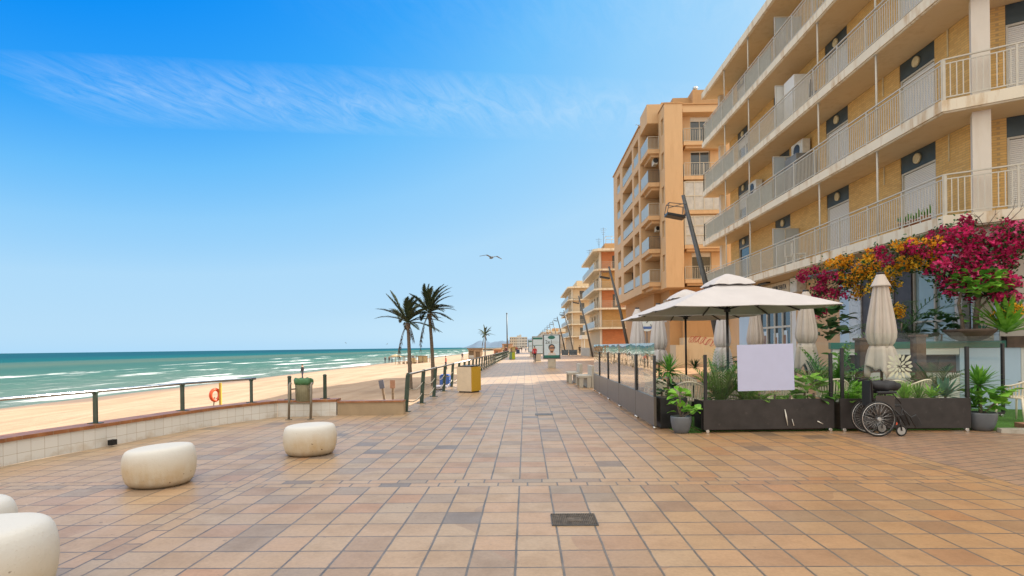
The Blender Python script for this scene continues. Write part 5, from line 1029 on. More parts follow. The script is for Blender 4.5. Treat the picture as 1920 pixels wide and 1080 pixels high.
def gull(loc, span, rz, bank, label):
    g = thing('seagull', label, 'seagull', loc, 'gulls in the sky', rz); g.rotation_euler = (0, bank, rz); s = span / 2
    m = MB(); m.tube([(0, -0.42 * s, 0.0), (0, -0.34 * s, 0.0), (0, -0.1 * s, -0.02 * s), (0, 0.18 * s, 0), (0, 0.36 * s, 0.02 * s)], [0.015 * s, 0.055 * s, 0.10 * s, 0.08 * s, 0.015 * s], 8)
    o = MB(); o.v = m.v; o.f = m.f; o.mi = m.mi; o.sm = m.sm; me = bpy.data.meshes.new('body'); me.from_pydata(m.v, [], m.f); bo = bpy.data.objects.new('body', me); COL.objects.link(bo); bo.parent = g; me.materials.append(M['gull'])
    for sg in (-1, 1):
        vv = [(0, -0.16 * s, 0.03 * s), (0, 0.10 * s, 0.03 * s), (sg * 0.45 * s, -0.20 * s, 0.16 * s), (sg * 0.45 * s, 0.02 * s, 0.15 * s), (sg * s, 0.05 * s, 0.02 * s), (sg * 0.97 * s, 0.10 * s, 0.015 * s)]
        fs = [(0, 1, 3, 2), (2, 3, 5, 4)]; vv2 = [(a, b_, c - 0.02 * s) for a, b_, c in vv]; ff = fs + [tuple(6 + i for i in f[::-1]) for f in fs] + [(0, 2, 8, 6), (2, 4, 10, 8), (4, 5, 11, 10), (5, 3, 9, 11), (3, 1, 7, 9)]
        me = bpy.data.meshes.new('wing'); me.from_pydata(vv + vv2, [], ff); wo = bpy.data.objects.new('wing', me); COL.objects.link(wo); wo.parent = g; me.materials.append(M['gull'])
gull(tuple(at(921, 483, 30)), 1.32, 0.5, 0.06, 'gull gliding with wings spread in the open sky left of the cream block')
gull(tuple(at(1197, 235, 60)), 0.9, -0.8, 0.3, 'gull flying beside the roof of the ochre tower')
for x_, y_, l_ in ((593, 641, 'left one of the tiny gulls low over the sea'), (648, 643, 'middle one of the tiny gulls low over the sea'), (726, 645, 'rightmost tiny gull low over the sea, next to the palms')): gull(tuple(at(x_, y_, 150)), 1.0, rnd.random() * 3, 0.5, l_)

# ================================================================ BEACH THINGS
lb = thing('lifebuoy_post', 'orange lifebuoy hanging on a yellow wooden post on the sand behind the sea wall', 'lifebuoy', (-8.75, 16.1, -0.98))
m = MB(); m.box((-8.785, 16.05, -1.0), (-8.73, 16.11, 0.70)); m.build('post', simple('yellow painted timber', (0.50, 0.30, 0.04), 0.7), lb)
m = MB(); pts = [(-8.86 + 0.05 * math.sin(2 * PI * k / 20), 15.98 + 0.14 * math.sin(2 * PI * k / 20), 0.36 + 0.16 * math.cos(2 * PI * k / 20)) for k in range(21)]; m.tube(pts, 0.045, 8); m.build('buoy_ring', M['redplastic'], lb)
m = MB(); m.tube([(-8.86, 15.96, 0.3), (-8.9, 15.94, -0.1), (-8.84, 15.95, -0.35)], 0.02, 6); m.build('rope', M['wood'], lb)
for px_, lab, lean, cc in ((722, 'dark flat sign stake leaning left on the shaded sand', -0.12, (0.10, 0.11, 0.15)), (737, 'reddish brown flat sign stake standing upright on the sand', 0.0, (0.30, 0.16, 0.10))):
    b0 = at(px_, 751, 27.5); st = thing('sign_stake', lab, 'sign stake', (b0.x, b0.y, -1.0)); m = MB(); m.obox((b0.x, b0.y, -1.05), (b0.x + lean, b0.y, -0.25), 0.10, 0.08, up=(0, 1, 0)); m.build('stake', M['wood'], st)
    m = MB(); m.obox((b0.x + lean * 0.95, b0.y - 0.06, -0.32), (b0.x + lean * 1.5, b0.y - 0.06, 0.08), 0.24, 0.03, up=(0, 1, 0)); m.build('sign_board', simple('stake board', cc, 0.6), st)
kz = sz(-12.4, 138); kk = thing('beach_kiosk', 'small beach kiosk with flat brown roof standing on the sand left of the promenade', 'kiosk', (-12.2, 138, kz))
m = MB(); facade(m, (-13.9, 137, kz), (1, 0, 0), (0, -1, 0), 3.3, kz, kz + 2.25, [(0.2, 1.3, kz + 0.9, kz + 1.9), (1.75, 2.8, kz + 0.2, kz + 1.7)], 0.2); facade(m, (-10.6, 137, kz), (0, 1, 0), (1, 0, 0), 3, kz, kz + 2.25, [(0.5, 2, kz + 0.9, kz + 1.9)], 0.2); facade(m, (-13.9, 137, kz), (0, 1, 0), (-1, 0, 0), 3, kz, kz + 2.25, [], 0.2); m.build('wall', simple('kiosk boards', (0.42, 0.30, 0.20), 0.8, var=0.25, sc=3), kk)
m = MB(); m.box((-13.7, 137.25, kz), (-10.8, 139.9, kz + 2.2)); m.build('interior', M['wood'], kk); m = MB(); m.box((-14.2, 136.5, kz + 2.25), (-10.4, 140.3, kz + 2.55)); m.build('roof', simple('brown roofing', (0.20, 0.14, 0.10), 0.8), kk)
m = MB(); m.box((-13.75, 136.9, kz + 0.2), (-12.6, 136.97, kz + 0.8)); m.build('counter_front', M['farwall2'], kk)
# beach bar frames
zb_ = sz(-25, 118); bb = thing('beach_bar', 'beach bar of timber frames with tan wind screens and a thatched shade near the water', 'beach bar', (-24.5, 118, zb_))
m = MB()
for k in range(7): x_ = -26.3 + k * 0.95; m.box((x_, 118, zb_), (x_ + 0.1, 118.1, zb_ + 1.7)); m.box((x_, 121, zb_), (x_ + 0.1, 121.1, zb_ + 1.8))
m.box((-26.3, 118, zb_ + 1.6), (-20.5, 118.08, zb_ + 1.72)); m.build('timber_frame', M['wood'], bb)
m = MB(); m.box((-22.5, 118.2, zb_), (-20.6, 118.25, zb_ + 1.65)); m.box((-24.6, 119.2, zb_ + 0.1), (-23.2, 119.25, zb_ + 1.3)); m.build('wind_screen', simple('tan canvas screen', (0.46, 0.36, 0.20), 0.9, var=0.2), bb)
m = MB(); m.lathe((-27.0, 117, zb_ + 1.55), [(1.5, 0), (1.1, 0.2), (0.5, 0.42), (0.03, 0.55)], 14); m.tube([(-27, 117, zb_), (-27, 117, zb_ + 1.6)], 0.05, 6); m.build('thatched_shade', simple('straw thatch', (0.34, 0.26, 0.15), 0.95, var=0.3, sc=5), bb)
m = MB()
for k in range(6): m.box((-25.6 + k * 0.8, 117.2, zb_ + 0.1), (-25.2 + k * 0.8, 117.7, zb_ + 0.45 + 0.1 * (k % 3)))
m.build('crate_stack', M['wood'], bb)
# huts beyond the kiosk
for i, (x_, y_, w_, h_2, cc, lab) in enumerate(((-9.6, 170, 2.4, 1.9, (0.45, 0.22, 0.14), 'reddish beach hut just right of the kiosk'), (-9.0, 205, 3.2, 2.3, (0.48, 0.40, 0.30), 'pale beach hut in the middle of the distant beach huts'), (-7.6, 250, 3.2, 2.6, (0.35, 0.28, 0.12), 'ochre beach hut beside the far railing'), (-12.5, 300, 5.5, 4.2, (0.42, 0.26, 0.18), 'largest brown beach hut, under the short mast'))):
    hz_ = -1.1; hh = thing('beach_hut', lab, 'beach hut', (x_, y_, hz_)); m = MB(); facade(m, (x_, y_, 0), (1, 0, 0), (0, -1, 0), w_, hz_, hz_ + h_2, [(w_ * 0.2, w_ * 0.5, hz_ + 0.2, hz_ + h_2 - 0.5)], 0.15); facade(m, (x_ + w_, y_, 0), (0, 1, 0), (1, 0, 0), 4, hz_, hz_ + h_2, [], 0.1); facade(m, (x_, y_, 0), (0, 1, 0), (-1, 0, 0), 4, hz_, hz_ + h_2, [], 0.1); m.build('wall', simple('hut boards %d' % i, cc, 0.8, var=0.25), hh)
    m = MB(); m.box((x_ + 0.16, y_ + 0.16, hz_), (x_ + w_ - 0.12, y_ + 3.9, hz_ + h_2 - 0.05)); m.build('door', M['wood'], hh); m = MB(); m.prism([(x_ - 0.3, y_ - 0.4), (x_ + w_ + 0.3, y_ - 0.4), (x_ + w_ + 0.3, y_ + 4.3), (x_ - 0.3, y_ + 4.3)], hz_ + h_2, hz_ + h_2 + 0.18); m.build('roof', M['ochred'], hh)

# ================================================================ VEGETATION BUILDERS
def blade(m, p, d, L, wd, droop, seg=5, mi=0, fold=0.25, up=Vector((0, 0, 1))):
    """pointed arching leaf"""
    p = Vector(p); d = Vector(d).normalized(); cur = p.copy(); rows = []
    for i in range(seg + 1):
        u = i / seg; side = d.cross(up); side = side.normalized() if side.length > 1e-4 else Vector((1, 0, 0)); nrm = side.cross(d).normalized()
        w_ = wd * (0.45 + 1.4 * u - 0.2 * u * u) * (1 - u ** 2.2) * 0.5 + 0.0008; w_ = min(w_, wd * 0.55)
        rows.append((cur - side * w_ + nrm * w_ * fold, cur.copy(), cur + side * w_ + nrm * w_ * fold)); cur = cur + d * (L / seg); d = (d + Vector((0, 0, -droop / seg))).normalized()
    b = len(m.v)
    for r in rows: m.v += [tuple(q) for q in r]
    for i in range(seg):
        a = b + 3 * i; m.f += [(a, a + 1, a + 4, a + 3), (a + 1, a + 2, a + 5, a + 4)]; m.mi += [mi, mi]; m.sm += [True, True]
def oval(m, p, d, L, wd, droop=0.4, mi=0, r=rnd, tw=0.0):
    p = Vector(p); d = Vector(d).normalized(); side = d.cross(Vector((0, 0, 1))); side = side.normalized() if side.length > 1e-3 else Vector((1, 0, 0)); nrm = side.cross(d).normalized(); side = (side * math.cos(tw) + nrm * math.sin(tw)).normalized(); rows = []
    cur = p.copy(); seg = 5
    for i, k in enumerate((0.05, 0.62, 0.95, 1.0, 0.70, 0.05)):
        w_ = wd * 0.5 * k; rows.append((cur - side * w_ + nrm * w_ * 0.22, cur.copy(), cur + side * w_ + nrm * w_ * 0.22)); cur = cur + d * (L / seg); d = (d + Vector((0, 0, -droop / seg))).normalized()
    b = len(m.v)
    for q in rows: m.v += [tuple(t_) for t_ in q]
    for i in range(seg): a = b + 3 * i; m.f += [(a, a + 1, a + 4, a + 3), (a + 1, a + 2, a + 5, a + 4)]; m.mi += [mi, mi]; m.sm += [True, True]
def rosette(m, c, n, L, wd, el0=10, el1=85, droop=0.5, r=rnd, mi=0):
    for k in range(n):
        u = k / n; az = k * 2.39996 + r.uniform(-0.2, 0.2); el = math.radians(el0 + (el1 - el0) * u + r.uniform(-6, 6)); l_ = L * r.uniform(0.8, 1.05) * (0.75 + 0.25 * (1 - abs(u - 0.5)))
        d = (math.cos(az) * math.cos(el), math.sin(az) * math.cos(el), math.sin(el)); blade(m, Vector(c) + Vector(d) * 0.02, d, l_, wd, droop * (1 - 0.6 * u), 5, mi)
def frond(m, p, d, L, leaf, n=16, droop=0.8, mi=0, r=rnd, wd=0.02, stem=0.006, hang=0.3):
    p = Vector(p); d = Vector(d).normalized(); cur = p.copy(); pts = [cur.copy()]; ds = [d.copy()]
    for i in range(n): cur = cur + d * (L / n); d = (d + Vector((0, 0, -droop / n))).normalized(); pts.append(cur.copy()); ds.append(d.copy())
    m.tube(pts, [stem * (1 - 0.7 * i / n) for i in range(n + 1)], 4, mi, False)
    for i in range(2, n + 1):
        u = i / n; l_ = leaf * math.sin(PI * (0.18 + 0.78 * u)) * r.uniform(0.85, 1.1); dd = ds[i]; side = dd.cross(Vector((0, 0, 1))); side = side.normalized() if side.length > 1e-3 else Vector((1, 0, 0)); nrm = side.cross(dd)
        for s_ in (-1, 1): v = (side * s_ + dd * (0.6 + 0.5 * u) + nrm * 0.25).normalized(); blade(m, pts[i], v, l_, wd, hang + 0.4, 2, mi, 0.1)
def palm(x, y, zb, h, lean, L, label, seed, wind=0.35, n=26):
    r = random.Random(seed); t_ = thing('palm_tree', label, 'palm tree', (x, y, zb)); top = Vector((x + lean, y, zb + h)); pts = []; rs = []
    N = 22
    for i in range(N + 1):
        u = i / N; pts.append((x + lean * u * u, y, zb + h * u)); rs.append((0.135 - 0.045 * u + 0.04 * math.exp(-u * 8)) * (1 + 0.07 * (i % 2)) + (0.06 if u > 0.93 else 0))
    m = MB(); m.tube(pts, rs, 12); m.build('trunk', M['bark'], t_)
    m = MB()
    for k in range(n):
        az = k * 2.39996 + r.uniform(-0.3, 0.3); el = math.radians(r.uniform(28, 80) if k > 7 else r.uniform(0, 30)); d = Vector((math.cos(az) * math.cos(el) + wind * 0.4, math.sin(az) * math.cos(el), math.sin(el)))
        # leaflets lie close to the rib, blown by the sea wind
        p = top + Vector((0, 0, 0.05)); dd = d.normalized(); q = [p.copy()]; dirs = [dd.copy()]; seg = 12; LL = L * r.uniform(0.8, 1.1)
        for i in range(seg): p = p + dd * (LL / seg); dd = (dd + Vector((wind * 0.10, 0, -0.055 - 0.03 * i / seg))).normalized(); q.append(p.copy()); dirs.append(dd.copy())
        m.tube(q, [0.028 * (1 - 0.8 * i / seg) for i in range(seg + 1)], 4, 0, False)
        for i in range(2, seg + 1):
            u = i / seg
            for rep in range(5):
                l_ = 0.46 * L / 2.0 * math.sin(PI * (0.2 + 0.72 * u)) * r.uniform(0.8, 1.2); bd = dirs[i]; side = bd.cross(Vector((0, 0, 1))).normalized(); nm = side.cross(bd); pp = q[i] - bd * (LL / seg) * rep / 5
                for s_ in (-1, 1): blade(m, pp, (bd * 1.7 + side * s_ * 0.75 + nm * r.uniform(0, 0.5)).normalized(), l_, 0.055, 0.45, 2, 0, 0.1)
    m.build('crown', M['palmleaf'], t_)
    m = MB()
    for k in range(5):
        az = [2.6, 3.4, 0.3, 5.8, 3.0][k]; d = Vector((math.cos(az) * 0.5, math.sin(az) * 0.5, -0.75)); p = top.copy(); dd = d.normalized(); q = [p.copy()]; LL = L * [1.15, 0.8, 0.5, 0.4, 0.95][k]
        for i in range(8): p = p + dd * (LL / 8); dd = (dd + Vector((0, 0, -0.22))).normalized(); q.append(p.copy())
        m.tube(q, 0.02, 4, 0, False)
        for i in range(4, 9):
            for s_ in (-1, 1, -0.5, 0.5): blade(m, q[i], Vector((s_ * 0.25, 0.2 * s_, -1)), 0.3 * L / 2, 0.05, 0.1, 2)
    m.build('dead_fronds', M['deadleaf'], t_); return t_
palm(-7.3, 35.6, -1.15, 4.35, -0.1, 2.2, 'left one of the two tall wind blown palms on the sand', 5)
palm(-6.15, 37.5, -1.1, 5.0, -0.22, 2.15, 'right one of the two tall wind blown palms, slightly taller', 8)
palm(-7.9, 110, -1.0, 4.9, 0.05, 2.0, 'small distant palm behind the beach kiosk', 12, 0.1, 20)
# ================================================================ TERRACE
def screen(name, p, q, label, hb=0.58, hg=1.62, posts=(0.02, 0.98), hp=1.43, mat='glass', cham=0.0, th=0.05, basemat='screenbase', ret=None):
    """movable screen: dark box base, glass sheet above, square posts, castors"""
    p = Vector((*p, 0)); q = Vector((*q, 0)); d = (q - p).normalized(); n = Vector((-d.y, d.x, 0)); L = (q - p).length; t_ = thing(name, label, 'glass screen', tuple((p + q) / 2), 'glass screens round the restaurant terrace')
    def bar(m, a, b_, z0, z1, t): A = p + d * a; B = p + d * b_; m.obox((A.x, A.y, (z0 + z1) / 2), (B.x, B.y, (z0 + z1) / 2), t, z1 - z0)
    m = MB(); bar(m, 0, L, 0.06, hb, th); m.build('base_panel', M[basemat], t_, bevel=0.004)
    m = MB(); A = p + d * 0.03; B = p + d * (L - 0.03); c = cham
    pts = [(A, hb + 0.002), (B, hb + 0.002), (B, hg - c), (B - d * c, hg), (A + d * c, hg), (A, hg - c)] if c else [(A, hb + 0.002), (B, hb + 0.002), (B, hg), (A, hg)]
    m.face([(a.x, a.y, z) for a, z in pts]); go = m.build('glass_sheet', M[mat], t_)
    s_ = go.modifiers.new('th', 'SOLIDIFY'); s_.thickness = 0.008
    for u in posts: m = MB(); a = p + d * (u * L); a = a + n * 0.0; m.obox((a.x, a.y, hb + 0.004), (a.x, a.y, hp), 0.05, 0.05, up=tuple(d)); m.build('post', M['black'], t_)
    for u in (0.03, 0.97): m = MB(); a = p + d * (u * L); m.tube([a + n * -0.03 + Vector((0, 0, 0.032)), a + n * 0.03 + Vector((0, 0, 0.032))], 0.03, 10); m.box((a.x - 0.025, a.y - 0.02, 0.055), (a.x + 0.025, a.y + 0.02, 0.075)); m.build('castor', M['chrome'], t_)
    return t_
M['screenbase'] = simple('dark brown scuffed panel', (0.026, 0.022, 0.022), 0.45, var=0.35, sc=5, dirt=(0.07, 0.06, 0.055), dsc=7, dth=0.62)
M['screenlite'] = simple('bronze grey screen panel', (0.095, 0.08, 0.065), 0.30, var=0.15, sc=3)
ysc = [10.95, 12.8, 15.1, 17.1, 19.1, 20.7]
labs = ['first glass screen from the viewer along the walkway, at the terrace corner', 'second glass screen along the walkway edge', 'third glass screen along the walkway edge', 'fourth glass screen along the walkway edge', 'fifth and farthest glass screen along the walkway, by the benches']
for i in range(5): screen('glass_screen', (2.46, ysc[i + 1] - 0.02), (2.46, ysc[i] + 0.0), labs[i], 0.62, 1.66, posts=(0.985,) if i else (0.015, 0.985), hp=1.42, mat='glasswavy', basemat='screenlite')
sa = screen('glass_screen', (3.22, 10.47), (5.62, 10.56), 'wide front glass screen carrying the blank white board', 0.60, 1.63, hp=1.43)
m = MB(); m.box((5.59, 10.60, 0.06), (5.64, 11.0, 0.58)); m.build('side_panel', M['black'], sa); m = MB(); m.box((3.2, 10.52, 0.06), (3.25, 10.95, 0.58)); m.build('side_panel', M['black'], sa)
m = MB(); m.tube([(4.7, 10.478, 0.42), (4.72, 10.476, 0.3), (4.75, 10.478, 0.12)], [0.004, 0.014, 0.003], 6); m.tube([(4.83, 10.483, 0.24), (4.86, 10.48, 0.12)], [0.003, 0.008], 6); m.tube([(5.3, 10.50, 0.19), (5.4, 10.503, 0.14)], [0.012, 0.004], 6); m.build('paint_scratch', M['white'], sa)
sb = screen('glass_screen', (5.70, 10.50), (7.95, 10.40), 'right hand front glass screen behind the wheelchair, with a cream flower motif', 0.60, 1.78, hp=1.52, cham=0.10)
bd = MB(); c0 = at(1382, 647, 10.40); c1 = at(1487, 644, 10.45); c2 = at(1490, 731, 10.45); c3 = at(1384, 733.5, 10.40)
P8 = [c0, c1, c2, c3]; bk = [Vector((p.x, p.y + 0.012, p.z)) for p in P8]
bd.add([tuple(p) for p in P8 + bk], [(0, 1, 2, 3), (7, 6, 5, 4), (0, 4, 5, 1), (1, 5, 6, 2), (2, 6, 7, 3), (3, 7, 4, 0)]); bo = bd.build('blank_board', M['plainwhite']); tag(bo, 'blank lilac white board fixed to the front glass screen', 'board')
# flower motif sticker made of petals
fc = at(1687, 687, 10.47); m = MB()
def petal(m, c, ang, L, w_, off=0.0, y=0.0):
    pts = []
    for k in range(14):
        u = k / 7.0; s_ = 1 if k < 7 else -1; u = k / 6 if k < 7 else (13 - k) / 6; pts.append((off + L * u, s_ * w_ * math.sin(PI * min(1, u * 0.92 + 0.04)) ** 0.8))
    m.face([(c.x + a * math.cos(ang) - b_ * math.sin(ang), c.y + y, c.z + a * math.sin(ang) + b_ * math.cos(ang)) for a, b_ in pts])
for q in range(4):
    a0 = PI / 4 + q * PI / 2
    petal(m, fc, a0, 0.15, 0.028, 0.13); petal(m, fc, a0 + 0.42, 0.13, 0.024, 0.10); petal(m, fc, a0 - 0.42, 0.13, 0.024, 0.10); petal(m, fc, a0, 0.10, 0.02, 0.03); petal(m, fc, q * PI / 2, 0.07, 0.02, 0.04); petal(m, fc, q * PI / 2, 0.08, 0.03, 0.15)
fo = m.build('flower_motif', simple('cream vinyl', (0.62, 0.60, 0.46), 0.5), sb); so = fo.modifiers.new('t', 'SOLIDIFY'); so.thickness = 0.002
sc_ = screen('glass_screen', (8.0, 12.0), (10.15, 12.35), 'rear right glass screen behind the big grey plant pot', 0.0 + 0.1, 1.72, posts=(0.99,), hp=1.56, cham=0.06)
# artificial turf
m = MB(); m.face([(2.75, 10.45, 0.006), (3.2, 10.47, 0.006), (3.2, 11.6, 0.006), (2.75, 11.6, 0.006)]); m.face([(3.22, 10.62, 0.006), (8.1, 10.55, 0.006), (8.6, 10.35, 0.006), (11.2, 10.0, 0.006), (13.5, 13.0, 0.006), (8.0, 15.2, 0.006), (3.3, 19.0, 0.006)])
tag(m.build('artificial_grass', M['grass']), kind='stuff', label='bright green artificial grass under the terrace furniture')
m = MB(); m.prism([(8.3, 10.16), (8.75, 9.98), (11.5, 9.5), (11.7, 9.75), (8.85, 10.28), (8.35, 10.32)], 0.0, 0.07); tag(m.build('kerb', M['concrete']), kind='structure')
m = MB(); m.prism([(8.95, 10.30), (10.6, 10.0), (10.7, 10.6), (9.1, 10.85)], 0.0, 0.095); tag(m.build('brick_step', simple('red brick step', (0.34, 0.16, 0.10), 0.8, var=0.25, sc=9)), kind='structure')
# restaurant counter wall
cw = thing('terrace_wall', 'pale blue glazed terrace wall with teal top band and dark planter troughs, behind the furniture', 'wall', (11, 14.0, 0))
A = Vector((7.9, 14.9, 0)); B = Vector((12.9, 13.25, 0)); d = (B - A).normalized(); n = Vector((d.y, -d.x, 0)); Lw = (B - A).length
def wp(a, b_, z0, z1, t, dep, mt, nm): m = MB(); p = A + d * a + n * -dep; q = A + d * b_ + n * -dep; m.obox((p.x, p.y, (z0 + z1) / 2), (q.x, q.y, (z0 + z1) / 2), t, z1 - z0); return m.build(nm, M[mt], cw)
wp(0, 0.12, 0, 1.45, 0.25, 0, 'whitewall', 'wall_face'); wp(0.125, 2.69, 1.30, 1.45, 0.25, 0, 'whitewall', 'wall_face'); wp(0.125, 2.69, 0, 0.85, 0.25, 0, 'whitewall', 'wall_face'); wp(0.125, 2.69, 0.855, 1.295, 0.04, 0.10, 'planter', 'hatch'); wp(2.70, 3.88, 0, 1.45, 0.25, 0, 'bluewall', 'wall_face'); wp(3.89, Lw + 4, 0, 1.45, 0.24, 0, 'whitewall', 'wall_face')
wp(-0.05, 3.60, 1.455, 1.62, 0.30, 0.0, 'tealglass', 'top_band'); wp(3.61, Lw + 4, 1.455, 1.72, 0.34, 0.0, 'planter', 'planter_trough')
for pu, z1, lab in ((1722, 1.72, 'dark square timber post in the middle of the terrace, left of the pale wall'), (1617, 1.66, 'dark timber post just left of the tied parasol')):
    b0 = at(pu, 700, 13.2); m = MB(); m.box((b0.x - 0.11, b0.y - 0.11, 0.012), (b0.x + 0.11, b0.y + 0.11, z1)); m.box((b0.x - 0.14, b0.y - 0.14, z1 + 0.001), (b0.x + 0.14, b0.y + 0.14, z1 + 0.06)); tag(m.build('timber_post', M['planter'], bevel=0.01), lab, 'post')
# pergola bar with bougainvillea
pg = thing('pergola', 'slim dark pergola beams under the lowest balcony carrying the bougainvillea', 'pergola', (9.7, 16, 3.6))
m = MB(); p0 = at(1500, 523, 19.4); p1 = at(1735, 470, 14.2); m.tube([p0, p1], 0.055, 8); m.build('beam', M['galv'], pg)
for u in (0.0, 0.33, 0.66, 1.0): a = p0.lerp(p1, u); m = MB(); m.tube([a, (XW - 0.02, a.y + 0.3, a.z + 0.15)], 0.035, 6); m.build('rafter', M['galv'], pg)

# ---- parasols
def open_parasol(name, cx, cy, hs, ze, zt, label, rot=0.0):
    t_ = thing(name, label, 'parasol', (cx, cy, 0), 'open square parasols')
    cr, sr = math.cos(rot), math.sin(rot)
    def R(x, y, z): return (cx + x * cr - y * sr, cy + x * sr + y * cr, z)
    m = MB(); N = 10
    # eight panels between corner ribs and mid ribs, hem sagging slightly between ribs
    dirs = [(1, 1), (0, 1), (-1, 1), (-1, 0), (-1, -1), (0, -1), (1, -1), (1, 0)]
    rows = []
    for i in range(N + 1):
        u = i / N; row = []
        for k in range(8):
            a = dirs[k]; b_ = dirs[(k + 1) % 8]
            for j in range(4):
                f = j / 4; x = (a[0] * (1 - f) + b_[0] * f) * hs * u; y = (a[1] * (1 - f) + b_[1] * f) * hs * u; rr = max(abs(x), abs(y)) / hs; corner = min(abs(x), abs(y)) / hs
                z = zt - (zt - ze) * (0.86 * rr + 0.14 * rr * rr) - 0.02 * math.sin(PI * f) * u + (0.0) ; row.append(R(x, y, z))
        rows.append(row)
    vs = [q for r in rows for q in r]; fs = []
    for i in range(N):
        for k in range(32): a = i * 32 + k; b_ = i * 32 + (k + 1) % 32; fs.append((a, b_, b_ + 32, a + 32))
    m.add(vs, fs, 0, False); can = m.build('canopy', M['canvas'], t_); s_ = can.modifiers.new('t', 'SOLIDIFY'); s_.thickness = 0.012; s_.offset = 1
    m = MB(); hp = []
    for k in range(8):
        a = dirs[k]; b_ = dirs[(k + 1) % 8]
        for j in range(4):
            f = j / 4; hp.append((a[0] * (1 - f) + b_[0] * f, a[1] * (1 - f) + b_[1] * f))
    def z_at(r): return zt - (zt - ze) * (0.86 * r + 0.14 * r * r)
    rws = []
    for u, dz in ((0.02, 0.16), (0.12, 0.145), (0.22, 0.10), (0.27, 0.045)): rws.append([R(x * hs * u * (1 + 0.03 * math.sin(9 * k)), y * hs * u, z_at(u) + dz + 0.012 * math.sin(k * 1.9) * (u > 0.2)) for k, (x, y) in enumerate(hp)])
    m.add([q for r in rws for q in r], [(i * 32 + k, i * 32 + (k + 1) % 32, (i + 1) * 32 + (k + 1) % 32, (i + 1) * 32 + k) for i in range(3) for k in range(32)]); vt = m.build('vent_cap', M['canvas'], can); s_ = vt.modifiers.new('t', 'SOLIDIFY'); s_.thickness = 0.01
    for (x, y) in dirs:
        m = MB(); p = R(x * hs * 0.985, y * hs * 0.985, z_at(0.985) - 0.035); q = R(0, 0, zt - 0.07); m.obox(q, p, 0.022, 0.03); m.obox(R(x * hs * 0.5, y * hs * 0.5, z_at(0.5) - 0.05), R(x * 0.05, y * 0.05, ze + 0.02), 0.018, 0.022); m.build('rib', M['black'], t_)
    m = MB(); m.tube([R(0, 0, 0.05), R(0, 0, zt - 0.02)], 0.03, 12); m.build('pole', M['black'], t_)
    m = MB(); m.tube([R(0, 0, ze - 0.05), R(0, 0, ze + 0.06)], 0.07, 12); m.build('hub', M['black'], t_)
    m = MB(); m.tube([R(0, 0, 0.01), R(0, 0, 0.09)], [0.34, 0.28], 20); m.build('base', M['concrete'], t_)
open_parasol('open_parasol', 4.55, 12.95, 1.66, 2.39, 3.04, 'nearer open square parasol, standing above the front screens', 0.02)
open_parasol('open_parasol', 4.62, 16.55, 1.58, 2.40, 3.05, 'farther open square parasol, partly hidden behind the nearer one', 0.02)
def closed_parasol(cx, cy, zt, R_, z_tie, z_bot, label, mat='canvas2', seed=1, group='closed tied parasols'):
    r = random.Random(seed); t_ = thing('closed_parasol', label, 'parasol', (cx, cy, 0), group); ph = [r.uniform(0, 6) for _ in range(6)]
    def wob(t, i, amp): return 1 + amp * (0.55 * math.sin(8 * t + ph[0]) + 0.3 * math.sin(13 * t + ph[1]) + 0.2 * math.sin(5 * t + ph[2]))
    m = MB(); H = zt - z_tie; prof = []; amps = []
    for u, rr in ((0.0, 0.26), (0.02, 0.30), (0.08, 0.44), (0.145, 0.60), (0.165, 0.66)): prof.append((rr * R_, zt - u * H)); amps.append(0.03)
    m.lathe((cx, cy, 0), prof, 64, wob=lambda t, i: wob(t, i, 0.05)); m.build('cap_flounce', M[mat], t_)
    m = MB(); prof = []
    for u, rr in ((0.14, 0.46), (0.2, 0.52), (0.32, 0.62), (0.45, 0.73), (0.58, 0.85), (0.7, 0.94), (0.8, 1.0), (0.88, 0.98), (0.95, 0.86), (1.0, 0.68)): prof.append((rr * R_, zt - u * H))
    m.lathe((cx, cy, 0), prof, 96, wob=lambda t, i: (1 - 0.30 * (1 - abs(math.sin(4 * t + ph[0] + 0.06 * i))) ** 2.0 - 0.16 * (1 - abs(math.sin(7 * t + ph[1] - 0.05 * i))) ** 2.5)); cl = m.build('folded_canopy', M[mat], t_)
    m = MB(); pts = [(cx + R_ * 0.70 * math.cos(2 * PI * k / 24), cy + R_ * 0.70 * math.sin(2 * PI * k / 24), z_tie) for k in range(25)]; m.tube(pts, 0.014, 6); m.build('tie_strap', M[mat], t_)
    m = MB(); n = 96; Hb = z_tie - z_bot; rows = []
    for i in range(9):
        u = i / 8; row = []
        for k in range(n):
            t = 2 * PI * k / n; a = 0.10 + 0.22 * u; rr = R_ * (0.70 + 0.40 * u ** 0.7 - 0.16 * u * u) * (1 + a * (0.6 * math.sin(7 * t + ph[3]) + 0.35 * math.sin(11 * t + ph[4]))); z = z_tie - Hb * u * (0.86 + 0.15 * math.sin(3 * t + ph[5]) * u + 0.10 * math.sin(7 * t + 1) * u); row.append((cx + rr * math.cos(t), cy + rr * math.sin(t), z))
        rows.append(row)
    m.add([q for r_ in rows for q in r_], [(i * n + k, i * n + (k + 1) % n, (i + 1) * n + (k + 1) % n, (i + 1) * n + k) for i in range(8) for k in range(n)], 0, True); sk = m.build('loose_hem', M[mat], t_); s_ = sk.modifiers.new('t', 'SOLIDIFY'); s_.thickness = 0.008
    m = MB(); m.tube([(cx, cy, 0.05), (cx, cy, zt + 0.03)], 0.028, 10); m.tube([(cx, cy, zt + 0.0), (cx, cy, zt + 0.05)], R_ * 0.26, 12); m.build('pole', M['black'], t_); m = MB(); m.tube([(cx, cy, 0.01), (cx, cy, 0.12)], [0.30, 0.26], 16); m.build('base', M['black'], t_)
closed_parasol(7.38, 12.0, 3.02, 0.285, 1.53, 0.93, 'large tied beige parasol in front of the orange bougainvillea, nearest of the closed ones', 'canvas2', 3)
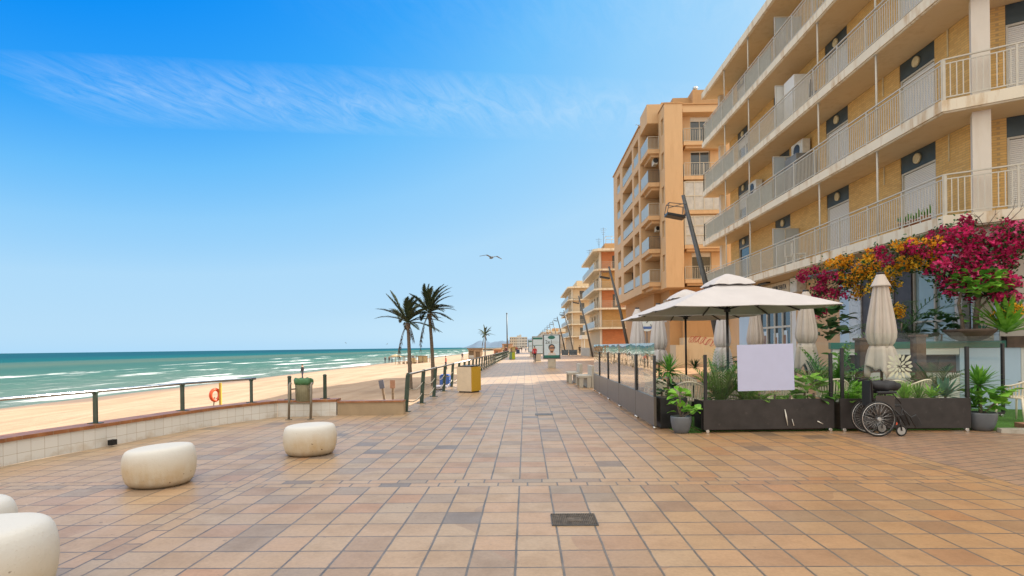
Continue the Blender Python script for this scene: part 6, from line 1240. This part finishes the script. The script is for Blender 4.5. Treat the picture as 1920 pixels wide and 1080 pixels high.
closed_parasol(7.55, 15.5, 3.0, 0.285, 1.60, 0.75, 'tied parasol right of the blank board, in front of the magenta bougainvillea', 'canvas2', 5)
closed_parasol(8.15, 20.4, 3.05, 0.30, 1.5, 0.85, 'tied parasol in front of the shop window posters, behind the blank board', 'canvas2', 7)
closed_parasol(6.85, 20.0, 3.0, 0.29, 1.5, 0.7, 'tied grey parasol right behind the pole of the nearer open parasol', 'canvas', 9)
closed_parasol(4.55, 19.6, 3.0, 0.29, 1.45, 0.9, 'right one of the pair of grey tied parasols behind the walkway screens', 'canvas', 11)
closed_parasol(3.95, 20.2, 2.9, 0.28, 1.45, 0.9, 'left one of the pair of grey tied parasols behind the walkway screens', 'canvas', 13)

# ---- chairs and tables
def make_chair():
    t_ = thing('terrace_chair', '', 'chair', (0, 0, 0), 'cream slatted terrace chairs'); W_ = 0.27
    m = MB(); m.prism([(-0.23, -0.22), (0.23, -0.22), (0.25, 0.2), (-0.25, 0.2)], 0.43, 0.455); m.build('seat', M['cream'], t_, bevel=0.008)
    for x_, y_, dx, dy in ((-0.23, -0.22, -0.03, -0.03), (0.23, -0.22, 0.03, -0.03), (-0.22, 0.2, -0.03, 0.05), (0.22, 0.2, 0.03, 0.05)): m = MB(); m.tube([(x_, y_, 0.44), (x_ + dx, y_ + dy, 0)], [0.02, 0.014], 8); m.build('leg', M['cream'], t_)
    # curved tub back: hoop rail with upright slats (back is at +y)
    m = MB(); top = []; lo = []
    for k in range(19):
        a = PI * (-0.02 + 1.04 * k / 18); zt_ = 0.66 + 0.14 * math.sin(a) ** 2; top.append((0.30 * math.cos(a), -0.02 + 0.30 * math.sin(a), zt_)); lo.append((0.245 * math.cos(a), -0.02 + 0.235 * math.sin(a), 0.45))
    m.tube(top, 0.016, 8)
    for k in range(0, 19): m.obox(lo[k], top[k], 0.026, 0.010, up=(math.cos(PI * k / 18), math.sin(PI * k / 18), 0.001))
    m.build('slatted_back', M['cream'], t_); return t_
ch0 = make_chair(); first = [True]
def chair(x, y, rz, label):
    if first[0]: ch0.location = (x, y, 0.008); ch0.rotation_euler = (0, 0, rz); ch0['label'] = label; first[0] = False; ch0.scale = (1.06, 1.06, 1.08); return ch0
    q = dup(ch0, (x, y, 0.008), rz, label); return q
def make_table():
    t_ = thing('terrace_table', '', 'table', (0, 0, 0), 'terrace tables'); m = MB(); m.box((-0.36, -0.36, 0.715), (0.36, 0.36, 0.74)); m.build('table_top', M['tabletop'], t_, bevel=0.006); m = MB(); m.tube([(0, 0, 0.02), (0, 0, 0.715)], 0.035, 10); m.build('pedestal', M['black'], t_); m = MB()
    for a in range(4): m.obox((0, 0, 0.03), (0.32 * math.cos(a * PI / 2 + PI / 4), 0.32 * math.sin(a * PI / 2 + PI / 4), 0.015), 0.05, 0.03)
    m.build('foot', M['black'], t_); return t_
tb0 = make_table(); ft = [True]
def table(x, y, rz, label):
    if ft[0]: tb0.location = (x, y, 0.008); tb0.rotation_euler = (0, 0, rz); tb0['label'] = label; ft[0] = False; return
    dup(tb0, (x, y, 0.008), rz, label)
table(3.75, 12.9, 0.1, 'table between the pot entrance and the nearer open parasol'); table(4.1, 15.2, 0.1, 'table in front of the farther open parasol pole'); table(5.6, 13.6, 0.1, 'table behind the blank board, right of the nearer parasol pole'); table(7.0, 13.5, 0.3, 'table left of the nearest tied parasol'); table(10.9, 12.1, 0.2, 'dark legged table at the right edge of the photo, behind the cream chair'); table(6.2, 16.2, 0.1, 'table at the back of the terrace behind the blank board'); table(8.3, 13.3, 0.2, 'table beneath the flower motif')
chair(3.35, 11.75, PI * 0.9, 'cream chair nearest the pot entrance, seen from behind'); chair(3.2, 13.1, PI / 2, 'cream chair left of the first table under the nearer parasol'); chair(4.3, 12.2, PI, 'cream chair behind the palm at the front screen'); chair(3.9, 14.2, 0.1, 'cream chair between the first and second tables near the walkway'); chair(3.5, 15.6, PI / 2, 'cream chair left of the farther parasol pole')
chair(4.9, 15.0, -PI / 2, 'cream chair right of the farther parasol pole'); chair(5.2, 12.0, PI, 'cream chair directly left of the blank board, back to the viewer'); chair(6.0, 12.9, PI * 1.02, 'cream chair whose slats show below the blank board'); chair(6.4, 12.1, PI * 0.97, 'cream chair at the right of the blank board behind broad leaves'); chair(6.6, 14.4, 0.1, 'cream chair at the far side of the table near the tied parasol')
chair(3.1, 12.35, PI * 0.6, 'cream chair just behind the corner yucca planter'); chair(4.15, 11.45, PI * 1.05, 'cream chair immediately behind the palm at the left of the wide screen'); chair(7.15, 11.45, PI, 'cream chair behind the two dark posts between the front screens'); chair(7.75, 11.6, PI * 1.1, 'cream chair just left of the wheelchair handles, behind glass'); chair(8.45, 12.4, PI * 1.15, 'cream chair behind the grasses below the flower motif'); chair(9.80, 11.55, PI * 1.08, 'whole cream slatted chair standing on the grass at the right edge'); chair(5.4, 15.9, 0.2, 'cream chair at the back left of the rear table'); chair(6.3, 17.4, 0.0, 'farthest cream chair at the back of the terrace')

# ---- wheelchair, facing right
wx, wy = 6.02, 9.98
wcx = thing('wheelchair', 'folding wheelchair with black fabric and spoked wheels parked before the right screen', 'wheelchair', (wx, wy, 0))
def wheel(yc, xo=0.0, rz=0.0):
    R_ = 0.305; c = Vector((wx + xo, yc, R_)); m = MB(); n = 40
    def ring(r, rad, y=0.0, seg=8): m_ = MB(); m_.tube([(c.x + r * math.cos(2 * PI * k / n), c.y + y, c.z + r * math.sin(2 * PI * k / n)) for k in range(n + 1)], rad, seg, cap=False); return m_
    ty = ring(R_ - 0.013, 0.013); w_ = ty.build('wheel', M['rubber'], wcx)
    ring(R_ - 0.034, 0.007).build('rim', M['chrome'], w_); ring(R_ - 0.052, 0.006, -0.035).build('hand_rim', M['galv'], w_)
    m = MB()
    for k in range(28): a = 2 * PI * k / 28; b_ = a + (0.35 if k % 2 else -0.35); m.tube([(c.x + 0.028 * math.cos(b_), c.y + (0.02 if k % 2 else -0.02), c.z + 0.028 * math.sin(b_)), (c.x + (R_ - 0.036) * math.cos(a), c.y, c.z + (R_ - 0.036) * math.sin(a))], 0.0017, 4)
    m.build('spokes', M['chrome'], w_); m = MB(); m.tube([(c.x, c.y - 0.035, c.z), (c.x, c.y + 0.035, c.z)], 0.03, 12); m.build('wheel_hub', M['alu'], w_)
wheel(wy - 0.09); wheel(wy + 0.30, 0.05)
def castor(x_, y_):
    m = MB(); c = Vector((x_, y_, 0.095)); m.tube([(c.x + 0.083 * math.cos(2 * PI * k / 24), c.y, c.z + 0.083 * math.sin(2 * PI * k / 24)) for k in range(25)], 0.013, 8, cap=False); w_ = m.build('castor_wheel', M['rubber'], wcx)
    m = MB(); m.tube([(c.x, c.y - 0.008, c.z), (c.x, c.y + 0.008, c.z)], 0.068, 20); m.build('castor_rim', M['alu'], w_); m = MB(); m.tube([(c.x - 0.0, c.y - 0.02, c.z), (c.x - 0.02, c.y - 0.02, c.z + 0.13), (c.x - 0.02, c.y, c.z + 0.2)], 0.009, 6); m.build('castor_fork', M['black'], w_)
castor(wx + 0.40, wy - 0.06); castor(wx + 0.27, wy + 0.26)
m = MB()
for yy in (wy - 0.03, wy + 0.24):
    m.tube([(wx - 0.20, yy, 0.98), (wx - 0.12, yy, 0.99), (wx - 0.07, yy, 0.93), (wx - 0.04, yy, 0.30)], 0.012, 8); m.tube([(wx - 0.04, yy, 0.32), (wx + 0.42, yy, 0.36), (wx + 0.44, yy, 0.48)], 0.012, 8); m.tube([(wx - 0.04, yy, 0.52), (wx + 0.40, yy, 0.53), (wx + 0.48, yy, 0.40), (wx + 0.56, yy, 0.18)], 0.012, 8); m.tube([(wx + 0.02, yy, 0.53), (wx + 0.02, yy, 0.72), (wx + 0.28, yy, 0.73), (wx + 0.42, yy, 0.56)], 0.011, 8); m.tube([(wx + 0.24, yy, 0.53), (wx + 0.38, yy, 0.36)], 0.010, 8)
m.tube([(wx, wy - 0.03, 0.35), (wx + 0.3, wy + 0.24, 0.52)], 0.01, 8); m.tube([(wx, wy - 0.09, 0.305), (wx + 0.05, wy + 0.30, 0.305)], 0.012, 8); m.build('frame', M['black'], wcx)
m = MB(); m.box((wx - 0.095, wy - 0.02, 0.50), (wx - 0.045, wy + 0.23, 0.96)); m.build('backrest', M['fabricblack'], wcx, bevel=0.015)
m = MB(); m.prism([(wx - 0.03, wy - 0.04), (wx + 0.40, wy - 0.04), (wx + 0.40, wy + 0.25), (wx - 0.03, wy + 0.25)], 0.50, 0.545); m.build('seat', M['fabricblack'], wcx, bevel=0.015)
m = MB(); m.box((wx - 0.02, wy - 0.056, 0.40), (wx + 0.30, wy - 0.046, 0.70)); m.build('side_guard', simple('brown side guard', (0.05, 0.04, 0.036), 0.5), wcx, bevel=0.004)
for yy in (wy - 0.045, wy + 0.245): m = MB(); m.box((wx + 0.0, yy - 0.03, 0.735), (wx + 0.33, yy + 0.03, 0.775)); m.build('armrest', M['fabricblack'], wcx, bevel=0.012)
m = MB(); m.tube([(wx - 0.30, wy - 0.03, 0.955), (wx - 0.20, wy - 0.03, 0.985), (wx - 0.12, wy - 0.03, 0.99)], 0.018, 8); m.build('push_handle', M['rubber'], wcx)
m = MB(); m.lathe((wx + 0.20, wy + 0.1, 0.78), [(0.05, 0), (0.17, 0.01), (0.21, 0.06), (0.20, 0.12), (0.15, 0.155), (0.05, 0.165)], 24, ex=1.35, ey=0.75, wob=lambda t, i: 1 + 0.07 * math.sin(3 * t + i)); m.v = [(a, b_, c + 0.25 * (wx + 0.1 - a) * (a < wx + 0.05) + 0.02 * math.sin(a * 30)) for a, b_, c in m.v]; cu_ = m.build('bag', M['fabricblack']); tag(cu_, 'soft black cushion bag lying across the wheelchair armrests', 'bag')
for yy in (wy - 0.03, wy + 0.24):
    m = MB(); m.tube([(wx + 0.46, yy, 0.44), (wx + 0.60, yy, 0.30), (wx + 0.68, yy, 0.19)], 0.013, 8); m.build('leg_rest', M['black'], wcx); m = MB(); m.obox((wx + 0.62, yy, 0.34), (wx + 0.72, yy + 0.0, 0.16), 0.12, 0.03, up=(0, 1, 0.2)); m.build('foot_plate', M['black'], wcx, bevel=0.006)
m = MB(); m.tube([(wx + 0.31, wy - 0.07, 0.22), (wx + 0.31, wy - 0.05, 0.22)], 0.025, 10); m.build('reflector', M['redplastic'], wcx)

# ---- plants
def pot(name, cx, cy, r, h, label, cat='potted plant', mat='pot', z=0.0):
    t_ = thing(name, label, cat, (cx, cy, z)); m = MB(); m.lathe((cx, cy, z), [(r * 0.55, 0.0), (r * 0.66, 0.01), (r * 0.84, h * 0.28), (r * 0.97, h * 0.65), (r, h * 0.92), (r * 0.99, h), (r * 0.90, h), (r * 0.88, h * 0.86)], 36); m.build('pot', M[mat], t_); m = MB(); m.tube([(cx, cy, z + h * 0.84), (cx, cy, z + h * 0.88)], r * 0.9, 24); m.build('soil', M['soil'], t_); return t_
def part_from(t_, name, mat, fn): m = MB(); fn(m); return m.build(name, M[mat], t_)
def broadleaf(m, c, n, spread, h, L, wd, r, up0=0.2):
    for k in range(n):
        az = r.uniform(0, 2 * PI); rr = spread * math.sqrt(r.random()) * 0.55; z = h * r.uniform(0.1, 1.0); p = Vector(c) + Vector((rr * math.cos(az), rr * math.sin(az), z)); d = Vector((math.cos(az), math.sin(az), r.uniform(-0.2, 0.9))); oval(m, p, d, L * r.uniform(0.7, 1.1), wd * r.uniform(0.8, 1.1), r.uniform(0.3, 1.0), 0, r, r.uniform(-0.5, 0.5))
r = random.Random(21)
p1_ = pot('potted_fig', 2.83, 10.52, 0.19, 0.31, 'bright fiddle leaf fig in a grey pot at the gap between the front screens')
part_from(p1_, 'stem', 'bark', lambda m: [m.tube([(2.83, 10.52, 0.26), (2.83 + a, 10.52 + b_, h)], 0.012, 6) for a, b_, h in ((-0.02, 0, 0.85), (0.12, 0.03, 0.55), (-0.08, 0.02, 0.6), (0.2, -0.02, 0.42))])
part_from(p1_, 'foliage', 'leafb', lambda m: (broadleaf(m, (2.80, 10.52, 0.34), 26, 0.20, 0.42, 0.20, 0.15, r), broadleaf(m, (3.03, 10.50, 0.30), 10, 0.12, 0.22, 0.19, 0.15, r)))
r = random.Random(31)
p2_ = pot('potted_yucca', 8.23, 10.50, 0.23, 0.33, 'spiky yucca with broad fig leaves in the large grey pot right of the screens')
part_from(p2_, 'foliage', 'leaf', lambda m: (rosette(m, (8.33, 10.68, 0.80), 70, 0.44, 0.055, -30, 85, 0.5, r), broadleaf(m, (8.25, 10.45, 0.32), 30, 0.36, 0.45, 0.24, 0.15, r), rosette(m, (8.15, 10.55, 0.40), 40, 0.36, 0.03, 0, 80, 0.9, r)))
part_from(p2_, 'bright_leaves', 'leafb', lambda m: (broadleaf(m, (8.45, 10.42, 0.30), 18, 0.45, 0.42, 0.28, 0.18, r), rosette(m, (8.32, 10.64, 0.84), 12, 0.34, 0.045, 30, 85, 0.3, r)))
part_from(p2_, 'stem', 'bark', lambda m: (m.tube([(8.23, 10.52, 0.28), (8.33, 10.68, 0.82)], 0.03, 6), m.tube([(8.25, 10.5, 0.28), (8.5, 10.42, 0.6)], 0.012, 6)))
# black planter with yucca tree at the corner
t_ = thing('planter_yucca', 'slim yucca with spiky crown in a tall black square planter behind the corner screen', 'potted plant', (2.82, 11.25, 0))
m = MB(); m.box((2.58, 11.05, 0.01), (3.1, 11.45, 0.60)); m.build('planter', M['black'], t_, bevel=0.01)
part_from(t_, 'stem', 'bark', lambda m: m.tube([(2.76, 11.2, 0.58), (2.77, 11.2, 0.8), (2.79, 11.2, 1.08)], 0.022, 8)); r = random.Random(5); part_from(t_, 'foliage', 'leaf', lambda m: rosette(m, (2.79, 11.2, 1.10), 60, 0.40, 0.038, -30, 85, 0.7, r)); part_from(t_, 'low_leaves', 'leafd', lambda m: broadleaf(m, (2.75, 11.3, 0.6), 26, 0.22, 0.4, 0.15, 0.11, r))
def clump(name, label, px, py, Y, fn, mat, cat='plant', zbase=None, stem=True):
    b0 = at(px, py, Y); zb = b0.z if zbase is None else zbase; t_ = thing(name, label, cat, (b0.x, Y, zb)); c = Vector((b0.x, Y, zb)); m = MB(); fn(m, c); m.build('foliage', M[mat], t_)
    if stem: m = MB(); m.tube([(c.x, c.y, zb - 0.02), (c.x + 0.01, c.y, zb + 0.18)], 0.02, 6); m.build('stem', M['bark'], t_)
    return t_
def areca(n, L, seed, leaf=0.22, up=(50, 85), droop=0.9, wd=0.018):
    def fn(m, c):
        r = random.Random(seed)
        for k in range(n): az = k * 2.4 + r.uniform(-0.3, 0.3); el = math.radians(r.uniform(*up)); d = (math.cos(az) * math.cos(el), math.sin(az) * math.cos(el), math.sin(el)); frond(m, c + Vector((0.03 * math.cos(az), 0.03 * math.sin(az), 0)), d, L * r.uniform(0.7, 1.1), leaf, 16, droop, 0, r, wd)
    return fn
def ros(n, L, wd, seed, e0=5, e1=85, dr=0.5, dz=0.0):
    return lambda m, c: rosette(m, c + Vector((0, 0, dz)), n, L, wd, e0, e1, dr, random.Random(seed))
def brd(n, sp, h, L, wd, seed): return lambda m, c: broadleaf(m, c, n, sp, h, L, wd, random.Random(seed))
clump('broad_leaf_plant', 'bushy broad leaf plant at the left post of the wide front screen', 1345, 752, 11.0, brd(26, 0.3, 0.3, 0.2, 0.12, 144), 'leaf', zbase=0.5)
clump('fern', 'full bright fern just left of the blank board, behind the low one', 1398, 752, 11.0, areca(22, 0.5, 145, 0.16, (25, 75), 1.1, 0.024), 'leafb', zbase=0.5)
clump('broad_leaf_plant', 'light green broad leaf plant rising right of the blank board edge', 1508, 752, 11.05, brd(30, 0.34, 0.5, 0.26, 0.16, 146), 'leafb', zbase=0.5)
clump('fern', 'arching bright fern between the dark posts and the wheelchair', 1608, 750, 11.0, areca(22, 0.6, 147, 0.2, (25, 70), 1.2, 0.024), 'leafb', zbase=0.5)
clump('broad_leaf_plant', 'bright leafy plant in front of the tied parasol hem', 1650, 750, 11.0, brd(30, 0.35, 0.35, 0.2, 0.10, 148), 'leafb', zbase=0.5)
clump('dark_shrub', 'dark leafy shrub filling the space below the timber post', 1730, 740, 12.2, brd(60, 0.5, 0.5, 0.16, 0.08, 149), 'leafd', zbase=0.4)
clump('agave', 'pale green agave at the foot of the right post', 1748, 750, 10.85, ros(22, 0.34, 0.06, 150, 0, 70, 0.5, 0.05), 'leafb', zbase=0.5)
clump('umbrella_plant', 'bushy green plant between the board and the rear tied parasol', 1585, 720, 13.6, brd(60, 0.5, 0.9, 0.24, 0.12, 151), 'leaf', zbase=0.5)
# long trough standing behind the front screens
m = MB(); m.box((3.3, 10.70, 0.01), (5.5, 10.95, 0.50)); tag(m.build('plant_trough', M['planter'], bevel=0.01), 'long low brown plant trough hidden behind the wide front screen', 'planter')
m = MB(); m.box((5.8, 10.68, 0.01), (7.85, 10.92, 0.50)); tag(m.build('plant_trough', M['planter'], bevel=0.01), 'long low brown plant trough behind the right hand front screen', 'planter')
clump('areca_palm', 'tall feathery palm behind the left post of the wide front screen', 1352, 755, 10.85, areca(26, 0.95, 41, 0.30, (50, 86), 0.8, 0.024), 'leaf', zbase=0.5)
clump('fern', 'bright low fern left of the blank board', 1422, 750, 10.82, areca(16, 0.42, 42, 0.13, (25, 70), 1.2), 'leafb', zbase=0.5)
clump('fern', 'low fern peeping out under the left half of the blank board', 1452, 752, 10.82, areca(14, 0.36, 43, 0.12, (15, 60), 1.2), 'leafb', zbase=0.48)
clump('broad_leaf_plant', 'low broad leaf plant under the middle of the blank board', 1480, 752, 10.8, brd(22, 0.3, 0.15, 0.16, 0.09, 44), 'leaf', zbase=0.48)
clump('broad_leaf_plant', 'large broad leaf plant between the blank board and the dark posts', 1525, 752, 10.82, brd(34, 0.36, 0.42, 0.24, 0.15, 45), 'leaf', zbase=0.5)
clump('fern', 'yellow green fern just right of the two dark posts', 1590, 750, 10.82, areca(16, 0.5, 46, 0.16, (30, 75), 1.1), 'leafb', zbase=0.5)
clump('fern', 'dense fern behind the wheelchair handles', 1630, 750, 10.82, areca(18, 0.42, 47, 0.16, (15, 65), 1.2), 'leaf', zbase=0.5)
clump('grass_plant', 'upright grassy plant behind the wheelchair seat', 1697, 750, 10.82, ros(90, 0.42, 0.018, 48, 40, 88, 0.5), 'leafb', zbase=0.5)
clump('grass_plant', 'second grassy plant right of the flower motif', 1722, 750, 10.82, ros(60, 0.36, 0.018, 49, 35, 88, 0.6), 'leaf', zbase=0.5)
clump('agave', 'blue green agave behind the right post of the right screen', 1772, 742, 10.85, ros(30, 0.46, 0.075, 50, 0, 80, 0.35, 0.08), 'agave', zbase=0.5)
clump('slender_palm', 'spiky grey green palm standing behind the blue green agave', 1752, 720, 11.8, areca(16, 0.7, 51, 0.25, (30, 80), 0.8), 'leafd', zbase=0.6)
clump('umbrella_plant', 'tall green umbrella plant left of the tied parasol', 1560, 700, 13.0, areca(28, 1.35, 52, 0.34, (45, 84), 1.0, 0.04), 'leaf', zbase=0.25)
clump('umbrella_plant', 'darker feathery plant between the rear tied parasol and the umbrella plant', 1540, 700, 14.2, areca(14, 0.9, 53, 0.3, (40, 80), 1.0, 0.035), 'leafd', zbase=0.4)
clump('monstera', 'dark large leaf monstera under the left end of the bougainvillea', 1552, 640, 15.9, brd(60, 0.75, 0.9, 0.42, 0.26, 54), 'leafd', zbase=1.7)
clump('dark_shrub', 'low dark shrub at the foot of the right tied parasol', 1602, 720, 12.6, brd(60, 0.5, 0.55, 0.14, 0.07, 55), 'leafd', zbase=0.55)
clump('areca_palm', 'dark feathery palm on the wall right of the tied parasol', 1712, 636, 15.1, areca(20, 0.85, 56, 0.3, (25, 75), 1.1), 'leafd', zbase=1.6)
clump('broad_leaf_plant', 'glossy dark plant on the wall in front of the pale window', 1765, 628, 14.7, brd(60, 0.55, 0.75, 0.28, 0.15, 57), 'leafd', zbase=1.62)
clump('areca_palm', 'dark fronds on the wall left of the tied parasol', 1655, 640, 15.6, areca(12, 0.7, 58, 0.25, (40, 80), 1.0), 'leafd', zbase=1.55)
clump('palm_spray', 'long olive palm fronds leaning over the terrace in front of the pale window', 1690, 600, 14.2, areca(9, 1.7, 59, 0.45, (20, 62), 1.2, 0.03), 'leafd', zbase=1.9)
clump('small_yucca', 'small dark yucca seen past the blue sign post, behind the entrance pot', 1303, 690, 17, ros(40, 0.35, 0.035, 60, -10, 80, 0.6), 'leafd')
clump('agave', 'large green agave rising from the planter trough at the right edge', 1887, 598, 13.4, ros(38, 1.05, 0.14, 61, 10, 85, 0.25), 'leafb', zbase=1.80)
clump('small_yucca', 'small spiky succulent on the wall beside the fig tree', 1838, 620, 13.6, ros(26, 0.38, 0.04, 62, 0, 80, 0.4), 'agave', zbase=1.72)
# low filler planting along the far terrace edge
for i, (px, py, Y, zb, lab) in enumerate(((1390, 680, 16, 0.7, 'bushy dark plant behind the terrace left of the board top'), (1370, 695, 18, 0.5, 'bushy dark plant at the foot of the grey tied parasol'), (1240, 705, 12.2, 0.5, 'low leafy plant right behind the corner screen'))): clump('dark_shrub', lab, px, py, Y, brd(50, 0.45, 0.6, 0.15, 0.08, 70 + i), 'leafd', zbase=zb)
# fig tree in a basin
b0 = at(1822, 612, 13.7); ft_ = thing('fig_tree', 'small twin trunk fig tree in a dark bowl planter before the pale wall', 'tree', (b0.x, 13.7, 1.6)); x_ = b0.x
m = MB(); m.lathe((x_ - 0.05, 13.7, 1.62), [(0.2, 0), (0.34, 0.06), (0.50, 0.22), (0.52, 0.28), (0.46, 0.28)], 28); m.build('bowl', M['planter'], ft_)
part_from(ft_, 'trunk', 'bark', lambda m: (m.tube([(x_ + 0.12, 13.7, 1.7), (x_ + 0.10, 13.7, 2.2), (x_ + 0.16, 13.7, 2.6), (x_ + 0.05, 13.7, 3.0)], [0.075, 0.06, 0.05, 0.03], 8), m.tube([(x_ - 0.2, 13.7, 1.7), (x_ - 0.22, 13.7, 2.1), (x_ - 0.30, 13.7, 2.5), (x_ - 0.2, 13.7, 2.9)], [0.05, 0.04, 0.035, 0.02], 8), m.tube([(x_ + 0.1, 13.7, 2.3), (x_ + 0.45, 13.6, 2.75)], [0.03, 0.015], 6)))
r = random.Random(77); part_from(ft_, 'crown', 'leaf', lambda m: (broadleaf(m, (x_ - 0.15, 13.35, 2.62), 60, 0.75, 0.62, 0.24, 0.17, r), broadleaf(m, (x_ + 0.5, 13.4, 2.6), 12, 0.3, 0.35, 0.22, 0.16, r), broadleaf(m, (x_ - 0.05, 13.6, 1.95), 16, 0.3, 0.5, 0.2, 0.14, r)))
part_from(ft_, 'young_leaves', 'leafb', lambda m: broadleaf(m, (x_ - 0.10, 13.15, 2.62), 46, 0.6, 0.45, 0.22, 0.16, r))

# ---- bougainvillea
def bloom(m, c, R3, n, r, s=0.05):
    for _ in range(n):
        while True:
            q = Vector((r.uniform(-1, 1), r.uniform(-1, 1), r.uniform(-1, 1)))
            if 0.25 < q.length < 1: break
        p = Vector((c[0] + q.x * R3[0], c[1] + q.y * R3[1], c[2] + q.z * R3[2])); nn = Vector((r.gauss(0, 1), r.gauss(0, 1) - 0.6, r.gauss(0, 1))).normalized(); a = nn.cross(Vector((0.3, 0.2, 1))).normalized(); b_ = nn.cross(a); k = s * r.uniform(0.6, 1.25)
        for j in range(3):
            t = 2 * PI * j / 3 + r.random(); e = a * math.cos(t) + b_ * math.sin(t); f = a * math.cos(t + 1.1) + b_ * math.sin(t + 1.1); g = a * math.cos(t - 1.1) + b_ * math.sin(t - 1.1)
            m.face([p, p + g * k * 0.62 + nn * k * 0.3, p + e * k * 1.15 + nn * k * 0.5, p + f * k * 0.62 + nn * k * 0.3])
def bougain(name, label, blobs, mats, seed, leafn=0.5, s=0.05, dens=1.0):
    r = random.Random(seed); c0 = at(blobs[0][0], blobs[0][1], blobs[0][2]); t_ = thing(name, label, 'bougainvillea', tuple(c0)); ms = [MB() for _ in mats]; ml = MB(); mt = MB()
    cs = []
    for px, py, Y, rx, rz_ in blobs:
        k = Y / F_PX; c = at(px, py, Y); R3 = (rx * k, 0.30, rz_ * k); cs.append(c)
        # lumpy: several clusters inside each blob
        for q in range(max(3, int(rx * rz_ / 48))):
            ang = r.uniform(0, 2 * PI); rad = math.sqrt(r.random()); cc = (c.x + math.cos(ang) * rad * R3[0], c.y + r.uniform(-0.25, 0.25), c.z + math.sin(ang) * rad * R3[2]); w_ = r.choices(range(len(mats)), weights=[3] + [1] * (len(mats) - 1))[0]; rr = r.uniform(0.09, 0.20); bloom(ms[w_], cc, (rr, rr, rr * 0.9), int(26 * dens * (rr / 0.15) ** 2), r, s)
            for _ in range(int(9 * leafn)): p = Vector(cc) + Vector((r.gauss(0, 0.11), r.gauss(0.05, 0.12), r.gauss(-0.03, 0.10))); oval(ml, p, (r.gauss(0, 1), r.gauss(0, 1), r.gauss(0, 0.7)), 0.09, 0.05, 0.4, 0, r, r.uniform(-1, 1))
    for i in range(len(cs) - 1): a = cs[i]; b_ = cs[i + 1]; mid = (a + b_) / 2 + Vector((0, 0.1, r.uniform(-0.15, 0.15))); mt.tube([a, mid, b_], 0.014, 5)
    for m, mn in zip(ms, mats): m.build('flowers', M[mn], t_)
    ml.build('leaves', M['leafd'], t_); mt.build('stem', M['bark'], t_); return t_
bougain('bougainvillea', 'dark crimson bougainvillea hanging over the left end of the pergola beside the shop sign', [(1508, 515, 17.5, 10, 9), (1528, 520, 17.4, 20, 16), (1552, 535, 17.2, 26, 22), (1580, 525, 16.6, 18, 16), (1540, 562, 17.4, 18, 14), (1536, 584, 17.2, 18, 9), (1560, 575, 17.2, 10, 8), (1588, 508, 16.2, 14, 10), (1602, 520, 16.2, 10, 10), (1570, 555, 17.0, 12, 14)], ['crimson', 'magenta'], 91, 1.6, 0.038, 1.5)
bougain('bougainvillea', 'orange yellow bougainvillea in the middle of the pergola, behind the tied parasol', [(1565, 497, 16.6, 12, 7), (1584, 492, 16.2, 16, 9), (1604, 486, 15.8, 18, 9), (1600, 522, 16.0, 18, 14), (1622, 508, 15.8, 24, 20), (1650, 508, 15.4, 24, 24), (1662, 540, 15.4, 16, 26), (1668, 575, 15.4, 12, 20), (1640, 545, 15.6, 12, 14), (1690, 494, 14.8, 22, 16), (1715, 490, 14.3, 22, 16), (1737, 484, 14.0, 18, 14), (1756, 498, 14.0, 12, 9), (1717, 457, 13.9, 18, 7), (1745, 460, 13.9, 8, 6), (1690, 462, 14.0, 14, 6), (1612, 545, 16.2, 8, 16), (1640, 480, 15.0, 16, 8)], ['orange', 'yellowflower', 'yellowflower'], 92, 2.0, 0.038, 1.6)
bougain('bougainvillea', 'small pink strand running along the pergola beam above the orange flowers', [(1640, 474, 14.9, 14, 6), (1665, 466, 14.6, 14, 7), (1690, 470, 14.2, 12, 6), (1655, 486, 14.7, 8, 8), (1712, 466, 14.0, 14, 6), (1738, 468, 13.9, 14, 7)], ['magenta', 'crimson'], 93, 0.9, 0.038, 1.3)
bougain('bougainvillea', 'huge bright magenta bougainvillea covering the right corner of the terrace', [(1792, 430, 13.7, 18, 12), (1815, 416, 13.7, 10, 7), (1772, 450, 13.9, 22, 14), (1760, 470, 13.9, 14, 12), (1778, 488, 13.9, 30, 26), (1810, 462, 13.8, 28, 22), (1850, 450, 13.6, 28, 18), (1888, 438, 13.4, 26, 20), (1912, 425, 13.2, 18, 16), (1925, 445, 13.1, 14, 26), (1820, 505, 13.8, 36, 30), (1865, 490, 13.6, 32, 30), (1900, 475, 13.3, 22, 26), (1872, 535, 13.6, 26, 24), (1890, 515, 13.4, 18, 24), (1778, 530, 13.9, 20, 18), (1765, 505, 13.9, 14, 18), (1890, 555, 13.4, 14, 14), (1845, 545, 13.7, 20, 14), (1790, 552, 13.8, 14, 8), (1835, 520, 13.7, 30, 20)], ['magenta', 'crimson', 'pink'], 94, 2.2, 0.042, 1.35)
bougain('bougainvillea', 'little orange tuft below the magenta bougainvillea at the right edge', [(1890, 582, 13.2, 7, 7)], ['orange'], 95, 0.8, 0.035, 0.8)
# bare twigs above the flowers
m = MB(); r = random.Random(4)
for px, py, px2, py2 in ((1845, 425, 1812, 395), (1850, 425, 1868, 385), (1880, 418, 1905, 372), (1895, 412, 1918, 380), (1760, 450, 1752, 436), (1830, 418, 1826, 400)):
    a = at(px, py, 13.4); b_ = at(px2, py2, 13.3); c = a.lerp(b_, 0.5) + Vector((0.08, 0, 0.02)); m.tube([a, c, b_], [0.010, 0.007, 0.003], 5); m.tube([c, c + Vector((0.12, 0, 0.1))], [0.006, 0.002], 4)
tag(m.build('bare_twigs', M['bark']), 'bare dry twigs sticking out above the magenta bougainvillea', 'twigs')
